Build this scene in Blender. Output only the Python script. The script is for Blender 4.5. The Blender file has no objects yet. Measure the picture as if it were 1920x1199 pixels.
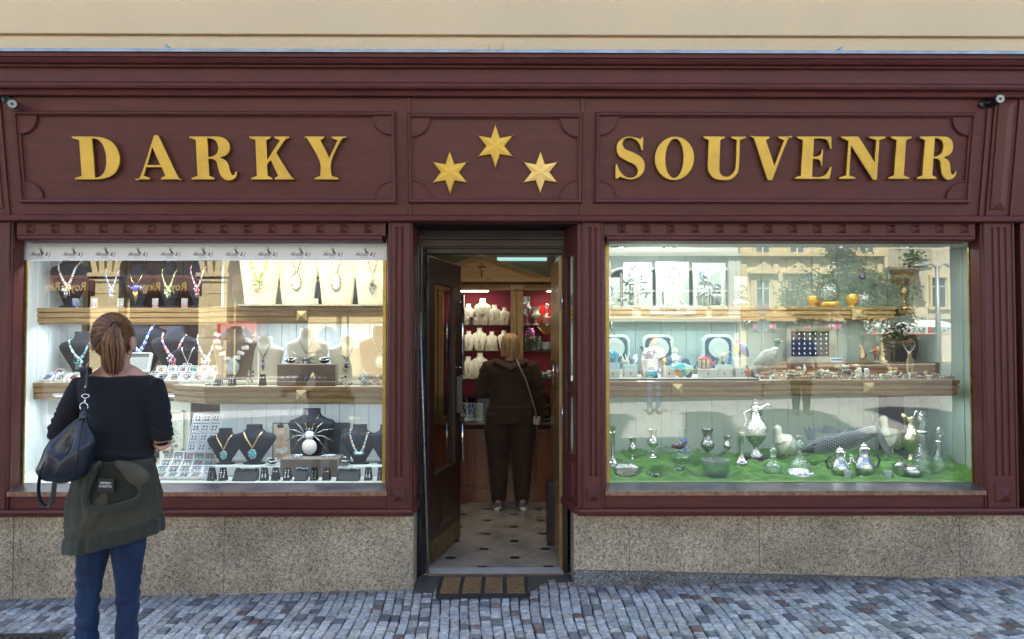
import bpy, bmesh, math, random
from mathutils import Vector, Matrix, noise
R = math.radians
random.seed(7)
sc = bpy.context.scene
COL = sc.collection
# ------------------------------------------------------------------ camera
F = 1330.0
CAM = Vector((0, -4.75, 1.66))
PITCH, YAW = R(1.53), R(0.4)
cam_d = bpy.data.cameras.new('camera'); cam = bpy.data.objects.new('camera', cam_d); COL.objects.link(cam)
cam_d.sensor_width = 36; cam_d.lens = 36*F/1920; cam_d.clip_end = 500; cam_d.clip_start = 0.05
cam.location = CAM; cam.rotation_euler = (R(90)+PITCH, 0, -YAW)
sc.camera = cam
CM = cam.rotation_euler.to_matrix()
# ------------------------------------------------------------------ light
SUN_EL, SUN_AZ = R(57), R(-14)          # the sun stands behind the shop: its front is in open shade
w = bpy.data.worlds.new('World'); sc.world = w; w.use_nodes = True
nt = w.node_tree; bg = nt.nodes['Background']
sky = nt.nodes.new('ShaderNodeTexSky'); sky.sky_type = 'NISHITA'; sky.sun_disc = False
sky.sun_elevation = SUN_EL; sky.sun_rotation = SUN_AZ
nt.links.new(sky.outputs[0], bg.inputs[0]); bg.inputs[1].default_value = 0.08
sl = bpy.data.lights.new('sun', 'SUN'); sl.energy = 5.0; sl.angle = R(0.5); sl.color = (1, .94, .84)
so = bpy.data.objects.new('sun', sl); COL.objects.link(so)
sd = Vector((math.sin(SUN_AZ)*math.cos(SUN_EL), math.cos(SUN_AZ)*math.cos(SUN_EL), math.sin(SUN_EL)))
so.rotation_euler = sd.to_track_quat('Z', 'Y').to_euler(); so.location = (0, 0, 30)
sc.view_settings.view_transform = 'Standard'; sc.view_settings.look = 'None'
sc.view_settings.exposure = 2.42; sc.view_settings.gamma = 1; sc.view_settings.use_curve_mapping = False
sc.cycles.max_bounces = 7; sc.cycles.diffuse_bounces = 3; sc.cycles.glossy_bounces = 4
sc.cycles.transparent_max_bounces = 12; sc.cycles.transmission_bounces = 4
sc.cycles.use_denoising = True; sc.cycles.sample_clamp_indirect = 4; sc.cycles.caustics_reflective = False
sc.cycles.caustics_refractive = False; sc.cycles.use_adaptive_sampling = True; sc.cycles.adaptive_threshold = 0.015

# ------------------------------------------------------------------ pixel -> place helpers (1920x1199 photo pixels)
def ray(px, py): return CM @ Vector(((px-960)/F, (599.5-py)/F, -1))
def W(px, py, Y):
    d = ray(px, py); t = (Y-CAM.y)/d.y
    return CAM + d*t
def WX(px, Y, py=635): return W(px, py, Y).x
def WZ(py, Y, px=960): return W(px, py, Y).z
GS, G0 = 0.0204, -0.013
def ground(x): return G0 + GS*x

# ------------------------------------------------------------------ mesh collector
class MB:
    def __init__(s): s.v = []; s.f = []; s.m = []
    def add(s, vs, fs, m=0):
        o = len(s.v); s.v += [tuple(p) for p in vs]
        s.f += [tuple(i+o for i in f) for f in fs]; s.m += [m]*len(fs); return s
    def box(s, x0, x1, y0, y1, z0, z1, m=0):
        v = [(x, y, z) for x in (x0, x1) for y in (y0, y1) for z in (z0, z1)]
        return s.add(v, [(0,1,3,2),(4,6,7,5),(0,4,5,1),(2,3,7,6),(0,2,6,4),(1,5,7,3)], m)
    def cbox(s, c, sx, sy, sz, m=0, rot=None):
        M = (rot or Matrix.Identity(3)).to_3x3()
        v = [Vector(c)+M@Vector((x*sx/2, y*sy/2, z*sz/2)) for x in (-1,1) for y in (-1,1) for z in (-1,1)]
        return s.add(v, [(0,1,3,2),(4,6,7,5),(0,4,5,1),(2,3,7,6),(0,2,6,4),(1,5,7,3)], m)
    def rings(s, rs, m=0, cap=True, close=False):
        n = len(rs[0]); v = [p for r in rs for p in r]; f = []
        for i in range(len(rs)-1):
            for j in range(n):
                k = (j+1) % n
                f.append((i*n+j, i*n+k, (i+1)*n+k, (i+1)*n+j))
        if cap: f.append(tuple(range(n-1, -1, -1))); f.append(tuple((len(rs)-1)*n+j for j in range(n)))
        return s.add(v, f, m)
    def tube(s, pts, r, n=8, m=0, flat=1.0, up=None, cap=True):
        pts = [Vector(p) for p in pts]; L = len(pts)
        rr = r if isinstance(r, (list, tuple)) else [r]*L
        rs = []; prev = None
        for i, p in enumerate(pts):
            t = (pts[min(i+1, L-1)]-pts[max(i-1, 0)])
            t = t.normalized() if t.length > 1e-9 else Vector((0,0,1))
            if prev is None:
                a = Vector(up) if up else (Vector((0,1,0)) if abs(t.y) < .9 else Vector((1,0,0)))
            else: a = prev
            a = (a - t*a.dot(t)); a = a.normalized() if a.length > 1e-6 else Vector((1,0,0))
            prev = a; b = t.cross(a)
            q = rr[i]; qa, qb = q if isinstance(q, (list, tuple)) else (q*flat, q)
            rs.append([p + a*math.cos(2*math.pi*j/n)*qa + b*math.sin(2*math.pi*j/n)*qb for j in range(n)])
        return s.rings(rs, m, cap)
    def lathe(s, prof, c=(0,0,0), n=16, m=0, sx=1, sy=1):
        c = Vector(c)
        rs = [[c+Vector((max(r,1e-4)*sx*math.cos(2*math.pi*j/n), max(r,1e-4)*sy*math.sin(2*math.pi*j/n), z)) for j in range(n)] for r, z in prof]
        return s.rings(rs, m)
    def ell(s, c, r, n=12, k=8, m=0, rot=None):
        c = Vector(c); r = (r, r, r) if isinstance(r, (int, float)) else r
        M = rot.to_3x3() if rot else Matrix.Identity(3); rs = []
        for i in range(k+1):
            a = math.pi*i/k; q = max(math.sin(a), 1e-3)
            rs.append([c+M@Vector((r[0]*q*math.cos(2*math.pi*j/n), r[1]*q*math.sin(2*math.pi*j/n), -r[2]*math.cos(a))) for j in range(n)])
        return s.rings(rs, m)
    def prism(s, poly, y0, y1, m=0):     # polygon in (x, z), thickness along y
        n = len(poly); v = [(x, y0, z) for x, z in poly]+[(x, y1, z) for x, z in poly]
        f = [tuple(range(n)), tuple(range(2*n-1, n-1, -1))]+[(i, i+n, (i+1) % n+n, (i+1) % n) for i in range(n)]
        return s.add(v, f, m)
    def prismz(s, poly, z0, z1, m=0):    # polygon in (x, y), thickness along z
        n = len(poly); v = [(x, y, z0) for x, y in poly]+[(x, y, z1) for x, y in poly]
        f = [tuple(range(n-1, -1, -1)), tuple(range(n, 2*n))]+[(i, (i+1) % n, (i+1) % n+n, i+n) for i in range(n)]
        return s.add(v, f, m)
    def prismx(s, poly, x0, x1, m=0):    # profile in (y, z) run along x
        n = len(poly); v = [(x0, y, z) for y, z in poly]+[(x1, y, z) for y, z in poly]
        f = [tuple(range(n)), tuple(range(2*n-1, n-1, -1))]+[(i, i+n, (i+1) % n+n, (i+1) % n) for i in range(n)]
        return s.add(v, f, m)
    def sweep(s, prof, path, m=0):       # profile (out, z) swept along an (x, y) path, out = to the path's right
        rs = []; P = [Vector((p[0], p[1])) for p in path]
        for i, p in enumerate(P):
            a = (p-P[i-1]).normalized() if i else (P[1]-p).normalized()
            b = (P[i+1]-p).normalized() if i < len(P)-1 else a
            na = Vector((a.y, -a.x)); nb = Vector((b.y, -b.x)); nn = (na+nb).normalized(); k = 1/max(.3, nn.dot(na))
            rs.append([(p.x+nn.x*o*k, p.y+nn.y*o*k, z) for o, z in prof])
        return s.rings(rs, m)
    def pyramid(s, c, w, h, d, m=0, base=0.0):   # square stud pointing to -y
        x, y, z = c
        v = [(x-w,y,z-h),(x+w,y,z-h),(x+w,y,z+h),(x-w,y,z+h),(x-w,y-base,z-h),(x+w,y-base,z-h),(x+w,y-base,z+h),(x-w,y-base,z+h),(x,y-base-d,z)]
        return s.add(v, [(0,1,5,4),(1,2,6,5),(2,3,7,6),(3,0,4,7),(4,5,8),(5,6,8),(6,7,8),(7,4,8),(3,2,1,0)], m)
    def grid(s, fn, nu, nv, m=0):
        v = [fn(i/nu, j/nv) for j in range(nv+1) for i in range(nu+1)]
        f = [(j*(nu+1)+i, j*(nu+1)+i+1, (j+1)*(nu+1)+i+1, (j+1)*(nu+1)+i) for j in range(nv) for i in range(nu)]
        return s.add(v, f, m)
    def xf(s, M): s.v = [tuple(M @ Vector(p)) for p in s.v]; return s
    def merge(s, o, M=None):
        return s.add([M @ Vector(p) for p in o.v] if M else o.v, [], 0) and s._mf(o)
    def _mf(s, o):
        b = len(s.v)-len(o.v); s.f += [tuple(i+b for i in f) for f in o.f]; s.m += o.m; return s
    def mesh(s, name, mats, smooth=False):
        me = bpy.data.meshes.new(name); me.from_pydata(s.v, [], s.f)
        for mt in (mats if isinstance(mats, (list, tuple)) else [mats]): me.materials.append(mt)
        me.polygons.foreach_set('material_index', s.m)
        bm = bmesh.new(); bm.from_mesh(me); bmesh.ops.recalc_face_normals(bm, faces=bm.faces); bm.to_mesh(me); bm.free()
        if smooth: me.polygons.foreach_set('use_smooth', [True]*len(me.polygons))
        me.update(); return me
    def build(s, name, mats, parent=None, smooth=False, bev=0, auto=None, sub=0):
        if parent:
            r = parent
            while r.parent: r = r.parent
            if r.location.length > 0:
                l = r.location; s.v = [(a-l.x, b-l.y, c-l.z) for a, b, c in s.v]
        return link(name, s.mesh(name, mats, smooth or auto), parent, bev, auto, sub)
def link(name, me, parent=None, bev=0, auto=None, sub=0):
    o = bpy.data.objects.new(name, me); COL.objects.link(o)
    if parent: o.parent = parent
    if bev:
        b = o.modifiers.new('bevel', 'BEVEL'); b.width = bev; b.segments = 2; b.limit_method = 'ANGLE'; b.angle_limit = R(35)
    if sub:
        b = o.modifiers.new('sub', 'SUBSURF'); b.levels = sub; b.render_levels = sub
    if auto:
        bm = bmesh.new(); bm.from_mesh(me)
        for e in bm.edges:
            if len(e.link_faces) == 2 and e.calc_face_angle(0) > R(auto): e.smooth = False
        bm.to_mesh(me); bm.free()
    return o
def tag(o, label=None, cat=None, group=None, kind=None):
    if label: o['label'] = label
    if cat: o['category'] = cat
    if group: o['group'] = group
    if kind: o['kind'] = kind
    return o
def thing(name, label, cat, loc=(0,0,0), group=None, rz=0):
    o = bpy.data.objects.new(name, None); COL.objects.link(o); o.location = loc; o.rotation_euler = (0,0,rz)
    o.empty_display_size = .1
    return tag(o, label, cat, group)
def kids(o): return [c for c in ALLKIDS.get(o.name, [])] if False else list(o.children)
def dup(root, loc, rz=0, scale=1, label=None, group=None, mat=None, tilt=0):
    def cp(o, par):
        c = o.copy(); COL.objects.link(c); c.parent = par
        for ch in kids(o): cp(ch, c)
        return c
    c = cp(root, None); c.location = loc; c.rotation_euler = (tilt, 0, rz)
    c.scale = scale if isinstance(scale, (tuple, list)) else (scale,)*3
    if label: c['label'] = label
    if group: c['group'] = group
    if mat and c.data and len(c.material_slots):
        c.material_slots[0].link = 'OBJECT'; c.material_slots[0].material = mat
    return c
class Proto:                                # the first placing uses the thing itself, later ones copy it
    def __init__(s, root): s.r = root; s.used = False
    def put(s, loc, rz=0, scale=1, label=None, group=None, mat=None, tilt=0):
        if not s.used and not mat:
            s.used = True; o = s.r; o.location = loc; o.rotation_euler = (tilt, 0, rz)
            o.scale = scale if isinstance(scale, (tuple, list)) else (scale,)*3
            if label: o['label'] = label
            if group: o['group'] = group
            s.src = o; return o
        return dup(s.r, loc, rz, scale, label, group, mat, tilt)
    def done(s):
        if not s.used:
            for c in kids(s.r): bpy.data.objects.remove(c)
            bpy.data.objects.remove(s.r)
def remesh(mb, voxel, smooth=4, fac=.5, fn=None):
    me = bpy.data.meshes.new('tmp'); me.from_pydata(mb.v, [], mb.f)
    bm = bmesh.new(); bm.from_mesh(me); bmesh.ops.recalc_face_normals(bm, faces=bm.faces); bm.to_mesh(me); bm.free()
    o = bpy.data.objects.new('tmp', me); COL.objects.link(o)
    r = o.modifiers.new('r', 'REMESH'); r.mode = 'VOXEL'; r.voxel_size = voxel
    if smooth:
        q = o.modifiers.new('s', 'SMOOTH'); q.factor = fac; q.iterations = smooth
    dg = bpy.context.evaluated_depsgraph_get(); dg.update()
    n = bpy.data.meshes.new_from_object(o.evaluated_get(dg)); bpy.data.objects.remove(o); bpy.data.meshes.remove(me)
    if fn:
        nor = [v.normal.copy() for v in n.vertices]
        for v, q in zip(n.vertices, nor):
            v.co += q*fn(v.co, q)
    n.polygons.foreach_set('use_smooth', [True]*len(n.polygons)); n.update()
    return n
def rmbuild(name, mb, voxel, mats, parent, smooth=4, fn=None, pick=None):
    me = remesh(mb, voxel, smooth, fn=fn); me.name = name
    for mt in (mats if isinstance(mats, (list, tuple)) else [mats]): me.materials.append(mt)
    if pick:
        for p in me.polygons: p.material_index = pick(p.center)
    if parent:
        r = parent
        while r.parent: r = r.parent
        me.transform(Matrix.Translation(-r.location))
    return link(name, me, parent)

# ------------------------------------------------------------------ materials
MATS = {}
def mat(name, col, rough=.6, metal=0, noise_s=0, noise_a=0, bump=0, bump_s=40, coat=0, stretch=None, emit=0, spec=None, sheen=0, col2=None, c2s=5, c2w=(.45,.6), flecks=False):
    if name in MATS: return MATS[name]
    m = bpy.data.materials.new(name); m.use_nodes = True; t = m.node_tree; p = t.nodes['Principled BSDF']
    L = t.links.new; N = t.nodes.new
    p.inputs['Base Color'].default_value = (*col, 1); p.inputs['Roughness'].default_value = rough; p.inputs['Metallic'].default_value = metal
    if coat: p.inputs['Coat Weight'].default_value = coat; p.inputs['Coat Roughness'].default_value = .12
    if spec is not None: p.inputs['Specular IOR Level'].default_value = spec
    if sheen: p.inputs['Sheen Weight'].default_value = sheen; p.inputs['Sheen Roughness'].default_value = .5
    if emit: p.inputs['Emission Color'].default_value = (*col, 1); p.inputs['Emission Strength'].default_value = emit
    tc = N('ShaderNodeTexCoord'); mp = N('ShaderNodeMapping'); L(tc.outputs['Object'], mp.inputs[0])
    if stretch: mp.inputs['Scale'].default_value = stretch
    last = None
    if col2:
        n = N('ShaderNodeTexNoise'); n.inputs['Scale'].default_value = c2s; n.inputs['Detail'].default_value = 5; L(mp.outputs[0], n.inputs[0])
        mr = N('ShaderNodeMapRange'); mr.inputs[1].default_value, mr.inputs[2].default_value = c2w; L(n.outputs[0], mr.inputs[0])
        mx = N('ShaderNodeMix'); mx.data_type = 'RGBA'; mx.inputs[6].default_value = (*col, 1); mx.inputs[7].default_value = (*col2, 1)
        L(mr.outputs[0], mx.inputs[0]); last = mx.outputs[2]
    if noise_a:
        n = N('ShaderNodeTexNoise'); n.inputs['Scale'].default_value = noise_s; n.inputs['Detail'].default_value = 6; L(mp.outputs[0], n.inputs[0])
        mr = N('ShaderNodeMapRange'); mr.inputs[1].default_value = .3; mr.inputs[2].default_value = .7; mr.inputs[3].default_value = 1-noise_a; mr.inputs[4].default_value = 1+noise_a*.7; L(n.outputs[0], mr.inputs[0])
        mx = N('ShaderNodeMix'); mx.data_type = 'RGBA'; mx.blend_type = 'MULTIPLY'; mx.inputs[0].default_value = 1
        if last: L(last, mx.inputs[6])
        else: mx.inputs[6].default_value = (*col, 1)
        L(mr.outputs[0], mx.inputs[7]); last = mx.outputs[2]
        m2 = N('ShaderNodeMapRange'); m2.inputs[3].default_value = max(.02, rough-.1); m2.inputs[4].default_value = min(1, rough+.1); L(n.outputs[0], m2.inputs[0]); L(m2.outputs[0], p.inputs['Roughness'])
    if flecks:
        v = N('ShaderNodeTexVoronoi'); v.inputs['Scale'].default_value = 11; L(tc.outputs['Object'], v.inputs[0]); sp = N('ShaderNodeSeparateColor'); L(v.outputs['Color'], sp.inputs[0])
        a = N('ShaderNodeMath'); a.operation = 'LESS_THAN'; a.inputs[1].default_value = .028; L(v.outputs['Distance'], a.inputs[0])
        b = N('ShaderNodeMath'); b.operation = 'GREATER_THAN'; b.inputs[1].default_value = .90; L(sp.outputs[0], b.inputs[0]); c = N('ShaderNodeMath'); c.operation = 'MULTIPLY'; L(a.outputs[0], c.inputs[0]); L(b.outputs[0], c.inputs[1])
        mx = N('ShaderNodeMix'); mx.data_type = 'RGBA'; L(c.outputs[0], mx.inputs[0]); L(last, mx.inputs[6]); mx.inputs[7].default_value = (.5,.45,.42,1); last = mx.outputs[2]
    if last: L(last, p.inputs['Base Color'])
    if bump:
        n = N('ShaderNodeTexNoise'); n.inputs['Scale'].default_value = bump_s; n.inputs['Detail'].default_value = 4; L(mp.outputs[0], n.inputs[0])
        b = N('ShaderNodeBump'); b.inputs['Strength'].default_value = bump; b.inputs['Distance'].default_value = .01; L(n.outputs[0], b.inputs['Height']); L(b.outputs[0], p.inputs['Normal'])
    MATS[name] = m; return m
def wood(name, c1, c2, rough=.4, scale=6, axis=0, coat=.2):
    if name in MATS: return MATS[name]
    m = bpy.data.materials.new(name); m.use_nodes = True; t = m.node_tree; p = t.nodes['Principled BSDF']; L = t.links.new; N = t.nodes.new
    tc = N('ShaderNodeTexCoord'); mp = N('ShaderNodeMapping'); L(tc.outputs['Object'], mp.inputs[0])
    s = [14, 14, 14]; s[axis] = .9; mp.inputs['Scale'].default_value = s
    n = N('ShaderNodeTexNoise'); n.inputs['Scale'].default_value = scale; n.inputs['Detail'].default_value = 8; n.inputs['Distortion'].default_value = .6; L(mp.outputs[0], n.inputs[0])
    cr = N('ShaderNodeValToRGB'); cr.color_ramp.elements[0].position = .32; cr.color_ramp.elements[0].color = (*c2, 1); cr.color_ramp.elements[1].position = .66; cr.color_ramp.elements[1].color = (*c1, 1); L(n.outputs[0], cr.inputs[0]); L(cr.outputs[0], p.inputs['Base Color'])
    p.inputs['Roughness'].default_value = rough; p.inputs['Coat Weight'].default_value = coat
    b = N('ShaderNodeBump'); b.inputs['Strength'].default_value = .15; b.inputs['Distance'].default_value = .004; L(n.outputs[0], b.inputs['Height']); L(b.outputs[0], p.inputs['Normal'])
    MATS[name] = m; return m
def glassy(name, ior=2.0, tint=(1,1,1), bump=0, bump_s=30, rough=0.0, extra=0.0):
    if name in MATS: return MATS[name]
    m = bpy.data.materials.new(name); m.use_nodes = True; t = m.node_tree; t.nodes.remove(t.nodes['Principled BSDF']); L = t.links.new; N = t.nodes.new
    out = t.nodes['Material Output']; tr = N('ShaderNodeBsdfTransparent'); tr.inputs[0].default_value = (*tint, 1)
    gl = N('ShaderNodeBsdfGlossy'); gl.inputs['Roughness'].default_value = rough
    f0 = ((ior-1)/(ior+1))**2; fr = N('ShaderNodeLayerWeight'); fr.inputs[0].default_value = .5; mx = N('ShaderNodeMixShader')
    pw = N('ShaderNodeMath'); pw.operation = 'POWER'; pw.inputs[1].default_value = 5; L(fr.outputs['Facing'], pw.inputs[0])
    ad = N('ShaderNodeMath'); ad.operation = 'MULTIPLY_ADD'; ad.use_clamp = True; ad.inputs[1].default_value = 1-f0; ad.inputs[2].default_value = f0+extra; L(pw.outputs[0], ad.inputs[0])
    L(ad.outputs[0], mx.inputs[0]); L(tr.outputs[0], mx.inputs[1]); L(gl.outputs[0], mx.inputs[2]); L(mx.outputs[0], out.inputs[0])
    if bump:
        tc = N('ShaderNodeTexCoord'); n = N('ShaderNodeTexNoise'); n.inputs['Scale'].default_value = bump_s; n.inputs['Detail'].default_value = 1; L(tc.outputs['Object'], n.inputs[0])
        b = N('ShaderNodeBump'); b.inputs['Strength'].default_value = bump; b.inputs['Distance'].default_value = .01; L(n.outputs[0], b.inputs['Height'])
        L(b.outputs[0], gl.inputs['Normal'])
        if bump > .3: L(b.outputs[0], fr.inputs['Normal'])
    MATS[name] = m; return m
def attr_mat(name, rough=.75, bump=.5, attr='tint', bs=60, speck=.25):
    m = bpy.data.materials.new(name); m.use_nodes = True; t = m.node_tree; p = t.nodes['Principled BSDF']; L = t.links.new; N = t.nodes.new
    a = N('ShaderNodeAttribute'); a.attribute_name = attr; tc = N('ShaderNodeTexCoord')
    n = N('ShaderNodeTexNoise'); n.inputs['Scale'].default_value = bs; n.inputs['Detail'].default_value = 6; L(tc.outputs['Object'], n.inputs[0])
    mr = N('ShaderNodeMapRange'); mr.inputs[1].default_value = .3; mr.inputs[2].default_value = .7; mr.inputs[3].default_value = 1-speck; mr.inputs[4].default_value = 1+speck; L(n.outputs[0], mr.inputs[0])
    mx = N('ShaderNodeMix'); mx.data_type = 'RGBA'; mx.blend_type = 'MULTIPLY'; mx.inputs[0].default_value = 1; L(a.outputs['Color'], mx.inputs[6]); L(mr.outputs[0], mx.inputs[7]); L(mx.outputs[2], p.inputs['Base Color'])
    b = N('ShaderNodeBump'); b.inputs['Strength'].default_value = bump; b.inputs['Distance'].default_value = .006; L(n.outputs[0], b.inputs['Height']); L(b.outputs[0], p.inputs['Normal'])
    p.inputs['Roughness'].default_value = rough; return m
def granite(name, cols, scale=90, rough=.35):
    m = bpy.data.materials.new(name); m.use_nodes = True; t = m.node_tree; p = t.nodes['Principled BSDF']; L = t.links.new; N = t.nodes.new
    tc = N('ShaderNodeTexCoord'); v = N('ShaderNodeTexVoronoi'); v.inputs['Scale'].default_value = scale; v.inputs['Randomness'].default_value = 1
    wn = N('ShaderNodeTexNoise'); wn.inputs['Scale'].default_value = scale*.9; wn.inputs['Detail'].default_value = 3; L(tc.outputs['Object'], wn.inputs[0])
    mx0 = N('ShaderNodeMix'); mx0.data_type = 'RGBA'; mx0.blend_type = 'LINEAR_LIGHT'; mx0.inputs[0].default_value = .02; L(tc.outputs['Object'], mx0.inputs[6]); L(wn.outputs[1], mx0.inputs[7])
    L(mx0.outputs[2], v.inputs['Vector'])
    sp = N('ShaderNodeSeparateColor'); L(v.outputs['Color'], sp.inputs[0])
    cr = N('ShaderNodeValToRGB'); e = cr.color_ramp; e.interpolation = 'CONSTANT'
    while len(e.elements) < len(cols): e.elements.new(.5)
    for q, (pos, c) in zip(e.elements, cols): q.position = pos; q.color = (*c, 1)
    L(sp.outputs[0], cr.inputs[0])
    n2 = N('ShaderNodeTexNoise'); n2.inputs['Scale'].default_value = 2.5; n2.inputs['Detail'].default_value = 5; L(tc.outputs['Object'], n2.inputs[0])
    mr = N('ShaderNodeMapRange'); mr.inputs[1].default_value = .3; mr.inputs[2].default_value = .7; mr.inputs[3].default_value = .66; mr.inputs[4].default_value = 1.12; L(n2.outputs[0], mr.inputs[0])
    mx = N('ShaderNodeMix'); mx.data_type = 'RGBA'; mx.blend_type = 'MULTIPLY'; mx.inputs[0].default_value = 1; L(cr.outputs[0], mx.inputs[6]); L(mr.outputs[0], mx.inputs[7]); L(mx.outputs[2], p.inputs['Base Color'])
    p.inputs['Roughness'].default_value = rough; MATS[name] = m; return m

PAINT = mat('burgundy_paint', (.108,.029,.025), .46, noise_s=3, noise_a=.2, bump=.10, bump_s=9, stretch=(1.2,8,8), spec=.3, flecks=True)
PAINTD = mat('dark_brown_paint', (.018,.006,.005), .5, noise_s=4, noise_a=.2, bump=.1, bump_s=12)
PAINTV = mat('burgundy_paint_upright', (.108,.029,.025), .46, noise_s=3, noise_a=.2, bump=.10, bump_s=9, stretch=(8,8,1.2), spec=.3, flecks=True)
GOLD = mat('gilt', (.66,.41,.07), .45, .45, noise_s=9, noise_a=.16, bump=.08, bump_s=25)
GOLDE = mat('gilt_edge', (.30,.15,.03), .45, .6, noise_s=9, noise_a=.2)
CREAM = mat('cream_render', (.72,.56,.36), .85, noise_s=1.6, noise_a=.06, bump=.25, bump_s=110, col2=(.66,.52,.34), c2s=.8, c2w=(.4,.65))
ZINC = mat('zinc', (.30,.36,.44), .4, .7, noise_s=10, noise_a=.25)
COPPER = mat('copper_sheet', (.20,.16,.17), .34, .7, noise_s=7, noise_a=.25, bump=.12, bump_s=14, col2=(.10,.10,.13), c2s=5, c2w=(.42,.62))
COPPERE = mat('copper_lip', (.30,.17,.12), .42, .7, noise_s=30, noise_a=.4, bump=.2, bump_s=60)
BRASS = mat('brass_strip', (.42,.29,.09), .42, .7, noise_s=30, noise_a=.25)
OAK = wood('oak', (.44,.28,.125), (.26,.15,.06), axis=0)
OAKZ = wood('oak_upright', (.42,.27,.12), (.25,.14,.055), axis=2)
OAKD = wood('dark_oak', (.24,.12,.045), (.12,.055,.02), axis=0)
CHERRY = wood('cherry', (.22,.065,.028), (.12,.03,.014), axis=2, rough=.3)
WALNUT = wood('walnut', (.045,.018,.011), (.02,.009,.006), axis=2)
GRAN = granite('speckled_granite', [(0,(.05,.042,.034)),(.13,(.16,.125,.09)),(.38,(.40,.33,.235)),(.70,(.64,.54,.41))], 165, .5)
GRAND = granite('grey_granite', [(0,(.04,.04,.042)),(.3,(.11,.11,.115)),(.6,(.2,.2,.21)),(.9,(.3,.3,.3))], 120, .5)
STONE = granite('dark_step_stone', [(0,(.05,.05,.052)),(.4,(.08,.08,.082)),(.7,(.11,.11,.11)),(.9,(.15,.15,.15))], 160, .6)
WHITEP = mat('white_panel', (.74,.77,.76), .5, noise_s=3, noise_a=.04)
WHITE = mat('white_plastic', (.8,.81,.8), .45)
CREAMV = mat('cream_velvet', (.68,.64,.52), .9, sheen=.3, noise_s=12, noise_a=.05)
TAUPE = mat('taupe_suede', (.20,.145,.11), .95, sheen=.3, noise_s=14, noise_a=.12)
BLACKV = mat('black_velvet', (.007,.008,.014), .9, sheen=.03)
BLACK = mat('black_plastic', (.012,.012,.014), .35)
BLACKM = mat('black_card', (.02,.02,.023), .7)
SILVER = mat('silver', (.72,.72,.70), .2, 1, noise_s=20, noise_a=.2, bump=.3, bump_s=45)
SILVERD = mat('dark_silver', (.36,.36,.35), .28, 1, noise_s=30, noise_a=.4, bump=.5, bump_s=60)
GOLDJ = mat('gold_jewellery', (.75,.55,.25), .25, 1, bump=.2, bump_s=80)
CHROME = mat('chrome', (.75,.77,.78), .08, 1)
GLASS = glassy('window_glass', 2.48, (.95,.985,.97), bump=.012, bump_s=1.1)
GLASSD = glassy('door_glass', 1.7, (.85,.88,.86))
CRYSTAL = glassy('cut_crystal', 1.9, (.84,.9,.88), bump=1.0, bump_s=55, rough=.03, extra=.12)
CLEAR = glassy('clear_glassware', 1.6, (.9,.95,.94), rough=.02, extra=.06)
SKIN = mat('skin', (.56,.30,.22), .5, noise_s=30, noise_a=.06)
GREENC = mat('green_cloth', (.070,.205,.008), .85, noise_s=5, noise_a=.2, sheen=.3, bump=.15, bump_s=300)
# ================================================================== GROUND
def setts():
    mb = MB(); tints = []
    rng = random.Random(3); x = -4.6; a = R(5)
    cx = 0
    while x < 4.7:
        wdt = .063+rng.uniform(-.006, .008); y = -2.6+rng.uniform(0, .07)
        while y < .12:
            ln = .084+rng.uniform(-.022, .03)
            g = .0065
            x0, x1, y0, y1 = x+g*.5, x+wdt-g*.5, y+g*.5, y+ln-g*.5
            def P(u, v, z):
                bend = .05*math.sin(v*1.1+.4)*1.0 + .012*math.sin(u*3+v*5)
                U = u*math.cos(a)-v*math.sin(a)*.9+bend; V = v+u*0
                return (U, V, ground(U)+z)
            h = rng.uniform(-.004, .004); j = lambda q=.004: rng.uniform(-q, q)
            i = .0055
            base = [P(x0,y0,-.03),P(x1,y0,-.03),P(x1,y1,-.03),P(x0,y1,-.03)]
            mid = [P(x0+j(),y0+j(),h-.005),P(x1+j(),y0+j(),h-.005),P(x1+j(),y1+j(),h-.005),P(x0+j(),y1+j(),h-.005)]
            top = [P(x0+i+j(),y0+i+j(),h+.002+j(.0015)),P(x1-i+j(),y0+i+j(),h+.002+j(.0015)),P(x1-i+j(),y1-i+j(),h+.002+j(.0015)),P(x0+i+j(),y1-i+j(),h+.002+j(.0015))]
            f = []
            for r in (0, 4): f += [(r,r+1,r+5,r+4),(r+1,r+2,r+6,r+5),(r+2,r+3,r+7,r+6),(r+3,r,r+4,r+7)]
            f.append((8,9,10,11))
            if top[0][0] < -2.70 and -1.1 < top[0][1] < -.57: y += ln; continue
            mb.add(base+mid+top, f)
            q = rng.random()
            if q < .030: c = (.15,.105,.10)
            elif q < .045: c = (.21,.165,.155)
            elif q < .08: c = (.115,.125,.145)
            elif q < .19: c = (.17,.18,.19)
            else:
                k = rng.uniform(.31,.49); c = (k*.96, k, k*1.05) if rng.random() < .7 else (k*1.02, k, k*.97)
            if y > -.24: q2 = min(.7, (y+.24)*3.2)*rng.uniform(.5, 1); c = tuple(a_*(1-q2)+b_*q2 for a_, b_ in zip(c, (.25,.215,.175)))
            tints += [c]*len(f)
            y += ln
        x += wdt
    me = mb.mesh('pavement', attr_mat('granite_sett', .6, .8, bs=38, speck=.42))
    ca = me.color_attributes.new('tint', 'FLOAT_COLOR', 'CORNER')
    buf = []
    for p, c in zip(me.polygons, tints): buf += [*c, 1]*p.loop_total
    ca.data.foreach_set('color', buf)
    o = link('pavement', me); tag(o, 'small square grey granite setts with scattered red and dark stones', 'pavement', kind='structure')
setts()
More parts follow.
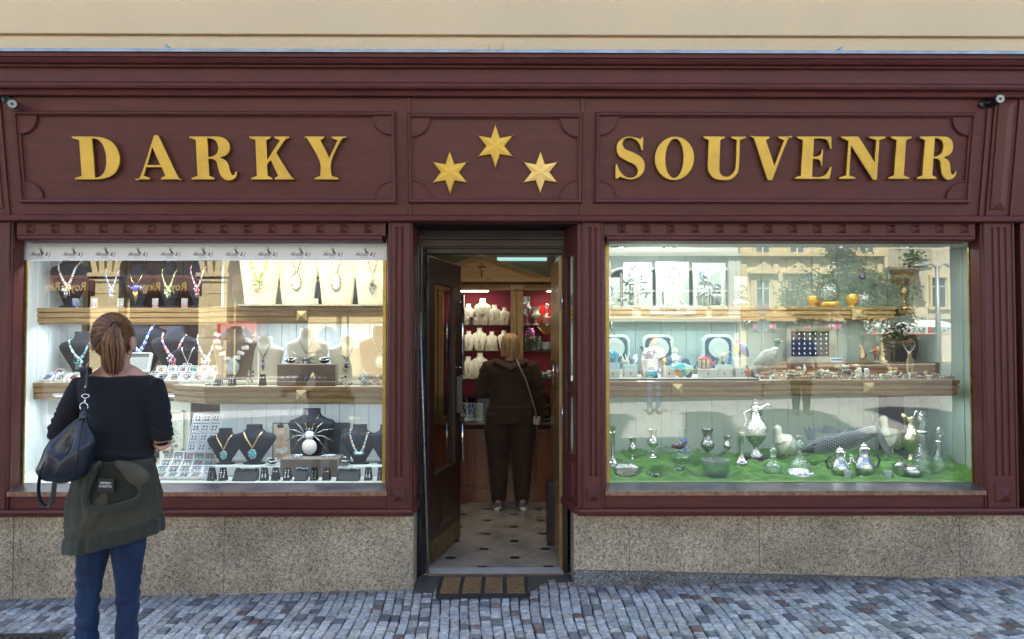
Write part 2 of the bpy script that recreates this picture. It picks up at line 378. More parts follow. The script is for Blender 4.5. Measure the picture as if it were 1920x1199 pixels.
def streetmat():
    m = bpy.data.materials.new('street_setts'); m.use_nodes = True; t = m.node_tree; p = t.nodes['Principled BSDF']; L = t.links.new; N = t.nodes.new
    tc = N('ShaderNodeTexCoord'); b = N('ShaderNodeTexBrick'); b.inputs['Scale'].default_value = 5; b.inputs['Mortar Size'].default_value = .03
    b.inputs['Color1'].default_value = (.42,.42,.40,1); b.inputs['Color2'].default_value = (.30,.30,.29,1); b.inputs['Mortar'].default_value = (.06,.06,.06,1)
    L(tc.outputs['Object'], b.inputs[0]); L(b.outputs[0], p.inputs['Base Color']); p.inputs['Roughness'].default_value = .8
    return m
g = MB(); g.add([(x, y, ground(x)-.034) for x, y in ((-60,-70),(60,-70),(60,.3),(-60,.3))], [(0,1,2,3)])
tag(g.build('street', streetmat()), 'wide cobbled street', 'street', kind='structure')

g = MB(); g.add([(x, y, ground(x)-.026) for x, y in ((-60,-29.5),(60,-29.5),(60,-13.2),(-60,-13.2))], [(0,1,2,3)])
tag(g.build('road', mat('asphalt', (.055,.055,.055), .85, noise_s=2, noise_a=.25)), 'dark asphalt road beyond the cobbled strip', 'road', kind='structure')  # dark sheet added so the far street mirrors only dimly in the panes
# ================================================================== SHOP BUILDING
XL, XR = -13.0, 13.0
bld = thing('building', 'cream rendered building above and around the burgundy shopfront', 'building', (0, .12, 0))
ZT = WZ(100, .1)
mb = MB(); YF = .10
zg = WZ(70, YF)
mb.box(XL, XR, YF, .5, ZT-.25, zg-.008); mb.box(XL, XR, YF+.02, .5, zg-.008, zg+.012); mb.box(XL, XR, YF-.012, .5, zg+.012, 11.0)
xe = WX(1921, 0.05)+.12
mb.box(xe+.0, XR, YF+.002, .5, -.3, ZT-.25)
for k in range(6):
    pass
mb.build('wall', CREAM, bld, bev=.006)
mb = MB(); mb.box(XL, XR, .5, 9.5, 10.6, 11); mb.box(XL, XR, 9.2, 9.5, -.5, 10.6); mb.box(XL, XL+.3, .5, 9.2, -.5, 10.6); mb.box(XR-.3, XR, .5, 9.2, -.5, 10.6)
mb.box(XL+.3, XR-.3, .501, 9.2, 3.6, 3.9)
mb.build('rear_shell', CREAM, bld)
mb = MB()
cpt = W(930, 88, YF); mb.lathe([(.0,-.006),(.043,-.006),(.045,0),(.045,.008)], n=28); mb.xf(Matrix.Translation((cpt.x, YF-.010, cpt.z)) @ Matrix.Rotation(R(-90), 4, 'X'))
for dx in (-.025, .025): mb.ell((cpt.x+dx, YF-.02, cpt.z), .003, 8, 5)
mb.build('junction_cover', CREAM, bld, auto=40)
# granite plinth
YP = .06
zb = WZ(967, YP)
xd0, xd1 = WX(775, YP, 1090), WX(1076, YP, 1080)
mb = MB(); mb.box(-6, xd0, YP, .4, -.3, zb+.05); mb.build('plinth', GRAN, bld, bev=.004)
mb = MB(); mb.box(xd1, 6.4, YP, .4, -.2, zb+.05); mb.build('plinth', GRAN, bld, bev=.004)
for px, s0 in ((25, 0), (1180, 1), (1424, 1), (1800, 1), (420, 0)):
    x = WX(px, YP, 1040); mb = MB(); mb.box(x-.0015, x+.0015, YP-.0015, YP+.01, -.2, zb); mb.build('joint', mat('joint_dark', (.07,.06,.05), .9), bld)
mb = MB()
zk = WZ(1071, .03, 1090)
xk = WX(1692, .03, 1085)
mb.add([(xd1-.002,.035,-.2),(xk,.035,-.2),(xk,.035,WZ(1086,.035)),(xd1-.002,.035,zk),(xd1-.002,.07,-.2),(xk,.07,-.2),(xk,.07,WZ(1086,.035)),(xd1-.002,.07,zk)], [(0,1,2,3),(4,5,6,7),(0,4,7,3),(1,5,6,2),(3,2,6,7)])
mb.build('skirting', GRAND, bld, bev=.003)

# ================================================================== SHOPFRONT
sf = thing('shopfront', 'burgundy painted wooden shopfront with moulded cornice, fluted pilasters and recessed doorway', 'shopfront', (0, 0, 0))
X0 = -4.3; X1 = WX(1919, -.0)        # the front runs past the left edge of the frame
def zz(py, Y): return WZ(py, Y)
# cornice run
yc = -.30; yr = .12
xr2 = X1+.10
prof = [(yr, zz(93,-.3)),(-.30,zz(99,-.30)),(-.30,zz(108,-.30)),(-.285,zz(110,-.285)),(-.28,zz(113,-.28)),(-.265,zz(119,-.265)),(-.235,zz(124,-.235)),(-.235,zz(127,-.235)),(-.205,zz(129,-.205)),(-.205,zz(155,-.205)),
        (-.222,zz(157,-.222)),(-.225,zz(162,-.225)),(-.215,zz(167,-.215)),(-.185,zz(169,-.185)),(-.19,zz(172,-.19)),(-.198,zz(177,-.198)),(-.19,zz(181,-.19)),(-.145,zz(184,-.145)),(yr,zz(184,-.145))]
mb = MB(); mb.prismx(prof, X0, xr2); mb.build('cornice', PAINT, sf, bev=.002)
mb = MB(); zt = zz(93.5,-.31)
mb.prismx([(yr-.03,zt+.06),(-.315,zt),(-.315,zz(99,-.315)),(-.309,zz(99,-.309)),(-.309,zt-.004),(yr-.03,zt+.05)], X0, xr2+.005)
for px in (312, 1572):
    p = W(px, 92, -.25); mb.add([(p.x-.03,-.25,zt),(p.x+.03,-.25,zt),(p.x-.005 if px < 900 else p.x+.03,-.25,zt+.045+.012),(p.x-.03,-.1,zt+.03),(p.x+.03,-.1,zt+.03)], [(0,1,2),(0,2,3),(1,4,2)])
mb.build('flashing', ZINC, sf, bev=.0015)
# raked sign fascia : frame (x, v, n)
FB = Vector((0, -.035, zz(407, -.035))); FT = Vector((0, -.150, zz(184, -.15)))
FV = (FT-FB); FH = FV.length; FV.normalize(); FN = Vector((0, -FV.z, FV.y))
FM = Matrix(((1, FN.x*-1, FV.x, FB.x), (0, -FN.y, FV.y, FB.y), (0, -FN.z, FV.z, FB.z), (0,0,0,1)))   # local (x, -out, v)
def FP(px, py):
    d = ray(px, py); t = (FB-CAM).dot(FN)/d.dot(FN); p = CAM+d*t
    return p.x, (p-FB).dot(FV)
mb = MB(); mb.box(X0, X1, 0, .12, 0, FH); mb.xf(FM); mb.build('fascia', PAINT, sf)
mb = MB(); mb.box(X0, X1-.02, .12, .25, 0, FH+.05); mb.xf(FM)
def frame_panel(x0, x1, v0, v1, r=.018):
    m = MB()
    def bar(a, b, vert):
        # moulded bar section
        pr = [(-r,0),(-r,.012),(-r*.55,.022),(0,.026),(r*.5,.018),(r,.010),(r,0)]
        rings = []
        for q in (a, b):
            rings.append([((q[0]+o*q[2], -h, q[1]+o*q[3])) for o, h in pr])
        m.rings(rings)
    # mitred corners; section offset direction outward from panel
    C = [(x0,v0,-1,-1),(x1,v0,1,-1),(x1,v1,1,1),(x0,v1,-1,1)]
    pr = [(-r,-.001),(-r,.012),(-r*.5,.018),(-r*.35,.034),(r*.4,.038),(r*.8,.018),(r,.016),(r,-.001)]
    rg = [[(c[0]+o*c[2], -h, c[1]+o*c[3]) for o, h in pr] for c in C+[C[0]]]
    n = len(pr)
    m.rings(rg, cap=False)
    return m
PAN = [(FP(46,377), FP(738,215)), (FP(771,377), FP(1088,219)), (FP(1118,377), FP(1822,217))]
DX = .055
for (a, b) in PAN:
    x0, x1, v0, v1 = a[0], b[0], a[1], b[1]
    m = frame_panel(x0, x1, v0, v1); m.xf(FM); m.build('panel_moulding', PAINT, sf, auto=30)
    r0 = .115
    for cx, cv, sx, sv in ((x0,v0,1,1),(x1,v0,-1,1),(x0,v1,1,-1),(x1,v1,-1,-1)):
        m = MB(); arc = [(cx+sx*.015, cv+sv*.015)]+[(cx+sx*(.015+r0*math.cos(t*R(9))), cv+sv*(.015+r0*math.sin(t*R(9)))) for t in range(11)]
        m.prism(arc, -.014, .001)
        m.tube([(x, -.014, z) for x, z in arc[1:]], .0065, 6)
        m.xf(FM); m.build('corner_quadrant', PAINT, sf, auto=40)
# upright fillets beside the star panel
for px in (768, 1091):
    x, _ = FP(px, 300)
    for va_, vb_ in ((0.0, FP(px,385)[1]), (FP(px,213)[1], FH)): m = MB(); m.box(x-.012, x+.012, -.012, .001, va_, vb_); m.xf(FM); m.build('fillet', PAINTV, sf, bev=.003)
# end panels of the fascia (long raised lozenge)
for (pa, pb) in ((1855, 1898), (-62, 8)):
    xa, xb = FP(pa+8, 300)[0], FP(pb-6, 300)[0]; v0, v1 = FP(1880,394)[1], FP(1880,188)[1]
    if pa < 0: xa, xb = FP(-70,300)[0], FP(-1,300)[0]
    m = MB(); xm = (xa+xb)/2; hw = (xb-xa)/2
    m.add([(xa,0,v0),(xb,0,v0),(xb,0,v1),(xa,0,v1),(xa,-.008,v0),(xb,-.008,v0),(xb,-.008,v1),(xa,-.008,v1),(xm,-.028,v0+hw),(xm,-.028,v1-hw)],
          [(0,1,5,4),(1,2,6,5),(2,3,7,6),(3,0,4,7),(4,5,8),(5,6,9,8),(6,7,9),(7,4,8,9)])
    for xx in ((xa-.075, xa-.05), (xa-.03, xa-.022)): m.box(xx[0], xx[1], -.014, .001, 0, FH)
    m.box(xb+.028, xb+.045, -.014, .001, 0, FH)
    m.xf(FM); m.build('end_panel', PAINTV, sf, bev=.002)
# ledge under the fascia
mb = MB()
pr = [(.1,zz(403,-.04)),(-.04,zz(403,-.04)),(-.062,zz(405,-.062)),(-.07,zz(409,-.07)),(-.066,zz(414,-.066)),(-.045,zz(417,-.045)),(.0,zz(419,.0)),(.1,zz(419,.0))]
mb.prismx(pr, X0, X1+.012); mb.build('ledge_moulding', PAINT, sf, bev=.0015)
# ---- window heads with studs
YG = .15
def head(xa, xb, studs, pxs):
    m = MB(); zt, z0 = zz(418,0), zz(443,0)
    m.box(xa, xb, .0, .14, z0, zt); m.build('window_head', PAINT, sf)
    m = MB(); pr = [(.1,zz(441,0)),(-.012,zz(441,-.012)),(-.024,zz(444,-.024)),(-.026,zz(448,-.026)),(-.01,zz(452,-.01)),(.02,zz(453,.02)),(.14,zz(453,.02)),(.14,zz(441,0))]
    m.prismx(pr, xa+.02, xb-.02); m.build('head_bead', PAINT, sf, bev=.0015)
    for px in studs:
        p = W(px, 429.5, 0); m = MB(); m.pyramid((p.x, .001, p.z), .0285, .0275, .024, base=.004); m.build('stud', PAINT, sf)
head(WX(28,0), WX(722,0), [58+45.2*i for i in range(15)], 0)
head(WX(1132,0), WX(1832,0), [1165.5+45.9*i for i in range(15)], 0)
# ---- fluted pilasters
def pilaster(pa, pb, nfl, x0=None, x1=None):
    xa = WX(pa, -.0) if x0 is None else x0; xb = WX(pb, -.0) if x1 is None else x1
    z0, z1 = zz(958,0), zz(418,0); zb0 = zz(893,0)
    yfc = -.02; wdt = xb-xa
    fr = .0105; gap = wdt/(nfl+1)
    poly = [(xa,.1),(xa,yfc)]
    for k in range(nfl):
        c = xa+gap*(k+1)
        poly += [(c+fr*math.cos(math.pi-math.pi*t/6), yfc+fr*1.3*math.sin(math.pi*t/6)) for t in range(7)]
    poly += [(xb,yfc),(xb,.1)]
    m = MB(); m.prismz(poly, zb0, z1-.03); m.box(xa, xb, yfc, .1, z0, zb0); m.box(xa, xb, yfc, .1, z1-.03, z1)
    m.build('pilaster', PAINTV, sf)
    m = MB(); c = (xa+xb)/2; zc = (zb0+z0)/2-.005; h = min(.05, wdt*.36)
    m.box(c-h-.006, c+h+.006, yfc-.006, yfc+.001, zc-h-.006, zc+h+.006)
    m.pyramid((c, yfc-.005, zc), h, h, .034, base=.002); m.build('diamond_block', PAINTV, sf, bev=.001)
    m = MB()
    for s, xx in ((-1, xa), (1, xb)):
        m.prismz([(xx-.006*(s<0), .1),(xx-.022*(s<0)-.0*(s>0)+0, .1),(xx+s*.022, -.004),(xx+s*.016, -.026),(xx+s*.004, -.026),(xx, -.02)] if False else
                 [(xx, .1),(xx, -.028),(xx+s*.008, -.032),(xx+s*.015, -.026),(xx+s*.017, -.012),(xx+s*.024, -.008),(xx+s*.024, .1)], z0, z1)
    m.build('pilaster_edge', PAINTV, sf, bev=.001)
pilaster(734, 765, 2); pilaster(1096, 1126, 2); pilaster(1847, 1896, 3); pilaster(0, 0, 3, X0+.05, WX(16, 0))
# right end return of the shopfront
mb = MB(); mb.box(X1-.02, X1+.008, -.018, .12, zz(958,0), zz(418,0)); mb.build('end_board', PAINTV, sf, bev=.002)
mb = MB(); mb.box(X1-.001, X1+.012, 0, .13, 0, FH); mb.xf(FM); mb.build('end_board', PAINTV, sf)
# ---- bottom rails
for xa, xb, ra, rb in ((X0, WX(774,-.04), X0, WX(727,0)), (WX(1084,-.04), X1+.012, WX(1134,0), WX(1840,0))):
    mb = MB(); mb.box(ra, rb, .0, .14, zz(957,0), zz(924,0)); mb.build('bottom_rail', PAINT, sf, bev=.002)
    pr = [(.3,zz(954,-.03)),(-.03,zz(954,-.03)),(-.05,zz(956,-.05)),(-.055,zz(961,-.055)),(-.045,zz(966,-.045)),(-.02,zz(968.5,-.02)),(.3,zz(968.5,-.02))]
    mb = MB(); mb.prismx(pr, xa, xb); mb.build('base_moulding', PAINT, sf, bev=.0015)
# ---- window jambs (reveals), brass glazing strips, glass, copper sill
zgt, zgb = zz(452, YG), zz(906, YG)
WINL = (W(44,600,YG).x, W(724,600,YG).x); WINR = (W(1136,600,YG).x, W(1823,600,YG).x)
for (ga, gb), (fa, fb) in ((WINL, (WX(24,0), WX(727,0))), (WINR, (WX(1134,0), WX(1839,0)))):
    m = MB()
    m.add([(fa,.0,zz(957,0)),(ga,YG,zz(957,0)),(ga-.15,YG,zz(957,0)),(ga-.15,.0,zz(957,0)),(fa,.0,zgt+.03),(ga,YG,zgt+.03),(ga-.15,YG,zgt+.03),(ga-.15,.0,zgt+.03)], [(0,1,2,3),(4,5,6,7),(0,1,5,4),(1,2,6,5),(2,3,7,6),(3,0,4,7)])
    m.build('window_jamb', PAINTV, sf)
    m = MB()
    m.add([(fb,.0,zz(957,0)),(gb,YG,zz(957,0)),(gb+.12,YG,zz(957,0)),(gb+.12,.0,zz(957,0)),(fb,.0,zgt+.03),(gb,YG,zgt+.03),(gb+.12,YG,zgt+.03),(gb+.12,.0,zgt+.03)], [(0,1,2,3),(4,5,6,7),(0,1,5,4),(1,2,6,5),(2,3,7,6),(3,0,4,7)])
    m.build('window_jamb', PAINTV, sf)
    pane = MB(); pane.add([(ga,YG+.008,zgb-.03),(gb,YG+.008,zgb-.03),(gb,YG+.008,zgt+.02),(ga,YG+.008,zgt+.02)], [(0,1,2,3)])
    wp = pane.build('window_pane', GLASS, sf)
    m = MB()
    for x, s in ((ga, 1), (gb, -1)): m.box(min(x, x+s*.022), max(x, x+s*.022), YG-.008, YG+.006, zgb-.02, zgt)
    m.box(ga+.022, gb-.022, YG-.008, YG+.006, zgt-.006, zgt+.02)
    for k in range(9):
        for x in (ga+.011, gb-.011): m.ell((x, YG-.009, zgb+.12+k*.19), .004, 6, 4)
    m.build('glazing_strip', BRASS, wp)
    m = MB(); zs = zz(921, -.01)
    m.add([(fa+.0,-.02,zs),(fb-.0,-.02,zs),(gb,YG+.002,zgb),(ga,YG+.002,zgb),(fa+.0,-.02,zs-.01),(fb-.0,-.02,zs-.01),(gb,YG+.002,zgb-.01),(ga,YG+.002,zgb-.01)], [(0,1,2,3),(4,5,6,7),(1,5,6,2),(0,4,7,3),(3,2,6,7)])
    m.add([(fa,-.012,zs+.012),(ga,YG,zgb+.014),(ga+.004,YG,zgb+.014),(fa+.006,-.012,zs+.012),(fa,-.012,zs-.002),(ga,YG,zgb-.002),(ga+.004,YG,zgb-.002),(fa+.006,-.012,zs-.002)], [(0,1,2,3),(0,4,5,1),(3,2,6,7),(0,3,7,4)])
    m.add([(fb,-.012,zs+.012),(gb,YG,zgb+.014),(gb-.004,YG,zgb+.014),(fb-.006,-.012,zs+.012),(fb,-.012,zs-.002),(gb,YG,zgb-.002),(gb-.004,YG,zgb-.002),(fb-.006,-.012,zs-.002)], [(0,1,2,3),(0,4,5,1),(3,2,6,7),(0,3,7,4)])
    sill = m.build('sill', COPPER, sf, bev=.001)
    m = MB(); m.box(fa-.004, fb+.004, -.026, -.0205, zz(930,-.02), zs+.001); m.build('sill_lip', COPPERE, sill, bev=.001)
# ---- doorway
YD = .30
zl = zz(447, YD)
xr0, xr1 = WX(1083, 0), WX(1056, YD); xl0, xl1 = WX(773, 0), WX(785, YD)
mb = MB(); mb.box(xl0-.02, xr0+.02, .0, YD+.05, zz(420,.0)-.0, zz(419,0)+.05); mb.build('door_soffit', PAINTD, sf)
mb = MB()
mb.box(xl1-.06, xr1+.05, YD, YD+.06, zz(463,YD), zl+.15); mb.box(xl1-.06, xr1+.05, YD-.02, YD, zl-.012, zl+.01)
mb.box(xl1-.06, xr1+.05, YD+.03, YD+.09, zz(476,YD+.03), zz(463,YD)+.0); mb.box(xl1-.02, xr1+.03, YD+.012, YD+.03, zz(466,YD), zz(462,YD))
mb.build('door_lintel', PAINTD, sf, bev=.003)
# right return: panelled side light of the display window
def lerp(a, b, t): return a+(b-a)*t
def side(xo, xi, s):
    def q(t, z, o=0): return (lerp(xo, xi, t)-s*o, lerp(0, YD+.02, t), z)
    z0, z1, za, zb_ = zz(955,0), zz(419,0), WZ(850,.15), WZ(480,.15)
    m = MB()
    def slab(t0, t1, za, zb, th):
        m.add([q(t0,za,th),q(t1,za,th),q(t1,zb,th),q(t0,zb,th),q(t0,za,-.03),q(t1,za,-.03),q(t1,zb,-.03),q(t0,zb,-.03)], [(0,1,2,3),(4,5,6,7),(0,1,5,4),(1,2,6,5),(2,3,7,6),(3,0,4,7)])
    slab(0,.2,z0,z1,.0); slab(.8,1,z0,z1,.0); slab(.2,.8,z0,za,.0); slab(.2,.8,zb_,z1,.0)
    slab(.2,.26,za,zb_,.006); slab(.74,.8,za,zb_,.006); slab(0,1,z0-.035,z0+.01,.02)
    slab(.3,.7,z0+.06,za-.06,.008)
    ob = m.build('doorway_panel', PAINTV, sf, bev=.002)
    m = MB(); m.add([q(.26,za),q(.74,za),q(.74,zb_),q(.26,zb_)], [(0,1,2,3)]); m.build('side_glass', GLASS, ob)
    for zc in (z0+.55, z0+1.35): m = MB(); m.tube([q(.93,zc,.012), q(.93,zc+.10,.012)], .006, 8); m.build('hinge', CHROME, ob, smooth=True)
side(xr0, xr1, 1); side(xl0, xl1+.0, -1)
# dark door frame jambs
mb = MB()
xjl = WX(784, YD)
poly = [(xjl-.03,YD+.12),(xjl-.03,YD-.12)]
for k in range(4): poly += [(xjl-.03+.018*k, YD-.12+.03*k), (xjl-.03+.018*k+.009, YD-.12+.03*k), (xjl-.03+.018*k+.009, YD-.105+.03*k)]
poly += [(xjl+.06,YD+.02),(xjl+.06,YD+.12)]
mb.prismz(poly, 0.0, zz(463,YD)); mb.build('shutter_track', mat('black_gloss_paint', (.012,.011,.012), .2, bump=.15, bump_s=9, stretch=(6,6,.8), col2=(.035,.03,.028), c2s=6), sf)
mb = MB(); mb.add([(*W(783,500,YD-.02),),(*W(787,500,YD-.02),),(*W(806,1078,YD-.02),),(*W(802,1078,YD-.02),)], [(0,1,2,3)])
p = W(785, 505, YD-.03); mb = MB(); mb.tube([p, W(803,1076,YD-.03)], .007, 8); mb.build('metal_edge_strip', mat('worn_aluminium', (.4,.4,.38), .4, .6, noise_s=60, noise_a=.6), sf, smooth=True)
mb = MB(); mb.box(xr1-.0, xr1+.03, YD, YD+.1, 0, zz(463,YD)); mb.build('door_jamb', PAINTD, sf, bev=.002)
# step
mb = MB(); xs0, xs1 = WX(775,.03,1100), WX(1077,.03,1100)
mb.add([(xs0,-.005,-.2),(xs1,-.005,-.2),(xs1,-.005,-.008),(xs0,-.005,-.022),(xs0,YD+.02,-.2),(xs1,YD+.02,-.2),(xs1,YD+.02,-.002),(xs0,YD+.02,-.006)], [(0,1,2,3),(4,5,6,7),(0,1,5,4),(1,2,6,5),(3,2,6,7),(0,3,7,4)])
tag(mb.build('doorstep', STONE, bev=.004), 'dark grey stone step across the doorway under the doormat', 'step')

# ================================================================== DOOR LEAVES
def leaf(hx, hy, ang, wd, name='door', m1=WALNUT, glass=True):
    dr = [math.cos(ang), math.sin(ang)]
    def q(t, o, z): return (hx+dr[0]*t*wd-dr[1]*o, hy+dr[1]*t*wd+dr[0]*o, z)
    m = MB()
    def slab(t0,t1,z0,z1,o0,o1):
        m.add([q(t0,o0,z0),q(t1,o0,z0),q(t1,o1,z0),q(t0,o1,z0),q(t0,o0,z1),q(t1,o0,z1),q(t1,o1,z1),q(t0,o1,z1)], [(0,1,2,3),(4,5,6,7),(0,1,5,4),(1,2,6,5),(2,3,7,6),(3,0,4,7)])
    H = 2.265
    slab(0,.17,.015,H,-.025,.025); slab(.80,1,.015,H,-.025,.025); slab(.17,.80,H-.19,H,-.025,.025); slab(.17,.80,.015,.62,-.025,.025)
    slab(.17,.80,.62,.65,-.032,.032); slab(.17,.19,.65,H-.19,-.012,.012); slab(.78,.8,.65,H-.19,-.012,.012)
    # raised lower panel
    for s in (-1, 1):
        a = [q(.27,s*.026,.22),q(.7,s*.026,.22),q(.7,s*.026,.55),q(.27,s*.026,.55),q(.35,s*.044,.28),q(.62,s*.044,.28),q(.62,s*.044,.49),q(.35,s*.044,.49)]
        m.add(a, [(0,1,5,4),(1,2,6,5),(2,3,7,6),(3,0,4,7),(4,5,6,7)])
    d = m.build(name, m1, sf, bev=.002)
    m = MB(); m.add([q(.19,0,.65),q(.78,0,.65),q(.78,0,H-.19),q(.19,0,H-.19)], [(0,1,2,3)]); m.build('door_glass', GLASSD, d)
    return d, q
hx = WX(797, YD+.1); hp = (hx, YD+.13)
ex, ey = W(858, 1000, 1.20).x, 1.20
ang = math.atan2(ey-hp[1], ex-hp[0]); wd = math.hypot(ey-hp[1], ex-hp[0])
d, q = leaf(hp[0], hp[1], ang, wd)
m = MB()
s = 1
m.tube([q(.9,-.065,1.36),q(.9,-.065,2.02)], .016, 12); m.tube([q(.9,-.02,1.42),q(.9,-.065,1.42)], .009, 8); m.tube([q(.9,-.02,1.96),q(.9,-.065,1.96)], .009, 8)
m.build('push_bar', CHROME, d, smooth=True)
m = MB(); m.tube([q(.9,-.065,.66),q(.9,-.065,1.02)], .013, 12); m.build('push_bar', CHROME, d, smooth=True)
m = MB(); m.cbox(q(.88,-.045,1.2), .05, .03, .3); m.build('lock_case', BLACK, d, bev=.004)
m = MB(); a_ = [q(.02,-.028,.02),q(.98,-.028,.02),q(.98,-.028,.17),q(.02,-.028,.17)]; m.add(a_+[q(.02,-.0255,.02),q(.98,-.0255,.02),q(.98,-.0255,.17),q(.02,-.0255,.17)], [(0,1,2,3),(0,1,5,4),(1,2,6,5),(2,3,7,6),(3,0,4,7)]); m.build('kick_plate', mat('old_brass', (.30,.22,.10), .4, .8, noise_s=12, noise_a=.5), d)
# right leaf: its honey coloured edge faces the street
hx2 = WX(1052, YD+.1); e2 = W(1034, 1040, 1.15)
xa, xb = WX(1034, .55), WX(1048, .42)
m = MB(); m.add([(xb,YD+.10,.012),(xb+.045,YD+.10,.012),(xb-.01,1.22,.012),(WX(1033,1.2),1.22,.012),(xb,YD+.10,2.265),(xb+.045,YD+.10,2.265),(xb-.01,1.22,2.265),(WX(1033,1.2),1.22,2.265)], [(0,1,2,3),(4,5,6,7),(0,1,5,4),(1,2,6,5),(2,3,7,6),(3,0,4,7)])
d2 = m.build('door', wood('honey_oak', (.36,.22,.09), (.22,.12,.045), axis=2, rough=.25), sf, bev=.003)
hx_ = xb-.03
m = MB(); p = W(1040, 697, .75); m.tube([(p.x-.01,.75,p.z-.09),(p.x-.01,.75,p.z+.09)], .008, 8); m.tube([(p.x-.01,.75,p.z),(p.x-.05,.75,p.z),(p.x-.05,.86,p.z)], .008, 8); m.build('handle', CHROME, d2, smooth=True)

# ================================================================== GILT LETTERS AND STARS
def smooth_poly(pts, it=3):
    n = len(pts); out = []
    def ang(i):
        a = Vector(pts[i])-Vector(pts[i-1]); b = Vector(pts[(i+1) % n])-Vector(pts[i])
        return a.angle(b) if a.length > 0 and b.length > 0 else 0
    corner = [ang(i) > R(50) for i in range(n)]
    for i in range(n):
        j = (i+1) % n; p0, p1, p2, p3 = (Vector(pts[i-1]), Vector(pts[i]), Vector(pts[j]), Vector(pts[(j+1) % n]))
        if corner[i]: p0 = p1-(p2-p1)
        if corner[j]: p3 = p2+(p2-p1)
        for k in range(it):
            t = k/it
            q = .5*((2*p1)+(-p0+p2)*t+(2*p0-5*p1+4*p2-p3)*t*t+(-p0+3*p1-3*p2+p3)*t**3)
            out.append((q.x, q.y))
        if corner[i] and corner[j]:
            out = out[:-(it-1)] if it > 1 else out
    return out
def el(cx, cy, rx, ry, n=40): return [(cx+rx*math.cos(2*math.pi*i/n), cy+ry*math.sin(2*math.pi*i/n)) for i in range(n)]
GL = {
'I': [[(0,0),(.62,0),(.62,.05),(.46,.1),(.46,.9),(.62,.95),(.62,1),(0,1),(0,.95),(.16,.9),(.16,.1),(0,.05)]],
'D': [[(0,0),(.4,0),(.6,.02),(.78,.1),(.90,.26),(.95,.5),(.90,.74),(.78,.9),(.6,.98),(.4,1),(0,1),(0,.95),(.14,.9),(.14,.1),(0,.05)], [(.42,.07),(.5,.08),(.6,.18),(.65,.35),(.66,.5),(.65,.65),(.6,.82),(.5,.92),(.42,.93)]],
'A': [[(0,0),(.33,0),(.33,.05),(.20,.1),(.265,.28),(.577,.28),(.645,.1),(.55,.05),(.55,0),(1.0,0),(1.0,.05),(.92,.1),(.56,1.03),(.46,1.03),(.12,.1),(0,.05)], [(.29,.35),(.55,.35),(.41,.73)]],
'V': [[(0,1),(0,.95),(.08,.9),(.42,-.03),(.54,-.03),(.85,.9),(.95,.95),(.95,1),(.62,1),(.62,.95),(.75,.9),(.57,.33),(.36,.9),(.44,.95),(.44,1)]],
'Y': [[(0,1),(0,.95),(.08,.9),(.33,.42),(.33,.1),(.2,.05),(.2,0),(.76,0),(.76,.05),(.61,.1),(.61,.42),(.85,.9),(.97,.95),(.97,1),(.62,1),(.62,.95),(.75,.9),(.56,.52),(.38,.9),(.46,.95),(.46,1)]],
'K': [[(0,0),(.53,0),(.53,.05),(.42,.1),(.42,.34),(.50,.43),(.66,.1),(.57,.05),(.57,0),(1.07,0),(1.07,.05),(.98,.1),(.65,.62),(.87,.9),(.98,.95),(.98,1),(.6,1),(.6,.95),(.73,.9),(.42,.48),(.42,.9),(.53,.95),(.53,1),(0,1),(0,.95),(.14,.9),(.14,.1),(0,.05)]],
'R': [[(0,0),(.54,0),(.54,.05),(.42,.1),(.42,.47),(.5,.465),(.585,.41),(.615,.27),(.67,.09),(.79,-.015),(.93,-.01),(1.03,.07),(1.06,.2),(1.01,.2),(.985,.13),(.94,.12),(.90,.2),(.87,.36),(.80,.46),(.70,.51),(.82,.55),(.90,.64),(.92,.75),(.89,.87),(.80,.96),(.64,1.0),(0,1),(0,.95),(.14,.9),(.14,.1),(0,.05)], [(.42,.54),(.5,.55),(.6,.61),(.64,.74),(.6,.87),(.5,.93),(.42,.94)]],
'U': [[(0,1),(0,.95),(.12,.9),(.12,.3),(.17,.12),(.3,.0),(.5,-.03),(.68,0),(.8,.12),(.84,.3),(.84,.9),(.97,.95),(.97,1),(.62,1),(.62,.95),(.75,.9),(.75,.32),(.7,.16),(.6,.08),(.5,.08),(.42,.15),(.40,.3),(.40,.9),(.5,.95),(.5,1)]],
'E': [[(0,0),(.84,0),(.88,.3),(.83,.3),(.74,.13),(.6,.07),(.42,.07),(.42,.46),(.5,.46),(.58,.42),(.61,.3),(.65,.3),(.65,.7),(.61,.7),(.58,.58),(.5,.54),(.42,.54),(.42,.93),(.6,.93),(.73,.88),(.8,.7),(.85,.7),(.83,1),(0,1),(0,.95),(.14,.9),(.14,.1),(0,.05)]],
'N': [[(0,0),(.38,0),(.38,.05),(.24,.1),(.24,.76),(.76,-.02),(.87,-.02),(.87,.9),(1.0,.95),(1,1),(.62,1),(.62,.95),(.78,.9),(.78,.42),(.39,1),(0,1),(0,.95),(.16,.88),(.16,.1),(0,.05)]],
'O': [el(.46,.485,.46,.515), el(.46,.485,.20,.44)],
'S': [[(.66,.99),(.66,.66),(.61,.66),(.56,.80),(.46,.91),(.31,.95),(.20,.90),(.17,.81),(.24,.71),(.46,.62),(.64,.50),(.71,.34),(.68,.16),(.56,.04),(.38,-.015),(.20,.02),(.12,.05),(.06,0),(0,0),(0,.36),(.05,.36),(.12,.20),(.24,.08),(.38,.045),(.50,.10),(.535,.21),(.45,.33),(.26,.42),(.08,.53),(.02,.68),(.04,.84),(.16,.96),(.32,1.0),(.50,.97),(.585,.94),(.62,.99)]],
}
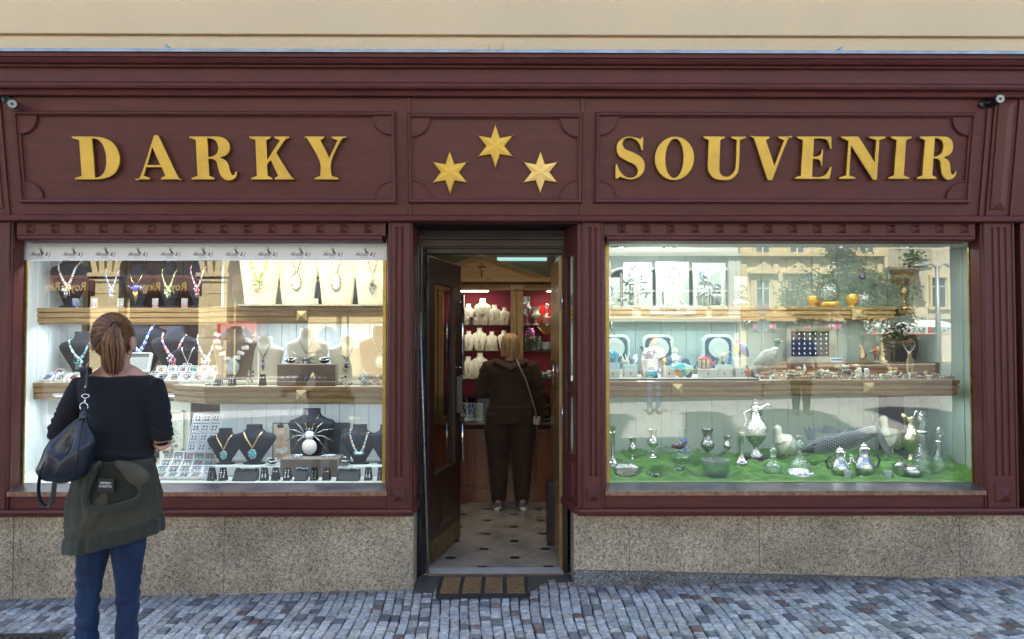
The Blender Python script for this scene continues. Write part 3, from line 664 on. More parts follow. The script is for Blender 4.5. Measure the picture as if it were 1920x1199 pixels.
def glyph(ch, px0, px1, py0, py1, parent):
    x0, v0 = FP(px0, py1); x1, v1 = FP(px1, py0); g = GL[ch]
    gw = max(p[0] for c in g for p in c); sx = (x1-x0)/gw; sy = v1-v0
    cu = bpy.data.curves.new('letter', 'CURVE'); cu.dimensions = '2D'; cu.fill_mode = 'BOTH'; cu.extrude = .012; cu.bevel_depth = .005; cu.bevel_resolution = 2; cu.offset = -.0065
    for c in g:
        pts = c if ch == 'O' else smooth_poly(c, 4)
        s = cu.splines.new('POLY'); s.points.add(len(pts)-1); s.use_cyclic_u = True
        for i, (a, b) in enumerate(pts): s.points[i].co = (a*sx, b*sy, 0, 1)
    o = bpy.data.objects.new('tmp', cu); COL.objects.link(o); dg = bpy.context.evaluated_depsgraph_get(); dg.update()
    me = bpy.data.meshes.new_from_object(o.evaluated_get(dg)); bpy.data.objects.remove(o)
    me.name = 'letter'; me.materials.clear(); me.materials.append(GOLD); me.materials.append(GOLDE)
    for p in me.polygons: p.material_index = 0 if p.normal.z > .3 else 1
    # curve plane xy -> fascia plane
    M = FM @ Matrix.Translation((x0, -.020, v0)) @ Matrix.Rotation(R(90), 4, 'X')
    me.transform(M); me.transform(Matrix.Translation(-parent.location))
    return link('letter', me, parent)
def pos(px, py): x, v = FP(px, py); return FM @ Vector((x, 0, v))
s1 = thing('sign', 'gilt raised capitals reading DARKY above the left window', 'sign', pos(400, 340), 'gilt letter signs on the fascia')
for ch, a, b in (('D',146,228),('A',258,341),('R',363,446),('K',474,553),('Y',576,652)): glyph(ch, a, b, 257, 338.5, s1)
s2 = thing('sign', 'gilt raised capitals reading SOUVENIR above the right window', 'sign', pos(1470, 340), 'gilt letter signs on the fascia')
for ch, a, b in (('S',1151.5,1209),('O',1224,1301),('U',1313,1396),('V',1401,1482),('E',1486,1559),('N',1568,1656),('I',1660,1705),('R',1713,1793)): glyph(ch, a, b, 257, 337.5, s2)
for px, py, lab in ((929,275,'gilt six pointed star at the top of the trio over the door'),(844,324,'gilt six pointed star lower left of the trio over the door'),(1013,324,'paler gilt six pointed star lower right of the trio over the door')):
    x, v = FP(px, py); m = MB(); ro = .140; ri = .062
    t = thing('star', lab, 'star', pos(px, py), 'gilt stars over the door')
    pts = []
    for k in range(12):
        a = R(90+30*k); rr = (ro if k % 2 == 0 else ri); 
        if k % 6 and k % 2 == 0: rr *= .97
        pts.append((x+rr*math.cos(a)*.98, v+rr*math.sin(a)))
    n = 12
    vs = [(a, -.008, b) for a, b in pts]+[(a, -.016, b) for a, b in pts]+[(x+(a-x)*.93, -.022, v+(b-v)*.93) for a, b in pts]+[(x,-.026,v)]
    fs = [tuple(range(12))]+[(i, (i+1) % n, (i+1) % n+n, i+n) for i in range(n)]+[(i+n, (i+1) % n+n, (i+1) % n+2*n, i+2*n) for i in range(n)]+[(i+2*n, (i+1) % n+2*n, 3*n) for i in range(n)]
    m.add(vs, fs)
    m.xf(FM); m.build('star_plate', mat('gilt_pale', (.66,.46,.17), .4, .65, noise_s=9, noise_a=.14) if px > 1000 else GOLD, t)
    m = MB()
    for k in range(0, 12, 2): m.ell((pts[k][0], -.02, pts[k][1]), .006, 8, 6)
    for k in range(0, 12, 2): m.tube([(pts[k][0]*.95+x*.05, .0, pts[k][1]*.95+v*.05), (pts[k][0], -.02, pts[k][1])], .002, 5)
    m.xf(FM); m.build('tip_pin', GOLDE, t, smooth=True)

# ================================================================== SECURITY CAMERAS
def seccam(base, head, dirv, lab):
    t = thing('security_camera', lab, 'security camera', base, 'security cameras on the shopfront')
    b, h, dv = Vector(base), Vector(head), Vector(dirv).normalized()
    m = MB(); m.lathe([(0,0),(.028,0),(.028,.008),(.018,.016),(0,.016)], n=20); m.xf(Matrix.Translation(b) @ Matrix.Rotation(R(90), 4, 'X')); m.tube([b+Vector((0,-.01,0)), (b+h)/2+Vector((0,-.012,.0)), h-dv*.05], .009, 10); m.build('bracket', BLACK, t, auto=40)
    m = MB(); m.tube([h-dv*.085, h-dv*.08, h+dv*.028, h+dv*.03], [.02,.026,.027,.025], 20); m.tube([h-dv*.06+Vector((0,0,.004)), h+dv*.045+Vector((0,0,.004))], [.029,.029], 20); 
    m.build('housing', BLACK, t, auto=40)
    m = MB(); m.tube([h+dv*.0455, h+dv*.047], [.024,.024], 20, m=1); m.tube([h+dv*.047, h+dv*.050], [.010,.009], 14)
    for k in range(12):
        a = k*math.pi/6; up = Vector((0,0,1)); sx = dv.cross(up).normalized(); uy = sx.cross(dv)
        m.ell(h+dv*.048+sx*.017*math.cos(a)+uy*.017*math.sin(a), .0028, 6, 4, m=0)
    m.build('lens', [BLACK, mat('lens_ring', (.45,.5,.5), .25, .3)], t)
p1 = W(22, 187, -.16); seccam(pos(14,184)+Vector((0,-.012,-.01)), W(24,196,-.24), (.50,-.85,-.22), 'black bullet camera at the left end of the fascia beside DARKY')
seccam(pos(1841,196)+Vector((0,-.005,0)), W(1868,190,-.22), (-.12,-1,-.02), 'black bullet camera on an arm at the right end beside SOUVENIR')

# ================================================================== DOORMAT, GRATE, THINGS AT THE RIGHT EDGE
def gz(x): return ground(x)
mt = thing('doormat', 'black rubber doormat with four panels of tan bristle strips', 'doormat', (WX(905,-.1,1100), -.1, ground(-.1)))
A = [W(823,1079,.1),W(988,1079,.1)]
xa, xb = WX(822,.08,1080), WX(986,.08,1080); ya, yb = -.14, .20
xa, xb = -.60, .145
xa = W(818,1110,-.1).x; xb = W(992,1110,-.1).x
m = MB(); zt0 = .012
m.box(xa, xb, ya, yb, -.028+.016, .004); fr = m.build('rubber_frame', mat('rubber', (.018,.018,.02), .7, bump=.3, bump_s=90), mt, bev=.003)
m = MB(); wd_ = (xb-xa-.05)/4
for k in range(5): xx = xa+.012+k*wd_ + (k*.0065); m.box(xx-.012, xx+.012, ya, yb, .004, .014)
m.box(xa, xb, ya, ya+.025, .004, .012); m.box(xa, xb, yb-.012, yb, .004, .012); m.build('rubber_rib', MATS['rubber'], mt, bev=.003)
rng = random.Random(1)
for k in range(4):
    x0 = xa+.012+k*(wd_+.0065)+.014; x1 = x0+wd_-.024; m = MB()
    nrow = 8
    for r in range(nrow):
        y = ya+.04+r*(yb-ya-.065)/(nrow-1)
        for i in range(34):
            x = lerp(x0, x1, i/33); m.cbox((x+rng.uniform(-.001,.001), y+rng.uniform(-.002,.002), .010+rng.uniform(0,.003)), .004, .011, .012, rot=Matrix.Rotation(rng.uniform(-.3,.3), 3, 'X'))
    m.build('bristle_panel', mat('coir', (.26,.155,.075), .95, noise_s=90, noise_a=.35), mt)
gr = thing('drain_grate', 'dark iron drain grate set in the setts at the lower left', 'drain grate', (-3.2,-.72,ground(-3.2)))
m = MB(); g0x, g1x = -3.75, W(108,1192,-.60).x
g0y, g1y = -1.1, -.56
N = 26
for i in range(N): 
    x = lerp(g0x+.02, g1x-.02, i/(N-1)); m.box(x-.006, x+.006, g0y+.02, g1y-.02, ground(x)-.012, ground(x)+.009)
for y in [g0y+.02+j*(g1y-g0y-.04)/9 for j in range(10)]:
    m.add([(g0x,y-.006,ground(g0x)-.012),(g1x,y-.006,ground(g1x)-.012),(g1x,y+.006,ground(g1x)-.012),(g0x,y+.006,ground(g0x)-.012),(g0x,y-.006,ground(g0x)+.008),(g1x,y-.006,ground(g1x)+.008),(g1x,y+.006,ground(g1x)+.008),(g0x,y+.006,ground(g0x)+.008)], [(0,1,2,3),(4,5,6,7),(0,1,5,4),(2,3,7,6),(0,3,7,4),(1,2,6,5)])
IRON = mat('rusty_iron', (.10,.085,.075), .6, .6, noise_s=20, noise_a=.4, bump=.4, bump_s=50)
m.build('bars', IRON, gr)
m = MB(); 
def gb(xa,xb,ya,yb,h0,h1,mbm): mbm.add([(xa,ya,ground(xa)+h0),(xb,ya,ground(xb)+h0),(xb,yb,ground(xb)+h0),(xa,yb,ground(xa)+h0),(xa,ya,ground(xa)+h1),(xb,ya,ground(xb)+h1),(xb,yb,ground(xb)+h1),(xa,yb,ground(xa)+h1)], [(0,1,2,3),(4,5,6,7),(0,1,5,4),(1,2,6,5),(2,3,7,6),(3,0,4,7)])
gb(g0x-.02,g1x+.02,g1y-.004,g1y+.022,-.02,.0105,m); gb(g1x,g1x+.022,g0y,g1y-.004,-.02,.0105,m); m.build('grate_frame', IRON, gr)
m = MB(); gb(g0x,g1x,g0y,g1y,-.0115,.0062,m); m.build('pit', mat('pit_dark', (.012,.012,.012), .9), gr)  # near-black slab stands for the shade between and below the bars
# wrought bracket sign and passer-by seen past the right end
xw = X1+.25
br = thing('wall_bracket', 'black wrought iron bracket on the wall past the right end of the shopfront', 'bracket', (xw+.1,.1,2.4))
m = MB(); z = WZ(338,-.1); m.tube([(X1+.10,.1,z),(X1+.13,-.1,z),(X1+.55,-.14,z)], .012, 8); z2 = WZ(258,-.1); m.tube([(X1+.04,.1,z2),(X1+.06,0,z2-.10),(X1+.13,-.12,z),], .010, 8); m.tube([(X1+.04,.1,z2+.02),(X1+.5,-.12,z2+.02)], .012, 8)
m.tube([(X1+.11,-.06,z-.03),(X1+.15,-.08,z-.045),(X1+.2,-.1,z-.03)], .004, 6); m.build('bracket_arm', IRON, br, smooth=True)

bnr = thing('hanging_banner', 'bright blue banner hanging on the wall past the right end of the shopfront', 'banner', (X1+.3,.0,1.6)); m = MB(); a = W(1911,600,.0); b_ = W(1911,690,.0); m.box(X1+.035, X1+.7, -.02, -.012, b_.z, a.z); m.build('cloth', mat('banner_blue', (.03,.17,.52), .7, noise_s=9, noise_a=.2), bnr)
m = MB(); m.tube([(X1+.03,-.016,a.z+.008),(X1+.75,-.016,a.z+.008)], .008, 8); m.build('rod', IRON, bnr, smooth=True)
rk = thing('garment_rack', 'dark garment rack standing past the right end under the blue banner', 'rack', (X1+.4,-.05,ground(X1))); m = MB(); zr = b_.z-.02
m.tube([(X1+.06,-.05,ground(X1)),(X1+.06,-.05,zr),(X1+.7,-.05,zr),(X1+.7,-.05,ground(X1+.7))], .012, 8); m.build('frame', IRON, rk, smooth=True)
for k in range(5): m = MB(); m.prism([(X1+.08+.11*k,zr-.02),(X1+.17+.11*k,zr-.02),(X1+.20+.11*k,zr-.75),(X1+.06+.11*k,zr-.75)], -.08+.012*k, -.02+.012*k); m.build('hanging_cloth', [BLACKM, IRON][k % 2], rk, bev=.008)
# ================================================================== DISPLAY WINDOWS
LEDC = mat('lamp_face', (.95,1,1), .5, emit=10)
LEDW = mat('warm_lamp_face', (1,.9,.6), .5, emit=30)
def area(loc, sx, sy, e, col, rot=(0,0,0), par=None, name='lamp_light', spread=None):
    l = bpy.data.lights.new(name, 'AREA'); l.shape = 'RECTANGLE'; l.size = sx; l.size_y = sy; l.energy = e; l.color = col
    if spread: l.spread = R(spread)
    o = bpy.data.objects.new(name, l); COL.objects.link(o); o.location = loc; o.rotation_euler = rot
    return o
def shelf(case, path, zt, zb, yback, studs=(), m=OAK):
    th = zt-zb
    pr = [(-.02,zb),(0,zb),(.004,zb+th*.10),(.012,zb+th*.14),(.012,zb+th*.34),(.004,zb+th*.37),(.004,zb+th*.41),(.016,zb+th*.44),(.016,zb+th*.66),(.006,zb+th*.69),(.006,zb+th*.73),(.018,zb+th*.77),(.022,zb+th*.97),(.018,zt),(-.02,zt)]
    m_ = MB(); m_.sweep([(o, z) for o, z in pr], path); sh = m_.build('shelf', m, case)
    t = MB(); poly = [(x, y+.004) for x, y in path]+[(path[-1][0], yback), (path[0][0], yback)]
    t.prismz(poly, zt-.025, zt-.001); t.build('shelf_top', mat('shelf_cloth', (.66,.64,.54), .9), sh)
    for x, y, z in studs:
        s_ = MB(); s_.pyramid((x, y, z), .036, .036, .03, base=.02); s_.build('stud', mat('pale_oak', (.50,.36,.16), .4), sh)
    return sh
def boards(m, x0, x1, y, z0, z1, pitch=.115, gr=.006):
    x = x0
    while x < x1-.01:
        e = min(x+pitch, x1); m.box(x+gr*.3, e-gr*.3, y, y+.02, z0, z1); m.box(x+pitch*.42, min(x+pitch*.42+.008, x1), y-.004, y, z0, z1) if x+pitch*.42 < x1 else None
        x = e
ZF = .665                                     # display floor
ZC = WZ(455, .16)+.02                         # soffit inside the windows
def caseshell(lab, x0, x1, yb, loc):
    c = thing('display_case', lab, 'display case', loc)
    m = MB(); m.box(x0, x1, .20, yb, ZF-.05, ZF-.003); m.build('case_floor', mat('case_floor_cream', (.62,.62,.56), .7), c)
    m = MB(); m.box(x0, x1, .17, yb, ZC, ZC+.03); m.build('case_ceiling', WHITEP, c)
    return c
# ---------- left window
lx0, lx1, lyb = -3.62, WINL[1]+.10, 1.12
dcl = caseshell('white panelled display case with two oak shelves behind the left window', lx0, lx1, lyb, (-2.2, .5, ZF))
m = MB(); m.box(lx0-.03, lx0, .17, lyb, ZF-.05, ZC)
for k in range(7): m.box(lx0, lx0+.006, .22+k*.13, .22+k*.13+.035, ZF, ZC)
m.build('side_panel', WHITEP, dcl)
m = MB(); m.box(lx1, lx1+.02, .17, lyb, ZF-.05, ZC); m.build('side_panel', WHITEP, dcl)
# back: white boards left and right, a dark wooden opening between
xo0, xo1 = WX(152, lyb), WX(405, lyb-.4)
m = MB(); boards(m, lx0, xo0, lyb, ZF, ZC); m.build('back_panel', WHITEP, dcl)
m = MB(); m.box(xo1, lx1, .862, .88, 1.90, ZC); m.build('back_panel', mat('tan_back_cloth', (.27,.235,.18), .9), dcl)
m = MB(); boards(m, xo1, lx1, .86, ZF, 1.90); m.box(xo1-.02, xo1, .86, lyb+.1, ZF, ZC); m.build('back_panel', mat('grey_white_panel', (.60,.64,.66), .5), dcl)
m = MB(); boards(m, xo0, xo1, lyb+.08, ZF, ZC, .16, .012); m.build('back_panel', mat('dark_back_board', (.05,.022,.016), .5, noise_s=6, noise_a=.4, stretch=(6,6,1)), dcl)
sh1y, sh1r = .75, .45
L1 = shelf(dcl, [(lx0, .75), (WX(375,.75), .75), (WX(392,.68), .70), (WX(405,.6), .58), (WX(428,.46), .46), (lx1, .45)], 1.896, 1.768, .86, [(WX(567,.43), .43, 1.825)])
sh = shelf(dcl, [(lx0, .72), (WX(328,.72), .72), (WX(330,.5), .52), (WX(352,.42), .43), (WX(385,.28), .30), (lx1, .27)], 1.322, 1.195, .86, [(WX(567,.25), .252, 1.262)])
# right end of the top shelf: white board ledge
m = MB(); m.box(WX(455,.5), lx1-.002, .40, .52, 1.897, 1.909); m.build('ledge_board', CREAMV, L1)
# lamps
for px, c in ((150,1),(330,1),(520,0),(640,0)):
    x = WX(px, .5); t = thing('downlight', {150:'round downlight over the leftmost black busts',330:'round downlight over the crystal necklaces',520:'warm downlight over the green necklace bust',640:'warm downlight over the tall cream busts'}[px], 'lamp', (x, .45, ZC), 'downlights in the left window')
    m = MB(); m.lathe([(.028,-.012),(.042,-.012),(.045,0),(.028,0)], (x,.45,ZC), 18); m.build('bezel', CHROME, t, auto=40)
    m = MB(); m.lathe([(0,-.010),(.027,-.010),(.027,-.006),(0,-.006)], (x,.45,ZC), 18); m.build('lamp_disc', LEDW if not c else LEDC, t)
area((-2.8,.27,ZC-.03), 1.1, .12, 3.0, (.88,.96,1), rot=(R(10),0,0)); area((-1.5,.27,ZC-.03), 1.3, .12, 2.0, (1,.90,.66), rot=(R(10),0,0))
for z, y, e in ((1.815,.72,2.0), (1.235,.50,2.2)):
    t = thing('strip_lamp', 'slim white strip lamp under the %s oak shelf of the left window' % ('upper' if z > 1.5 else 'lower'), 'lamp', (-2.0, y, z), 'strip lamps under the shelves')
    m = MB(); m.box(-3.4, -2.3, y+.09, y+.115, z-.006, z+.012); m.build('housing', WHITE, t)
    m = MB(); m.box(-3.38, -2.32, y+.092, y+.113, z-.010, z-.0062); m.build('diffuser', mat('strip_glow', (.8,.92,1), .5, emit=1.2), t)
    area((-2.95, y+.10, z-.03), 1.1, .05, e*.7, (.78,.90,1)); area((-1.42, (.53 if z > 1.5 else .36), z-.03), 1.15, .05, e*.7, (.78,.90,1), rot=(R(8),0,0))
# banner with the maker's name
bn = thing('banner', 'white strip banner with owl emblems and script names atop the left window', 'banner', (W(380,470,.17).x, .175, WZ(488,.17)))
m = MB(); za, zb2 = WZ(489,.136), WZ(453,.136)
m.box(WINL[0]-.004, WINL[1]+.004, .134, .138, za, zb2); m.build('strip', mat('banner_white', (.86,.87,.90), .7), bn)
INK = mat('black_ink', (.02,.015,.02), .7)
def textmesh(s, size, shear=0, ext=.0005, res=2):
    cu = bpy.data.curves.new('t', 'FONT'); cu.body = s; cu.size = size; cu.shear = shear; cu.extrude = ext; cu.offset = size*.004; cu.align_x = 'CENTER'; cu.resolution_u = res
    o = bpy.data.objects.new('tmp', cu); COL.objects.link(o); dg = bpy.context.evaluated_depsgraph_get(); dg.update()
    me = bpy.data.meshes.new_from_object(o.evaluated_get(dg)); bpy.data.objects.remove(o); me.materials.clear(); return me
def text(name, s, size, loc, mt_, parent, shear=0, ext=.0005, rz=0, rx=90, sx=1, ry=0):
    me = textmesh(s, size, shear, ext); me.name = name; me.materials.append(mt_)
    me.transform(Matrix.Translation(loc) @ Matrix.Rotation(R(rz), 4, 'Z') @ Matrix.Rotation(R(ry), 4, 'Y') @ Matrix.Rotation(R(rx), 4, 'X') @ Matrix.Diagonal((sx,1,1,1)))
    if parent:
        r = parent
        while r.parent: r = r.parent
        me.transform(Matrix.Translation(-r.location))
    return link(name, me, parent)
for k in range(11):
    px = 76+60.9*k; c = W(px, 475, .133)
    m = MB(); y = .1336
    O = lambda dx, dz: (c.x+.004+(dx)*.8, c.z+(dz)*.8)
    ring_o = [O(-.006+.0105*math.cos(t*R(20)), .036+.0105*math.sin(t*R(20))) for t in range(18)]
    m.tube([(x, y-.0008, z) for x, z in ring_o+[ring_o[0]]], .0013, 5)
    m.ell((O(-.005,.034)[0], y-.0005, O(-.005,.034)[1]), (.0035,.0006,.0035), 8, 4)
    m.prism([O(*k_) for k_ in ((-.009,.027),(-.001,.027),(.012,.012),(.024,-.001),(.012,.001),(.009,-.004),(.006,.001),(-.001,-.004),(.0,.006),(-.009,.016))], y-.0006, y+.0002)
    e = m.build('owl_emblem', INK, bn)
    text('script_name', 'Alcozer & J', .036, (c.x-.003, y-.0006, c.z-.018), INK, bn, shear=.45, ext=.0004, sx=.80)
    text('small_lettering', 'FIRENZE', .009, (c.x-.006, y-.0006, c.z-.031), mat('grey_ink', (.25,.25,.25), .7), bn, ext=.0003, sx=1.4)

# ---------- bust and jewellery prototypes (normalised height 1)
PC = [(0,.30,.10),(.02,.31,.105),(.35,.36,.12),(.62,.415,.13),(.69,.42,.13),(.725,.395,.125),(.76,.30,.115),(.80,.21,.105),(.86,.17,.10),(.95,.165,.10),(1.0,.15,.09)]
PB = [(0,.22,.12),(.03,.23,.125),(.06,.13,.08),(.12,.16,.085),(.40,.32,.12),(.60,.43,.15),(.69,.45,.155),(.75,.40,.15),(.80,.27,.13),(.85,.185,.12),(.93,.16,.11),(1,.165,.11)]
PR = [(0,.23,.10),(.05,.27,.12),(.3,.33,.15),(.5,.40,.17),(.66,.43,.16),(.74,.38,.14),(.80,.22,.12),(.86,.155,.10),(1,.15,.10)]
def prof_at(P, z):
    for a, b in zip(P, P[1:]):
        if a[0] <= z <= b[0]:
            t = (z-a[0])/(b[0]-a[0]); return a[1]+(b[1]-a[1])*t, a[2]+(b[2]-a[2])*t
    return P[-1][1], P[-1][2]
def front(P, x, z):
    w_, d_ = prof_at(P, z); e = 2.6 if z < .78 else 2
    return -d_*max(0, 1-min(1, abs(x)/w_)**e)**(1/e)
def mkbust(P, name, m, lab):
    b = MB(); rs = []; n = 28
    zs = sorted(set([p[0] for p in P]+[P[0][0]+i/26 for i in range(27)]))
    for z in zs:
        w_, d_ = prof_at(P, z); e = 2.6 if z < .78 else 2; r = []
        for j in range(n):
            a = 2*math.pi*j/n; c_, s_ = math.cos(a), math.sin(a)
            r.append((w_*math.copysign(abs(c_)**(2/e), c_), d_*math.copysign(abs(s_)**(2/e), s_), z))
        rs.append(r)
    b.rings(rs); o = b.build(name, m, auto=50); return Proto(tag(o, lab, 'bust'))
B = {'cream': mkbust(PC, 'necklace_bust', CREAMV, ''), 'taupe': mkbust(PC, 'necklace_bust', TAUPE, ''), 'black': mkbust(PB, 'necklace_bust', BLACKV, ''), 'round': mkbust(PR, 'necklace_bust', CREAMV, '')}
PP = {'cream': PC, 'taupe': PC, 'black': PB, 'round': PR}
GEM = {k: mat('gem_'+k, c, .12, .0, coat=.6) for k, c in dict(blue=(.05,.12,.75), clear=(.72,.76,.8), green=(.16,.42,.08), pink=(.62,.16,.30), red=(.45,.02,.03), aqua=(.10,.45,.48), amber=(.55,.25,.03), violet=(.22,.08,.42), jet=(.02,.02,.025), coral=(.72,.28,.18), opal=(.72,.70,.66), lime=(.45,.62,.05)).items()}
def vpath(P, z0, zd, wn=.17, curve=0, n=14):
    pts = []
    for i in range(n+1):
        t = -1+2*i/n; u = abs(t)
        z = zd+(z0-zd)*(u**(1+curve)); x = wn*t if curve else wn*t
        pts.append((x, front(P, x, z)-.012, z))
    return pts
def mknecklace(style, P):
    t = thing('necklace', '', 'necklace'); y0 = lambda x, z: front(P, x, z)-.02
    def chain(m_, zd, wn=.17, r=.010, curve=0, beads=None, z0=.86):
        c = MB(); pts = vpath(P, z0, zd, wn, curve, 18)
        if beads:
            kinds = beads
            for i in range(len(pts)-1):
                a, b_ = Vector(pts[i]), Vector(pts[i+1])
                for s_ in (0, .5):
                    p = a.lerp(b_, s_); k = kinds[(i*2+int(s_*2)) % len(kinds)]; big = 1.0+.9*max(0, 1-abs(p.x)/wn)
                    c.ell(p+Vector((0,-.006,0)), (.018*big, .014*big, .020*big), 7, 5, m=k)
        else: c.tube(pts, r, 6)
        # round the neck
        return c
    if style == 'pendant':
        chain(0, .42).build('chain', SILVERD, t, smooth=True)
        m = MB(); z = .33; y = y0(0, z); m.ell((0,y,z), (.085,.03,.115), 12, 8)
        for k in range(16):
            a = k*math.pi/8; m.ell((.085*math.cos(a), y, z+.115*math.sin(a)), .022, 6, 4, m=1)
        m.ell((0,y,z+.14), .025, 6, 5, m=1); m.build('pendant', [GEM['opal'], SILVERD], t, smooth=True)
    elif style == 'dark_pendant':
        chain(0, .40).build('chain', SILVERD, t, smooth=True)
        m = MB(); z = .28; y = y0(0, z); m.ell((0,y,z+.03), (.05,.03,.07), 10, 7)
        for k in range(14): 
            a = k*.8; m.tube([(0,y-.01,z), (.07*math.cos(a), y-.015, z+.10*math.sin(a)), (.05*math.cos(a+.5), y-.02, z+.13*math.sin(a+.4))], .010, 5, m=1)
        m.build('pendant', [GEM['jet'], SILVERD], t, smooth=True)
    elif style == 'drop':
        chain(0, .50).build('chain', SILVERD, t, smooth=True)
        m = MB(); 
        for k, (dz, r_) in enumerate(((.47,.02),(.43,.03),(.37,.022),(.30,.04),(.235,.025))): m.ell((0, y0(0,dz), dz), (r_*.9,r_*.7,r_*1.2), 8, 6, m=k % 2)
        m.build('pendant', [SILVERD, GEM['violet']], t, smooth=True)
    elif style == 'spider':
        chain(0, .50).build('chain', SILVERD, t, smooth=True)
        m = MB(); z = .34; y = y0(0, z); m.ell((0,y,z-.03), (.05,.03,.07), 10, 7); m.ell((0,y-.005,z+.06), (.04,.03,.04), 10, 7)
        for s_ in (-1,1):
            for k in range(4):
                a = .75-.5*k; m.tube([(s_*.03,y,z+.03), (s_*.14,y-.02,z+.03+.12*a), (s_*.26,y-.005,z+.03+.30*(a-.15))], [.012,.010,.006], 6)
        m.build('pendant', SILVERD, t, smooth=True)
    elif style == 'big_spider':
        for s_ in (-1, 1):
            c = MB(); c.tube([(s_*.15,front(P,s_*.15,.86)-.01,.88), (s_*.05, front(P,.05,.62)-.02,.60)], .016, 8); c.build('chain', GOLDJ, t, smooth=True)
        m = MB(); z = .45; y = y0(0, z)-.02; m.ell((0,y,z), .085, 14, 10, m=1); m.lathe([(.075,0),(.095,.0),(.095,.03),(.075,.03)], n=20) if False else None
        m.tube([(.09*math.cos(k*R(20)), y-.02, z+.09*math.sin(k*R(20))) for k in range(19)], .014, 6)
        for k in (-1, 0, 1): m.ell((k*.05,y-.02,z+.13), .022, 7, 5)
        for s_ in (-1,1):
            for a0, l in ((1.0,.36),(.35,.42),(-.35,.40),(-.95,.42)):
                m.tube([(s_*.07,y,z), (s_*(.07+l*.5*math.cos(a0)), y-.06, z+l*.45*math.sin(a0)+.05), (s_*(.07+l*math.cos(a0)), y-.01, z+l*math.sin(a0)*.95)], [.014,.012,.007], 6)
        m.build('spider_body', [SILVERD, GEM['clear']], t, smooth=True)
        m = MB(); m.ell((0,y-.01,z-.25), (.14,.07,.17), 16, 12); m.build('opal_drop', mat('iridescent_opal', (.72,.55,.46), .12, coat=1, col2=(.55,.72,.75), c2s=9), t, smooth=True)
    elif style == 'shell':
        P_ = [(-.33,.84),(-.31,.72),(-.26,.60),(-.19,.49),(-.10,.40),(.08,.42),(.16,.50),(.24,.60),(.30,.72),(.33,.84)]
        for k, (x, z) in enumerate(P_):
            m = MB(); m.cbox((x,y0(x,z)-.005,z), .13, .03, .065, rot=Matrix.Rotation(-.25 if k % 2 else .3, 3, 'Y')); m.ell((x+.03,y0(x,z)-.02,z-.02), (.05,.02,.03), 8, 5); m.build('shell_link', GEM['opal'], t, bev=.004)
        m = MB(); m.ell((0,y0(0,.22)-.01,.24), (.13,.03,.16), 16, 9); m.build('pendant', mat('glass_cameo', (.55,.62,.62), .2, coat=.6, noise_s=9, noise_a=.4), t, smooth=True)
        m = MB(); m.tube([(.13*math.cos(k*R(20)), y0(0,.22)-.01, .24+.165*math.sin(k*R(20))) for k in range(19)], .012, 6); m.build('rim', SILVERD, t, smooth=True)
    elif style == 'gold_pendant':
        chain(0, .42, r=.018, wn=.20).build('chain', GOLDJ, t, smooth=True)
        m = MB(); z = .27; y = y0(0, z); m.ell((0,y,z), (.085,.035,.13), 12, 9)
        rng = random.Random(5)
        for k in range(26): a = k*.9; m.ell((.07*math.cos(a), y-.02, z+.11*math.sin(a)), rng.uniform(.015,.03), 6, 4, m=1)
        m.build('pendant', [GEM['aqua'] if P is PB else GEM['opal'], SILVERD], t, smooth=True)
    elif style == 'tree':
        chain(0, .42, r=.014).build('chain', SILVER, t, smooth=True)
        m = MB(); z = .30; y = y0(0, z); m.tube([(0,y,z-.14),(0,y,z+.02)], .02, 6)
        for k in range(9):
            a = R(-10+25*k); m.tube([(0,y,z-.02), (.07*math.cos(a), y-.01, z+.05+.05*math.sin(a)), (.13*math.cos(a), y, z+.03+.09*math.sin(a))], .010, 5); m.ell((.13*math.cos(a), y, z+.03+.09*math.sin(a)), .022, 6, 4)
        m.build('pendant', SILVER, t, smooth=True)
    elif style.startswith('crystal'):
        cols = {'crystal_blue': ['blue','clear','blue','clear'], 'crystal_green': ['lime','green','clear','lime'], 'crystal_clear': ['clear','opal','clear','amber'], 'crystal_pink': ['pink','coral','clear','violet'], 'crystal_aqua': ['aqua','clear','jet','aqua'], 'crystal_white': ['opal','clear','opal','blue']}[style]
        mats = [GEM[c] for c in cols]+[SILVER]
        c = chain(0, .42, wn=.23, curve=.6, beads=[0,4,1,0,2,4,3]); c.build('bead_string', mats, t, smooth=True)
        m = MB(); rng = random.Random(len(style)); z = .36; y = y0(0, z)-.01
        for k in range(16):
            a = k*.7; rr = rng.uniform(.02,.10); m.ell((rr*math.cos(a), y-rng.uniform(0,.03), z+rr*math.sin(a)*.9), rng.uniform(.014,.034), 7, 5, m=rng.choice((0,1,2,3,4)))
        for k in range(4): m.tube([((k-1.5)*.035,y,z-.05), ((k-1.5)*.04,y,z-.14-rng.uniform(0,.05))], .009, 5, m=4)
        m.build('pendant_cluster', mats, t, smooth=True)
    elif style == 'tassel':
        c = MB()
        for s_ in (-1, 1): c.tube([(s_*.2,front(P,.2,.78)-.01,.84),(s_*.12,front(P,.12,.6)-.02,.64),(0,y0(0,.45),.5)], .013, 6)
        c.build('chain', GOLDJ, t, smooth=True)
        m = MB(); y = y0(0,.46)-.02; m.ell((0,y,.46), (.10,.05,.07), 12, 8, m=1)
        for k in range(10): m.ell((-.2+.045*k,y,.46+.03*math.cos(k)), .028, 6, 5, m=k % 2)
        for k in range(5): m.tube([((k-2)*.03,y,.40), ((k-2)*.028,y,.10+.05*abs(k-2))], .010, 5)
        m.build('tassel', [GOLDJ, GEM['blue']], t, smooth=True)
    elif style == 'beads':
        c = chain(0, .28, wn=.22, curve=.9, beads=[0,1,0,0,2]); c.build('bead_string', [GEM['opal'], GEM['aqua'], GOLDJ], t, smooth=True)
        m = MB()
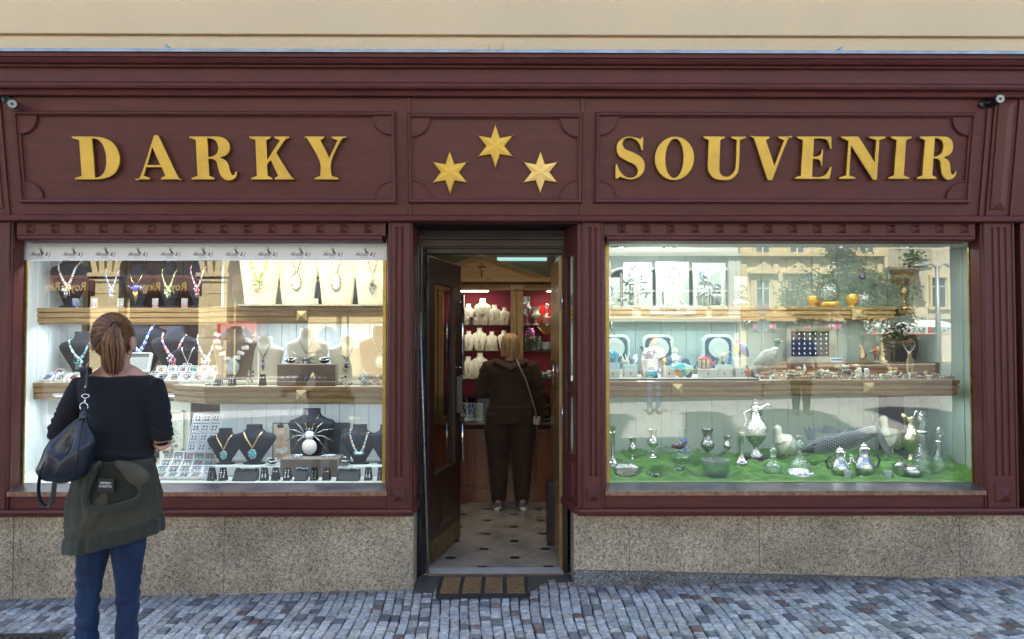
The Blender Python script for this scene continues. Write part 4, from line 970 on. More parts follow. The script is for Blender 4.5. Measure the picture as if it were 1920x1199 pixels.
        for k in range(5): x = (k-2)*.045; m.ell((x, y0(x,.27)-.02, .27+.01*abs(k-2)), .034, 8, 6, m=k % 2)
        m.build('centre_beads', [GEM['aqua'], GEM['opal']], t, smooth=True)
    return Proto(t)
NK = {}
ZS1, ZS2 = 1.897, 1.323
def bustset(kind, px, pt, zb, Y, h=None, w_=1.0, style=None, lab='', nlab='', pz=0, rz=0, tilt=0, place='', grp='necklace busts in the left window'):
    """bust with its base at height zb, top near photo row pt"""
    if h is None: h = WZ(pt, Y)-zb
    x = WX(px, Y); sc_ = (h*w_, h*w_*.9, h)
    B[kind].put((x, Y, zb), rz, sc_, lab, grp)
    if style:
        key = (style, kind)
        if key not in NK: NK[key] = mknecklace(style, PP[kind])
        NK[key].put((x, Y, zb), rz, sc_, nlab, 'necklaces in the shop' if 0 else grp.replace('necklace busts', 'necklaces'))
G_ = 'necklace busts in the left window'
# upper shelf
U = [('black',131,478,.80,1.0,'crystal_clear','black velvet bust with clear beads at the left end of the top shelf','clear and amber crystal necklace on the leftmost black bust of the top shelf'),
     ('black',212,492,.82,.8,'crystal_blue','black bust with blue crystals above the ponytail','blue crystal necklace directly above the woman with the ponytail'),
     ('black',258,497,.79,.95,'tassel','black bust carrying a gold tassel necklace','gold necklace with long tassel and blue stone on a black bust'),
     ('black',318,494,.80,.85,'crystal_green','black bust with a lime green necklace','lime green crystal necklace on the black bust right of the tassel'),
     ('black',372,486,.80,.8,'crystal_pink','black bust with a coral necklace where the shelf steps forward','coral and pink necklace on the rightmost black bust of the top shelf')]
for k, px, pt, Y, w_, st, lab, nl in U: bustset(k, px, pt, ZS1, Y, None, w_*.84, st, lab, nl)
U2 = [('cream',487,452,.60,.76,'crystal_green','tall cream bust with a green stone necklace, first of four','green stone necklace on the first tall cream bust'),
      ('cream',558,442,.62,.72,'pendant','tall cream bust with a flower shaped medallion, under the warm lamp','flower shaped opal medallion on the second tall cream bust'),
      ('cream',632,446,.62,.72,'pendant','tall cream bust with an oval medallion, third of four','oval opal medallion on a beaded cord on the third tall cream bust'),
      ('cream',700,446,.60,.72,'dark_pendant','tall cream bust with a dark flower pendant beside the right jamb','dark flower pendant on the rightmost tall cream bust')]
for k, px, pt, Y, w_, st, lab, nl in U2: bustset(k, px, pt, ZS1+.012, Y-.06, None, w_, st, lab, nl)
for i, (px, c_, lab) in enumerate(((140,'blue','deep blue drop earrings on a small white stand at the left of the top shelf'),(176,'blue','second blue drop earrings on a white stand beside the first'),(225,'opal','pearl drop earrings on a white stand under the blue crystal necklace'),(290,'pink','pink drop earrings on a white stand between two black busts'),(345,'coral','coral drop earrings on a white stand right of the green necklace'),(480,'opal','pearl earrings on a card before the first tall cream bust'),(590,'clear','clear earrings on a card before the second tall cream bust'))):
    Y = .77 if px < 430 else .47; x = WX(px, Y); t = thing('earring_stand', lab, 'earring stand', (x, Y, ZS1+.013)); m = MB()
    m.box(x-.024,x+.024,Y,Y+.004,ZS1+.001,ZS1+(.055 if px > 430 else .075)); m.box(x-.024,x+.024,Y+.004,Y+.03,ZS1+.001,ZS1+.004); m.build('stand', CREAMV if px > 430 else mat('clear_stand', (.35,.36,.36), .3), t, bev=.001)
    for s_ in (-1, 1): m = MB(); m.tube([(x+s_*.014,Y-.003,ZS1+.06),(x+s_*.014,Y-.005,ZS1+.035)], .0012, 4); m.ell((x+s_*.014,Y-.007,ZS1+.024), (.007,.005,.011), 8, 6); m.ell((x+s_*.014,Y-.005,ZS1+.042), .004, 6, 5); m.build('earring', GEM[c_], t, smooth=True)
# middle shelf
M_ = [('black',157,622,.92,1.1,'crystal_aqua','small black bust at the left end of the middle shelf','aqua bead necklace on the small black bust left of the ponytail'),
      ('black',268,590,.96,.9,'crystal_blue','black bust just right of the ponytail','bright blue crystal necklace just right of the ponytail'),
      ('taupe',306,612,1.0,.9,None,'leaning brown suede bust behind the pink necklace',''),
      ('black',330,612,.90,1.0,'crystal_pink','black bust with a pink coral necklace on the middle shelf','pink coral branch necklace on a black bust of the middle shelf'),
      ('black',356,640,.86,1.0,'tree','low black bust with a silver tree pendant','silver tree pendant on the low black bust'),
      ('black',392,616,.88,.9,'crystal_white','black bust with white beads and matching earrings','white bead necklace with three drops on a black bust')]
for k, px, pt, Y, w_, st, lab, nl in M_: bustset(k, px, pt, ZS2+.02, Y, None, w_*1.02, st, lab, nl)
ZR = ZS2+.035
M2 = [('taupe',441,612,.50,.98,'shell','brown suede bust with big white shell links','white shell link necklace with a glass cameo on the brown bust'),
      ('cream',497,631,.52,1.05,'drop','cream bust with a fine chain, left of the spider pendant','fine chain with a small violet drop on a cream bust'),
      ('cream',652,631,.52,1.05,'dark_pendant','cream bust with a black stone pendant, right of the spider pendant','black stone pendant with silver scrolls on a cream bust'),
      ('taupe',715,612,.50,1.0,'pendant','brown suede bust half hidden by the right jamb of the left window','round white medallion on the brown bust by the right jamb')]
for k, px, pt, Y, w_, st, lab, nl in M2: bustset(k, px, pt, ZR, Y, None, w_, st, lab, nl)
# cream riser platform
def riser(name, lab, x0, x1, y0, y1, z0, z1, mt_, grp=None, r=.012):
    m = MB(); m.box(x0, x1, y0, y1, z0, z1); return tag(m.build(name, mt_, bev=r), lab, 'riser', grp)
riser('display_riser', 'long low cream riser behind the earring cards on the middle shelf', WX(420,.5), lx1-.02, .44, .70, ZS2+.001, ZR-.001, CREAMV, 'risers')
riser('display_riser', 'taupe suede block under the spider bust on the middle shelf', WX(523,.40), WX(632,.40), .36, .44-.003, ZS2+.001, WZ(683,.40), TAUPE, 'risers', .006)
riser('display_riser', 'low taupe step carrying a row of rings on the middle shelf', WX(520,.30), WX(629,.30), .30, .357, ZS2+.001, WZ(716,.3), TAUPE, 'risers', .004)
zsp = WZ(683,.40)
bustset('cream', 577, 616, ZR, .53, None, 1.0, 'spider', 'cream bust standing highest in the middle row, behind the taupe block', 'silver spider pendant on a cream bust')
# lower floor
ZL = ZF+.075
riser('display_riser', 'white riser running behind the black earring cards at the bottom of the left window', WX(405,.45), lx1-.02, .42, .80, ZF-.002, ZL-.001, mat('riser_white', (.66,.68,.62), .7), 'risers')
for k, px, pt, Y, w_, st, lab, nl in [('black',425,803,.50,1.15,'gold_pendant','small black bust with a green stone pendant at the bottom','gold rope necklace with a green stone on the small black bust'),
      ('black',479,796,.50,1.25,'gold_pendant','larger black bust with a gold rope necklace at the bottom','gold rope necklace with a jewelled oval on the larger black bust'),
      ('black',586,766,.56,1.15,'big_spider','large black bust wearing a giant spider','giant silver spider with a round opal belly on the large black bust'),
      ('black',676,796,.50,1.1,'beads','black bust with turquoise beads at the bottom right','turquoise and pearl bead string on a black bust'),
      ('black',727,796,.50,1.1,None,'black bust cut off by the right jamb at the bottom','')]:
    bustset(k, px, pt, ZL if px != 586 else ZL+.055, Y, None, w_, st, lab, nl)
riser('display_riser', 'taupe suede block under the giant spider bust', WX(528,.40), WX(635,.40), .385, .60, ZF-.001, ZL+.054, TAUPE, 'risers', .006)
# portrait card behind the giant spider
pc = thing('poster', 'dark landscape card with a portrait of a woman with tied hair, behind the giant spider', 'poster', (WX(582,.70), .70, ZL))
m = MB(); a, b_ = W(511,793,.70), W(656,862,.70); m.box(a.x, b_.x, .70, .712, max(b_.z, ZL), a.z); m.build('card', mat('poster_dark', (.045,.05,.055), .5, noise_s=4, noise_a=.5), pc)
def flat(pts, y, mt_, name, par): m = MB(); m.prism([(W(px,py,y).x, W(px,py,y).z) for px, py in pts], y-.0012, y); return m.build(name, mt_, par)
flat([(513,795),(542,795),(545,861),(513,861)], .6995, mat('print_sand', (.42,.36,.28), .6), 'print_field', pc)
flat([(517,823),(523,818),(531,817),(537,824),(540,838),(541,858),(516,858),(514,838)], .698, mat('print_shoulder', (.50,.32,.22), .6, noise_s=20, noise_a=.3), 'print_figure', pc)
m = MB(); c = W(526,809,.697); m.ell((c.x,.697,c.z), (.026,.0015,.036), 16, 8); m.build('print_face', mat('print_skin', (.58,.40,.30), .6), pc, smooth=True)
m = MB(); c = W(526,801,.6965); m.ell((c.x,.6965,c.z+.006), (.029,.0015,.017), 16, 8); m.ell((c.x+.004,.6963,c.z+.024), (.012,.0015,.010), 12, 6); m.build('print_hair', mat('print_hair', (.03,.018,.012), .6), pc, smooth=True)
m = MB()
for dx in (-.009, .009): c = W(526,808,.695); m.ell((c.x+dx, .695, c.z+.003), (.005,.001,.003), 8, 4)
c = W(526,815,.695); m.ell((c.x, .695, c.z), (.008,.001,.003), 8, 4); m.build('print_features', mat('print_dark', (.12,.04,.035), .6), pc)
flat([(518,842),(538,838),(541,846),(530,851),(518,850)], .6965, mat('print_silver', (.6,.62,.62), .4, noise_s=60, noise_a=.5), 'print_jewellery', pc)

# earring cards, folded black tents
def mkcard(kind):
    t = thing('earring_card', '', 'earring card'); m = MB()
    m.add([(-.026,-.018,0),(.026,-.018,0),(.020,.0,.085),(-.020,.0,.085),(-.026,-.0155,0),(.026,-.0155,0),(.020,.0025,.085),(-.020,.0025,.085)], [(0,1,2,3),(4,5,6,7),(0,1,5,4),(1,2,6,5),(2,3,7,6),(3,0,4,7)])
    m.add([(-.026,.022,0),(.026,.022,0),(.020,.0035,.085),(-.020,.0035,.085),(-.026,.0245,0),(.026,.0245,0),(.020,.006,.085),(-.020,.006,.085)], [(0,1,2,3),(4,5,6,7),(0,1,5,4),(1,2,6,5),(2,3,7,6),(3,0,4,7)])
    m.build('card', BLACKM, t)
    for s_ in (-1, 1):
        e = MB(); x = s_*.010
        if kind == 0: e.ell((x,-.008,.058), .0058, 8, 6)
        elif kind == 1: e.tube([(x+.006*math.cos(k*.6), -.012, .040+.009*math.sin(k*.6)) for k in range(12)], .0016, 5); e.tube([(x,-.006,.068),(x,-.01,.05)], .001, 4); e.ell((x,-.014,.018), (.004,.004,.012), 6, 5)
        elif kind == 2: 
            for q_ in range(4): e.ell((x,-.006-.003*q_,.066-.014*q_), .0045+.0008*q_, 7, 5)
        elif kind == 3: e.tube([(x,-.006,.07),(x,-.009,.045)], .001, 4); e.ell((x,-.013,.030), (.0055,.004,.015), 8, 6)
        else: e.ell((x,-.008,.056), .004, 7, 5); e.tube([(x,-.009,.05),(x+s_*.004,-.013,.03),(x-s_*.003,-.016,.01)], .0018, 5); [e.ell((x+s_*.004*math.cos(q_),-.014,.024+.008*math.sin(q_)), .003, 6, 4) for q_ in range(6)]
        e.build('earring', [SILVER, SILVER, SILVER, GEM['clear'], SILVERD][kind], t, smooth=True)
    return Proto(t)
CARD = [mkcard(k) for k in range(5)]
ORD = ['first','second','third','fourth','fifth','sixth','seventh','eighth','ninth','tenth','eleventh','twelfth','thirteenth','fourteenth']
KN = ['round silver studs','silver hoops with drops','stacked silver balls','clear drops','curled dark silver drops']
for i, (px, k) in enumerate(((411,1),(436,2),(493,0))):
    CARD[k].put((WX(px,.33), .33, ZS2+.001), .06*(i-1), .95, 'black card with %s, %s card on the middle shelf' % (KN[k], ORD[i]), 'black earring cards')
for i, (px, k) in enumerate(((400,4),(421,2),(498,3),(519,0),(541,2),(591,4),(614,0),(692,3),(716,4))):
    CARD[k].put((WX(px,.27), .27, ZF), .05*((i % 3)-1), 1.05, 'black card with %s, %s from the left in the bottom row' % (KN[k], ORD[i]), 'black earring cards')
# ramps with bracelets, cushions
def ramp(px0, px1, zb, Y, lab, slab_, mt2, seed):
    x0, x1 = WX(px0,Y), WX(px1,Y); m = MB()
    m.prismx([(Y-.03,zb),(Y+.05,zb),(Y+.05,zb+.07),(Y+.04,zb+.075)], x0, x1); tag(m.build('bracelet_ramp', BLACKM, bev=.002), lab, 'jewellery ramp', 'black ramps')
    m = MB(); rng = random.Random(seed); n = int((x1-x0)/.010)
    for i in range(n):
        x = lerp(x0+.004, x1-.004, i/(n-1)); m.ell((x, Y+.030, zb+.076+.004*math.sin(i*.9)), rng.uniform(.004,.008), 7, 5, m=rng.choice((0,0,1)))
    tag(m.build('bracelet', [SILVERD, mt2], smooth=True), slab_, 'bracelet', 'bracelets on ramps')
ramp(440, 484, ZF, .27, 'black ramp lying right of the second bottom card', 'dark bead bracelet on the ramp right of the second bottom card', GEM['jet'], 1)
ramp(555, 577, ZF, .27, 'small black ramp between the bottom cards in front of the spider bust', 'turquoise ring piece on the small black ramp', GEM['aqua'], 2)
ramp(633, 675, ZF, .27, 'widest black ramp at the bottom right', 'pearl bracelet on the widest black ramp', GEM['opal'], 3)
def cushion(px, zb, Y, w_, lab, bl, seed, grp='black cushions'):
    x = WX(px, Y); m = MB(); m.cbox((x,Y,zb+w_*.3), w_, w_*.5, w_*.55); o = m.build('cushion', BLACKV, sub=2); tag(o, lab, 'cushion', grp)
    m = MB(); rng = random.Random(seed)
    for k in range(18):
        a = k*math.pi/9; m.ell((x+w_*.42*math.cos(a), Y+w_*.27*math.sin(a)-.004, zb+w_*.42+w_*.10*math.sin(a)), w_*rng.uniform(.06,.10), 7, 5, m=rng.choice((0,0,1)))
    tag(m.build('bracelet', [SILVER, GEM['jet']], smooth=True), bl, 'bracelet', 'bracelets on cushions')
cushion(545, zsp, .405, .085, 'black cushion left of the spider pendant', 'silver bead bracelet on the cushion left of the spider pendant', 4)
cushion(609, zsp, .405, .085, 'black cushion right of the spider pendant', 'dark bracelet on the cushion right of the spider pendant', 5)
cushion(512, ZL, .45, .085, 'black cushion left of the giant spider bust', 'silver bracelet on the cushion left of the giant spider bust', 6)
cushion(650, ZL, .45, .095, 'black cushion right of the giant spider bust', 'silver bracelet on the cushion right of the giant spider bust', 7)
# rings along the taupe step, tumbled bracelets
def mkring(c1):
    m = MB(); m.tube([(.010*math.cos(k*R(30)), 0, .010+.010*math.sin(k*R(30))) for k in range(13)], .0018, 5); rng = random.Random(hash(c1) % 99)
    m.ell((0,-.001,.022), (.0085,.006,.006), 8, 6, m=1)
    for k in range(7): a = k*.9; m.ell((.008*math.cos(a), -.003, .022+.005*math.sin(a)), .003, 6, 4, m=0)
    return Proto(tag(m.build('ring', [SILVERD, GEM[c1]], smooth=True), '', 'ring'))
RK = ['opal','green','blue','pink','jet','clear','aqua','amber','red','violet']
RING = {c: mkring(c) for c in RK}
zst = WZ(716,.3)
for i, px in enumerate((530,540,551,563,575,591,600,610,622)):
    c = RK[(i*3) % 10]; RING[c].put((WX(px,.33), .33, zst+.001), .3, 1.15, 'ring with a%s %s stone, %s ring on the taupe step' % ('n' if c[0] in 'aeo' else '', c, ORD[i]), 'rings on the taupe step')
def beadpile(px, zb, Y, w_, h, n, cols, lab, seed, cat='bracelet', grp='loose bracelets'):
    m = MB(); rng = random.Random(seed); x = WX(px, Y)
    for k in range(n):
        a = k*2.4; q_ = math.sqrt(rng.random()); m.ell((x+w_*.5*q_*math.cos(a), Y+.02*math.sin(a), zb+.008+rng.random()*h), rng.uniform(.004,.009), 7, 5, m=rng.randrange(len(cols)))
    tag(m.build('bracelet', cols, smooth=True), lab, cat, grp)
beadpile(646, ZS2, .32, .05, .06, 26, [SILVERD, GEM['opal'], GEM['jet']], 'standing silver and pearl bracelet right of the taupe step', 11)
beadpile(655, ZS2, .30, .05, .012, 14, [SILVERD, GEM['opal']], 'flat silver bracelet in front of the standing one', 12)
beadpile(683, ZS2, .34, .07, .085, 44, [SILVERD, GEM['opal'], GEM['aqua']], 'heap of silver bracelets below the black stone bust', 13)
beadpile(690, ZS2, .30, .09, .02, 26, [SILVERD, GEM['jet']], 'row of dark silver bracelets before the heap', 14)
beadpile(707, ZS2, .33, .05, .07, 28, [SILVERD, GEM['amber']], 'upright amber and silver bracelet near the right jamb', 15)
beadpile(398, ZS2, .31, .09, .008, 18, [GOLDJ, SILVERD], 'thin gold chain bracelet lying where the middle shelf bends', 16)
for i, px in enumerate((464,471)):
    m = MB(); x = WX(px,.36)
    for k in range(12): m.ell((x+.012*math.sin(k*.15), .36+.01*i, ZS2+.008+k*.0085), (.007,.007,.006), 7, 5, m=(k//2) % 2)
    tag(m.build('bracelet', [GEM['opal'], GEM['jet'] if i else SILVERD], smooth=True), ['white and silver bracelet standing left of the cream bust', 'black and white bracelet standing next to the white and silver one'][i], 'bracelet', 'loose bracelets')
beadpile(560, ZL+.056, .42, .07, .014, 20, [SILVER, GEM['clear']], 'silver brooch on the taupe block left of the giant spider', 17, 'brooch', 'brooches on the taupe block')
beadpile(618, ZL+.056, .42, .09, .014, 26, [SILVER, GEM['clear']], 'silver brooch on the taupe block right of the giant spider', 18, 'brooch', 'brooches on the taupe block')
# white ring boxes (tray, lip, pad) in tiers
def mkbox():
    t = thing('ring_box', '', 'ring box'); m = MB(); s_ = .034; h = .020
    for a in ((-s_,s_,-s_,-s_+.005),(-s_,s_,s_-.005,s_),(-s_,-s_+.005,-s_+.005,s_-.005),(s_-.005,s_,-s_+.005,s_-.005)): m.box(a[0],a[1],a[2],a[3],0,h)
    m.box(-s_+.005, s_-.005, -s_+.005, s_-.005, 0, .003); m.build('tray', WHITE, t, bev=.0015)
    m = MB(); m.box(-s_+.006, s_-.006, -s_+.006, s_-.006, .0035, .011); m.build('pad', mat('grey_pad', (.50,.52,.52), .9), t, bev=.002)
    return Proto(t)
BOX = mkbox(); JW = {}
def mkjewel(c1, kind):
    m = MB(); rng = random.Random(RK.index(c1)+kind*20)
    if kind == 0:
        m.tube([(.012*math.cos(k*R(30)), .012*math.sin(k*R(30)), .004) for k in range(13)], .002, 5)
        for k in range(9): m.ell((rng.uniform(-.016,.016), rng.uniform(-.012,.012), rng.uniform(.004,.012)), rng.uniform(.003,.0065), 6, 5, m=1 if k % 3 else 0)
        n, cat = 'ring', 'ring'
    else:
        for s_ in (-1, 1):
            m.ell((s_*.009, .010, .004), .004, 6, 5); m.ell((s_*.009,-.006,.005), (.005,.009,.004), 7, 5, m=1); m.tube([(s_*.009,.01,.004),(s_*.009,-.004,.005)], .0012, 4)
        n, cat = 'earring_pair', 'earrings'
    return Proto(tag(m.build(n, [SILVERD, GEM[c1]], smooth=True), '', cat))
def boxrow(px0, px1, n, Y, z, tilt, row, where, kind=0, seed=0, sc_=1.0, grp='white ring boxes'):
    for i in range(n):
        px = lerp(px0, px1, i/max(1, n-1)); x = WX(px, Y); c = RK[(i*3+seed*7) % 10]
        BOX.put((x, Y, z), 0, sc_, 'white box, %s from the left, %s row %s' % (ORD[i], row, where), grp, None, tilt)
        key = (c, kind)
        if key not in JW: JW[key] = mkjewel(c, kind)
        o = JW[key].put(Vector((x, Y, z))+Matrix.Rotation(tilt, 3, 'X') @ Vector((0,0,.0115*sc_)), 0, sc_*1.15, '%s %s in %s box, %s row %s' % (c, 'earrings' if kind else 'ring', ORD[i], row, where), 'jewels in white boxes', None, tilt)
wh = 'of trays right of the ponytail'
boxrow(304, 406, 6, .80, ZS2+.085, R(58), 'back', wh, 0, 1, 1.05)
boxrow(292, 396, 6, .72, ZS2+.050, R(30), 'middle', wh, 0, 2, 1.05)
boxrow(286, 396, 6, .62, ZS2+.030, R(42), 'front', wh, 0, 3, 1.15)
riser('display_riser', 'white stepped riser under the ring boxes right of the woman', WX(290,.75), WX(400,.75), .70, .84, ZS2, ZS2+.045, WHITE, 'risers', .003)
wh = 'of trays left of the ponytail'
boxrow(114, 176, 4, .92, ZS2+.062, R(35), 'back', wh, 0, 4, 1.0)
boxrow(103, 170, 4, .85, ZS2+.040, R(32), 'middle', wh, 0, 5, 1.0)
boxrow(92, 168, 4, .78, ZS2+.022, R(38), 'front', wh, 0, 6, 1.15)
# open white box beside the ponytail
ob = thing('display_tray', 'large open white tray tilted up just right of the ponytail', 'tray', (WX(262,.66), .66, ZS2))
m = MB(); c = W(262, 681, .66); 
m.cbox(c, .16, .012, .13, rot=Matrix.Rotation(R(-18), 3, 'X')); m.build('tray_board', mat('grey_pad', (.5,.52,.52), .9), ob)
m = MB()
for dx, dz, sx_, sz_ in ((-.082,0,.010,.15),(.082,0,.010,.15),(0,.071,.174,.010),(0,-.071,.174,.010)):
    m.cbox(Vector(c)+Matrix.Rotation(R(-18), 3, 'X') @ Vector((dx,-.01,dz)), sx_, .035, sz_, rot=Matrix.Rotation(R(-18), 3, 'X'))
m.build('tray_rim', WHITE, ob, bev=.002)
# bottom left: earring sheet tray (4 rows x 3) and stepped boxes
st_ = thing('card_rack', 'tilted blue-white rack holding twelve earring cards near the bottom', 'card rack', (WX(380,.62), .62, ZF))
cr_ = W(384, 812, .60); tl = R(-24); RM = Matrix.Rotation(tl, 3, 'X')
m = MB(); m.cbox(cr_+RM @ Vector((0,.012,0)), .22, .012, .30, rot=RM)
BLW = mat('blue_white_card', (.62,.70,.84), .6)
m.build('rack_board', BLW, st_, bev=.002)
m = MB()
for i in range(4): m.cbox(cr_+RM @ Vector((-.105+.07*i,-.002,0)), .004, .016, .30, rot=RM)
for j in range(5): m.cbox(cr_+RM @ Vector((0,-.003,-.148+.074*j)), .21, .016, .004, rot=RM)
m.build('rack_divider', WHITE, st_)
cp = thing('earring_card', '', 'earring card'); m = MB(); m.box(-.029,.029,-.002,.001,-.030,.030); m.build('card', mat('white_card', (.72,.76,.82), .6), cp, bev=.001)
for s_ in (-1, 1):
    m = MB(); m.ell((s_*.012,-.006,.010), (.0075,.004,.008), 7, 5); m.ell((s_*.012,-.007,-.012), (.006,.004,.009), 7, 5); m.build('earring', GEM['jet'] if s_ < 0 else GEM['jet'], cp, smooth=True)
CP = Proto(cp)
for j in range(4):
    for i in range(3):
        o = CP.put(cr_+RM @ Vector((-.07+.07*i, -.004, .111-.074*j)), 0, 1, 'white card, %s row and %s column of the blue-white rack' % (ORD[j], ORD[i]), 'cards in the rack', None, tl)
wh = 'of trays below the blue-white rack'
boxrow(321, 398, 5, .66, ZF+.10, R(80), 'back', wh, 1, 1, 1.2, 'white earring boxes')
boxrow(316, 396, 5, .56, ZF+.055, R(48), 'middle', wh, 1, 2, 1.2, 'white earring boxes')
boxrow(308, 394, 5, .44, ZF+.030, R(40), 'front', wh, 1, 3, 1.2, 'white earring boxes')
boxrow(306, 392, 5, .33, ZF+.012, R(20), 'lowest', wh, 1, 4, 1.1, 'white earring boxes')
# framed print, cream board and lying pieces behind the woman's elbow
fp = thing('framed_print', 'cream board with a small framed drawing standing behind the elbow of the woman', 'framed print', (WX(335,.8), .8, ZF))
a, b_ = W(320,752,.9), W(352,845,.9)
m = MB(); m.box(W(300,752,.9).x, W(357,752,.9).x, .90, .92, ZF, W(335,752,.9).z); m.build('board', mat('cream_board', (.58,.60,.50), .8), fp, bev=.004)
m = MB(); x0, x1, z0, z1 = W(318,772,.88).x, W(345,772,.88).x, W(330,845,.88).z, W(330,770,.88).z
for bx in ((x0,x1,z0,z0+.012),(x0,x1,z1-.012,z1),(x0,x0+.012,z0,z1),(x1-.012,x1,z0,z1)): m.box(bx[0],bx[1],.870,.888,bx[2],bx[3])
m.build('frame', mat('pale_frame', (.55,.52,.42), .5), fp)
m = MB(); rng = random.Random(4)
for k in range(18): x = rng.uniform(x0+.02,x1-.02); z = rng.uniform(z0+.06,z1-.04); m.tube([(x,.888,z),(x+rng.uniform(-.015,.02),.888,z+rng.uniform(-.012,.02))], .0016, 4)
m.build('drawing', INK, fp)
for p_ in list(B.values())+list(NK.values())+CARD+list(RING.values()): pass

# ================================================================== RIGHT WINDOW
rx0, rx1, ryb = WINR[0]-.25, 3.42, 1.12
dcr = caseshell('white panelled display case with oak shelves and green cloth behind the right window', rx0, rx1, ryb, (2.0, .5, ZF))
GW = mat('greenish_panel', (.40,.46,.42), .6)
m = MB(); boards(m, rx0, rx1, ryb, ZF, ZC, .21); m.build('back_panel', GW, dcr)
m = MB(); m.box(rx0-.02, rx0, .30, ryb, ZF-.05, ZC); m.build('side_panel', GW, dcr)
m = MB(); m.box(rx1, rx1+.03, .17, ryb, ZF-.05, ZC)
for k in range(6): m.box(rx1-.006, rx1, .24+k*.15, .24+k*.15+.035, ZF, ZC)
m.build('side_panel', GW, dcr)
m = MB(); m.box(WX(1660,1.0), WX(1693,1.0), 1.0, 1.12, ZF, 1.24); m.build('post', WALNUT, dcr)
R1 = shelf(dcr, [(rx0, .70), (WX(1675,.70), .70), (WX(1676,.80), .84)], 1.905, 1.80, 1.11, [(WX(1607,.68), .682, 1.845)])
R2 = shelf(dcr, [(rx0, .33), (WX(1405,.33), .33), (WX(1440,.38), .38), (WX(1478,.46), .46), (WX(1790,.46), .46), (WX(1790,.46)+.001, .80)], 1.357, 1.238, 1.11, [(WX(1268,.32), .315, 1.30), (WX(1626,.445), .445, 1.30)])
for px, c, lab in ((1255,0,'bright spot lamp above the silver icons'),(1575,1,'round ceiling lamp above the glass vessels'),(1160,1,'small lamp at the left end of the right window'),(1700,1,'small lamp above the bronze trophy')):
    x = WX(px, .55); t = thing('downlight', lab, 'lamp', (x, .55, ZC), 'downlights in the right window')
    m = MB(); m.lathe([(.032,-.012),(.048,-.012),(.05,0),(.032,0)], (x,.55,ZC), 18); m.build('bezel', CHROME, t, auto=40)
    m = MB(); m.lathe([(0,-.010),(.031,-.010),(.031,-.006),(0,-.006)], (x,.55,ZC), 18); m.build('lamp_disc', LEDC, t)
area((2.0,.28,ZC-.03), 2.4, .12, 3.3, (.88,1,.96), rot=(R(10),0,0)); area((WX(1250,.45),.40,ZC-.05), .15, .1, 1.6, (.9,1,.97), rot=(R(25),0,0))
for z, y, e, xa_, xb_ in ((1.835,.78,1.6,rx0+.1,WX(1670,.8)), (1.28,.5,2.0,rx0+.1,WX(1780,.5))):
    t = thing('strip_lamp', 'slim white strip lamp under the %s oak shelf of the right window' % ('upper' if z > 1.5 else 'lower'), 'lamp', ((xa_+xb_)/2, y, z), 'strip lamps under the shelves')
    m = MB(); m.box(xa_, xb_, y+.06, y+.085, z-.006, z+.012); m.build('housing', WHITE, t)
    m = MB(); m.box(xa_+.02, xb_-.02, y+.062, y+.083, z-.010, z-.0062); m.build('diffuser', MATS['strip_glow'], t)
    area(((xa_+xb_)/2, y+.03, z-.03), xb_-xa_, .05, e*1.2, (.86,1,.95))
# green cloth
LOWS = [(WX(px, Y), Y, r_) for px, Y, r_ in ((1447,.36,.055),(1497,.33,.08),(1727,.40,.07),(1758,.44,.07),(1572,.36,.09),(1617,.36,.09),(1586,.26,.03),(1661,.26,.03),(1684,.34,.06),(1708,.30,.06),(1340,.34,.11),(1172,.38,.09),(1226,.30,.05))]
m = MB(); rng = random.Random(9)
def cloth(u, v):
    x = lerp(WINR[0]-.15, 3.40, u); y = lerp(.165, ryb-.02, v)
    h = .004+.034*min(1, max(0, (y-.22)/.45))+.026*noise.noise(Vector((x*3.2, y*4, 1.3)))+.065*abs(noise.noise(Vector((x*5+y*3, y*6-x*2, 4.1))))*min(1, v*5+.3)+.012*noise.noise(Vector((x*16+y*8, y*15, 2)))+.034*min(1, v*6+.25)*(1-min(1, abs(2.6*noise.noise(Vector((x*4.2+1.6*noise.noise(Vector((x*3,y*3,7))), y*4.5+x*1.5, 8.2))))))**2.2
    if v < .04: h *= .25
    for lx_, ly_, lr_ in LOWS:
        d_ = math.hypot(x-lx_, y-ly_)/lr_
        if d_ < 1.6: k_ = max(0, min(1, (1.6-d_)/.6)); h = h*(1-k_)+.012*k_
    return (x, y, ZF+max(.002, h))
m.grid(cloth, 330, 90)
tag(m.build('cloth', GREENC, smooth=True), 'rumpled bright green cloth covering the floor of the right window', 'cloth')
def cz(x, y):
    v = (y-.165)/(ryb-.185); u = (x-(WINR[0]-.15))/(3.40-(WINR[0]-.15)); return cloth(u, v)[2]
# lathe vessels
def vessel(name, cat, prof, px, Y, H, mt_, lab, zb=None, w_=1, n=20, grp=None, extra=None, sm=True):
    x = WX(px, Y); z = cz(x, Y)-.004 if zb is None else zb
    m = MB(); m.lathe([(r*H*w_, h*H) for r, h in prof], (x, Y, z), n)
    if extra:
        t = thing(name, lab, cat, (x, Y, z), grp); m.build('body', mt_, t, auto=60); extra(t, x, Y, z, H); return t
    return tag(m.build(name, mt_, auto=60), lab, cat, grp)
GOB = [(.0,0),(.17,0),(.17,.02),(.12,.05),(.05,.10),(.035,.16),(.06,.20),(.045,.24),(.04,.30),(.10,.36),(.19,.46),(.21,.55),(.17,.64),(.13,.70),(.13,.84),(.17,.97),(.18,1),(.165,1),(.12,.86),(.12,.72),(0,.70)]
CAN = [(0,0),(.20,0),(.20,.03),(.13,.10),(.075,.16),(.07,.2),(.075,.80),(.10,.84),(.07,.87),(.10,.93),(.135,.98),(.135,1),(0,1)]
def hgt(px, pt, Y, z): return WZ(pt, Y)-z
def VZ(px, Y): return cz(WX(px, Y), Y)
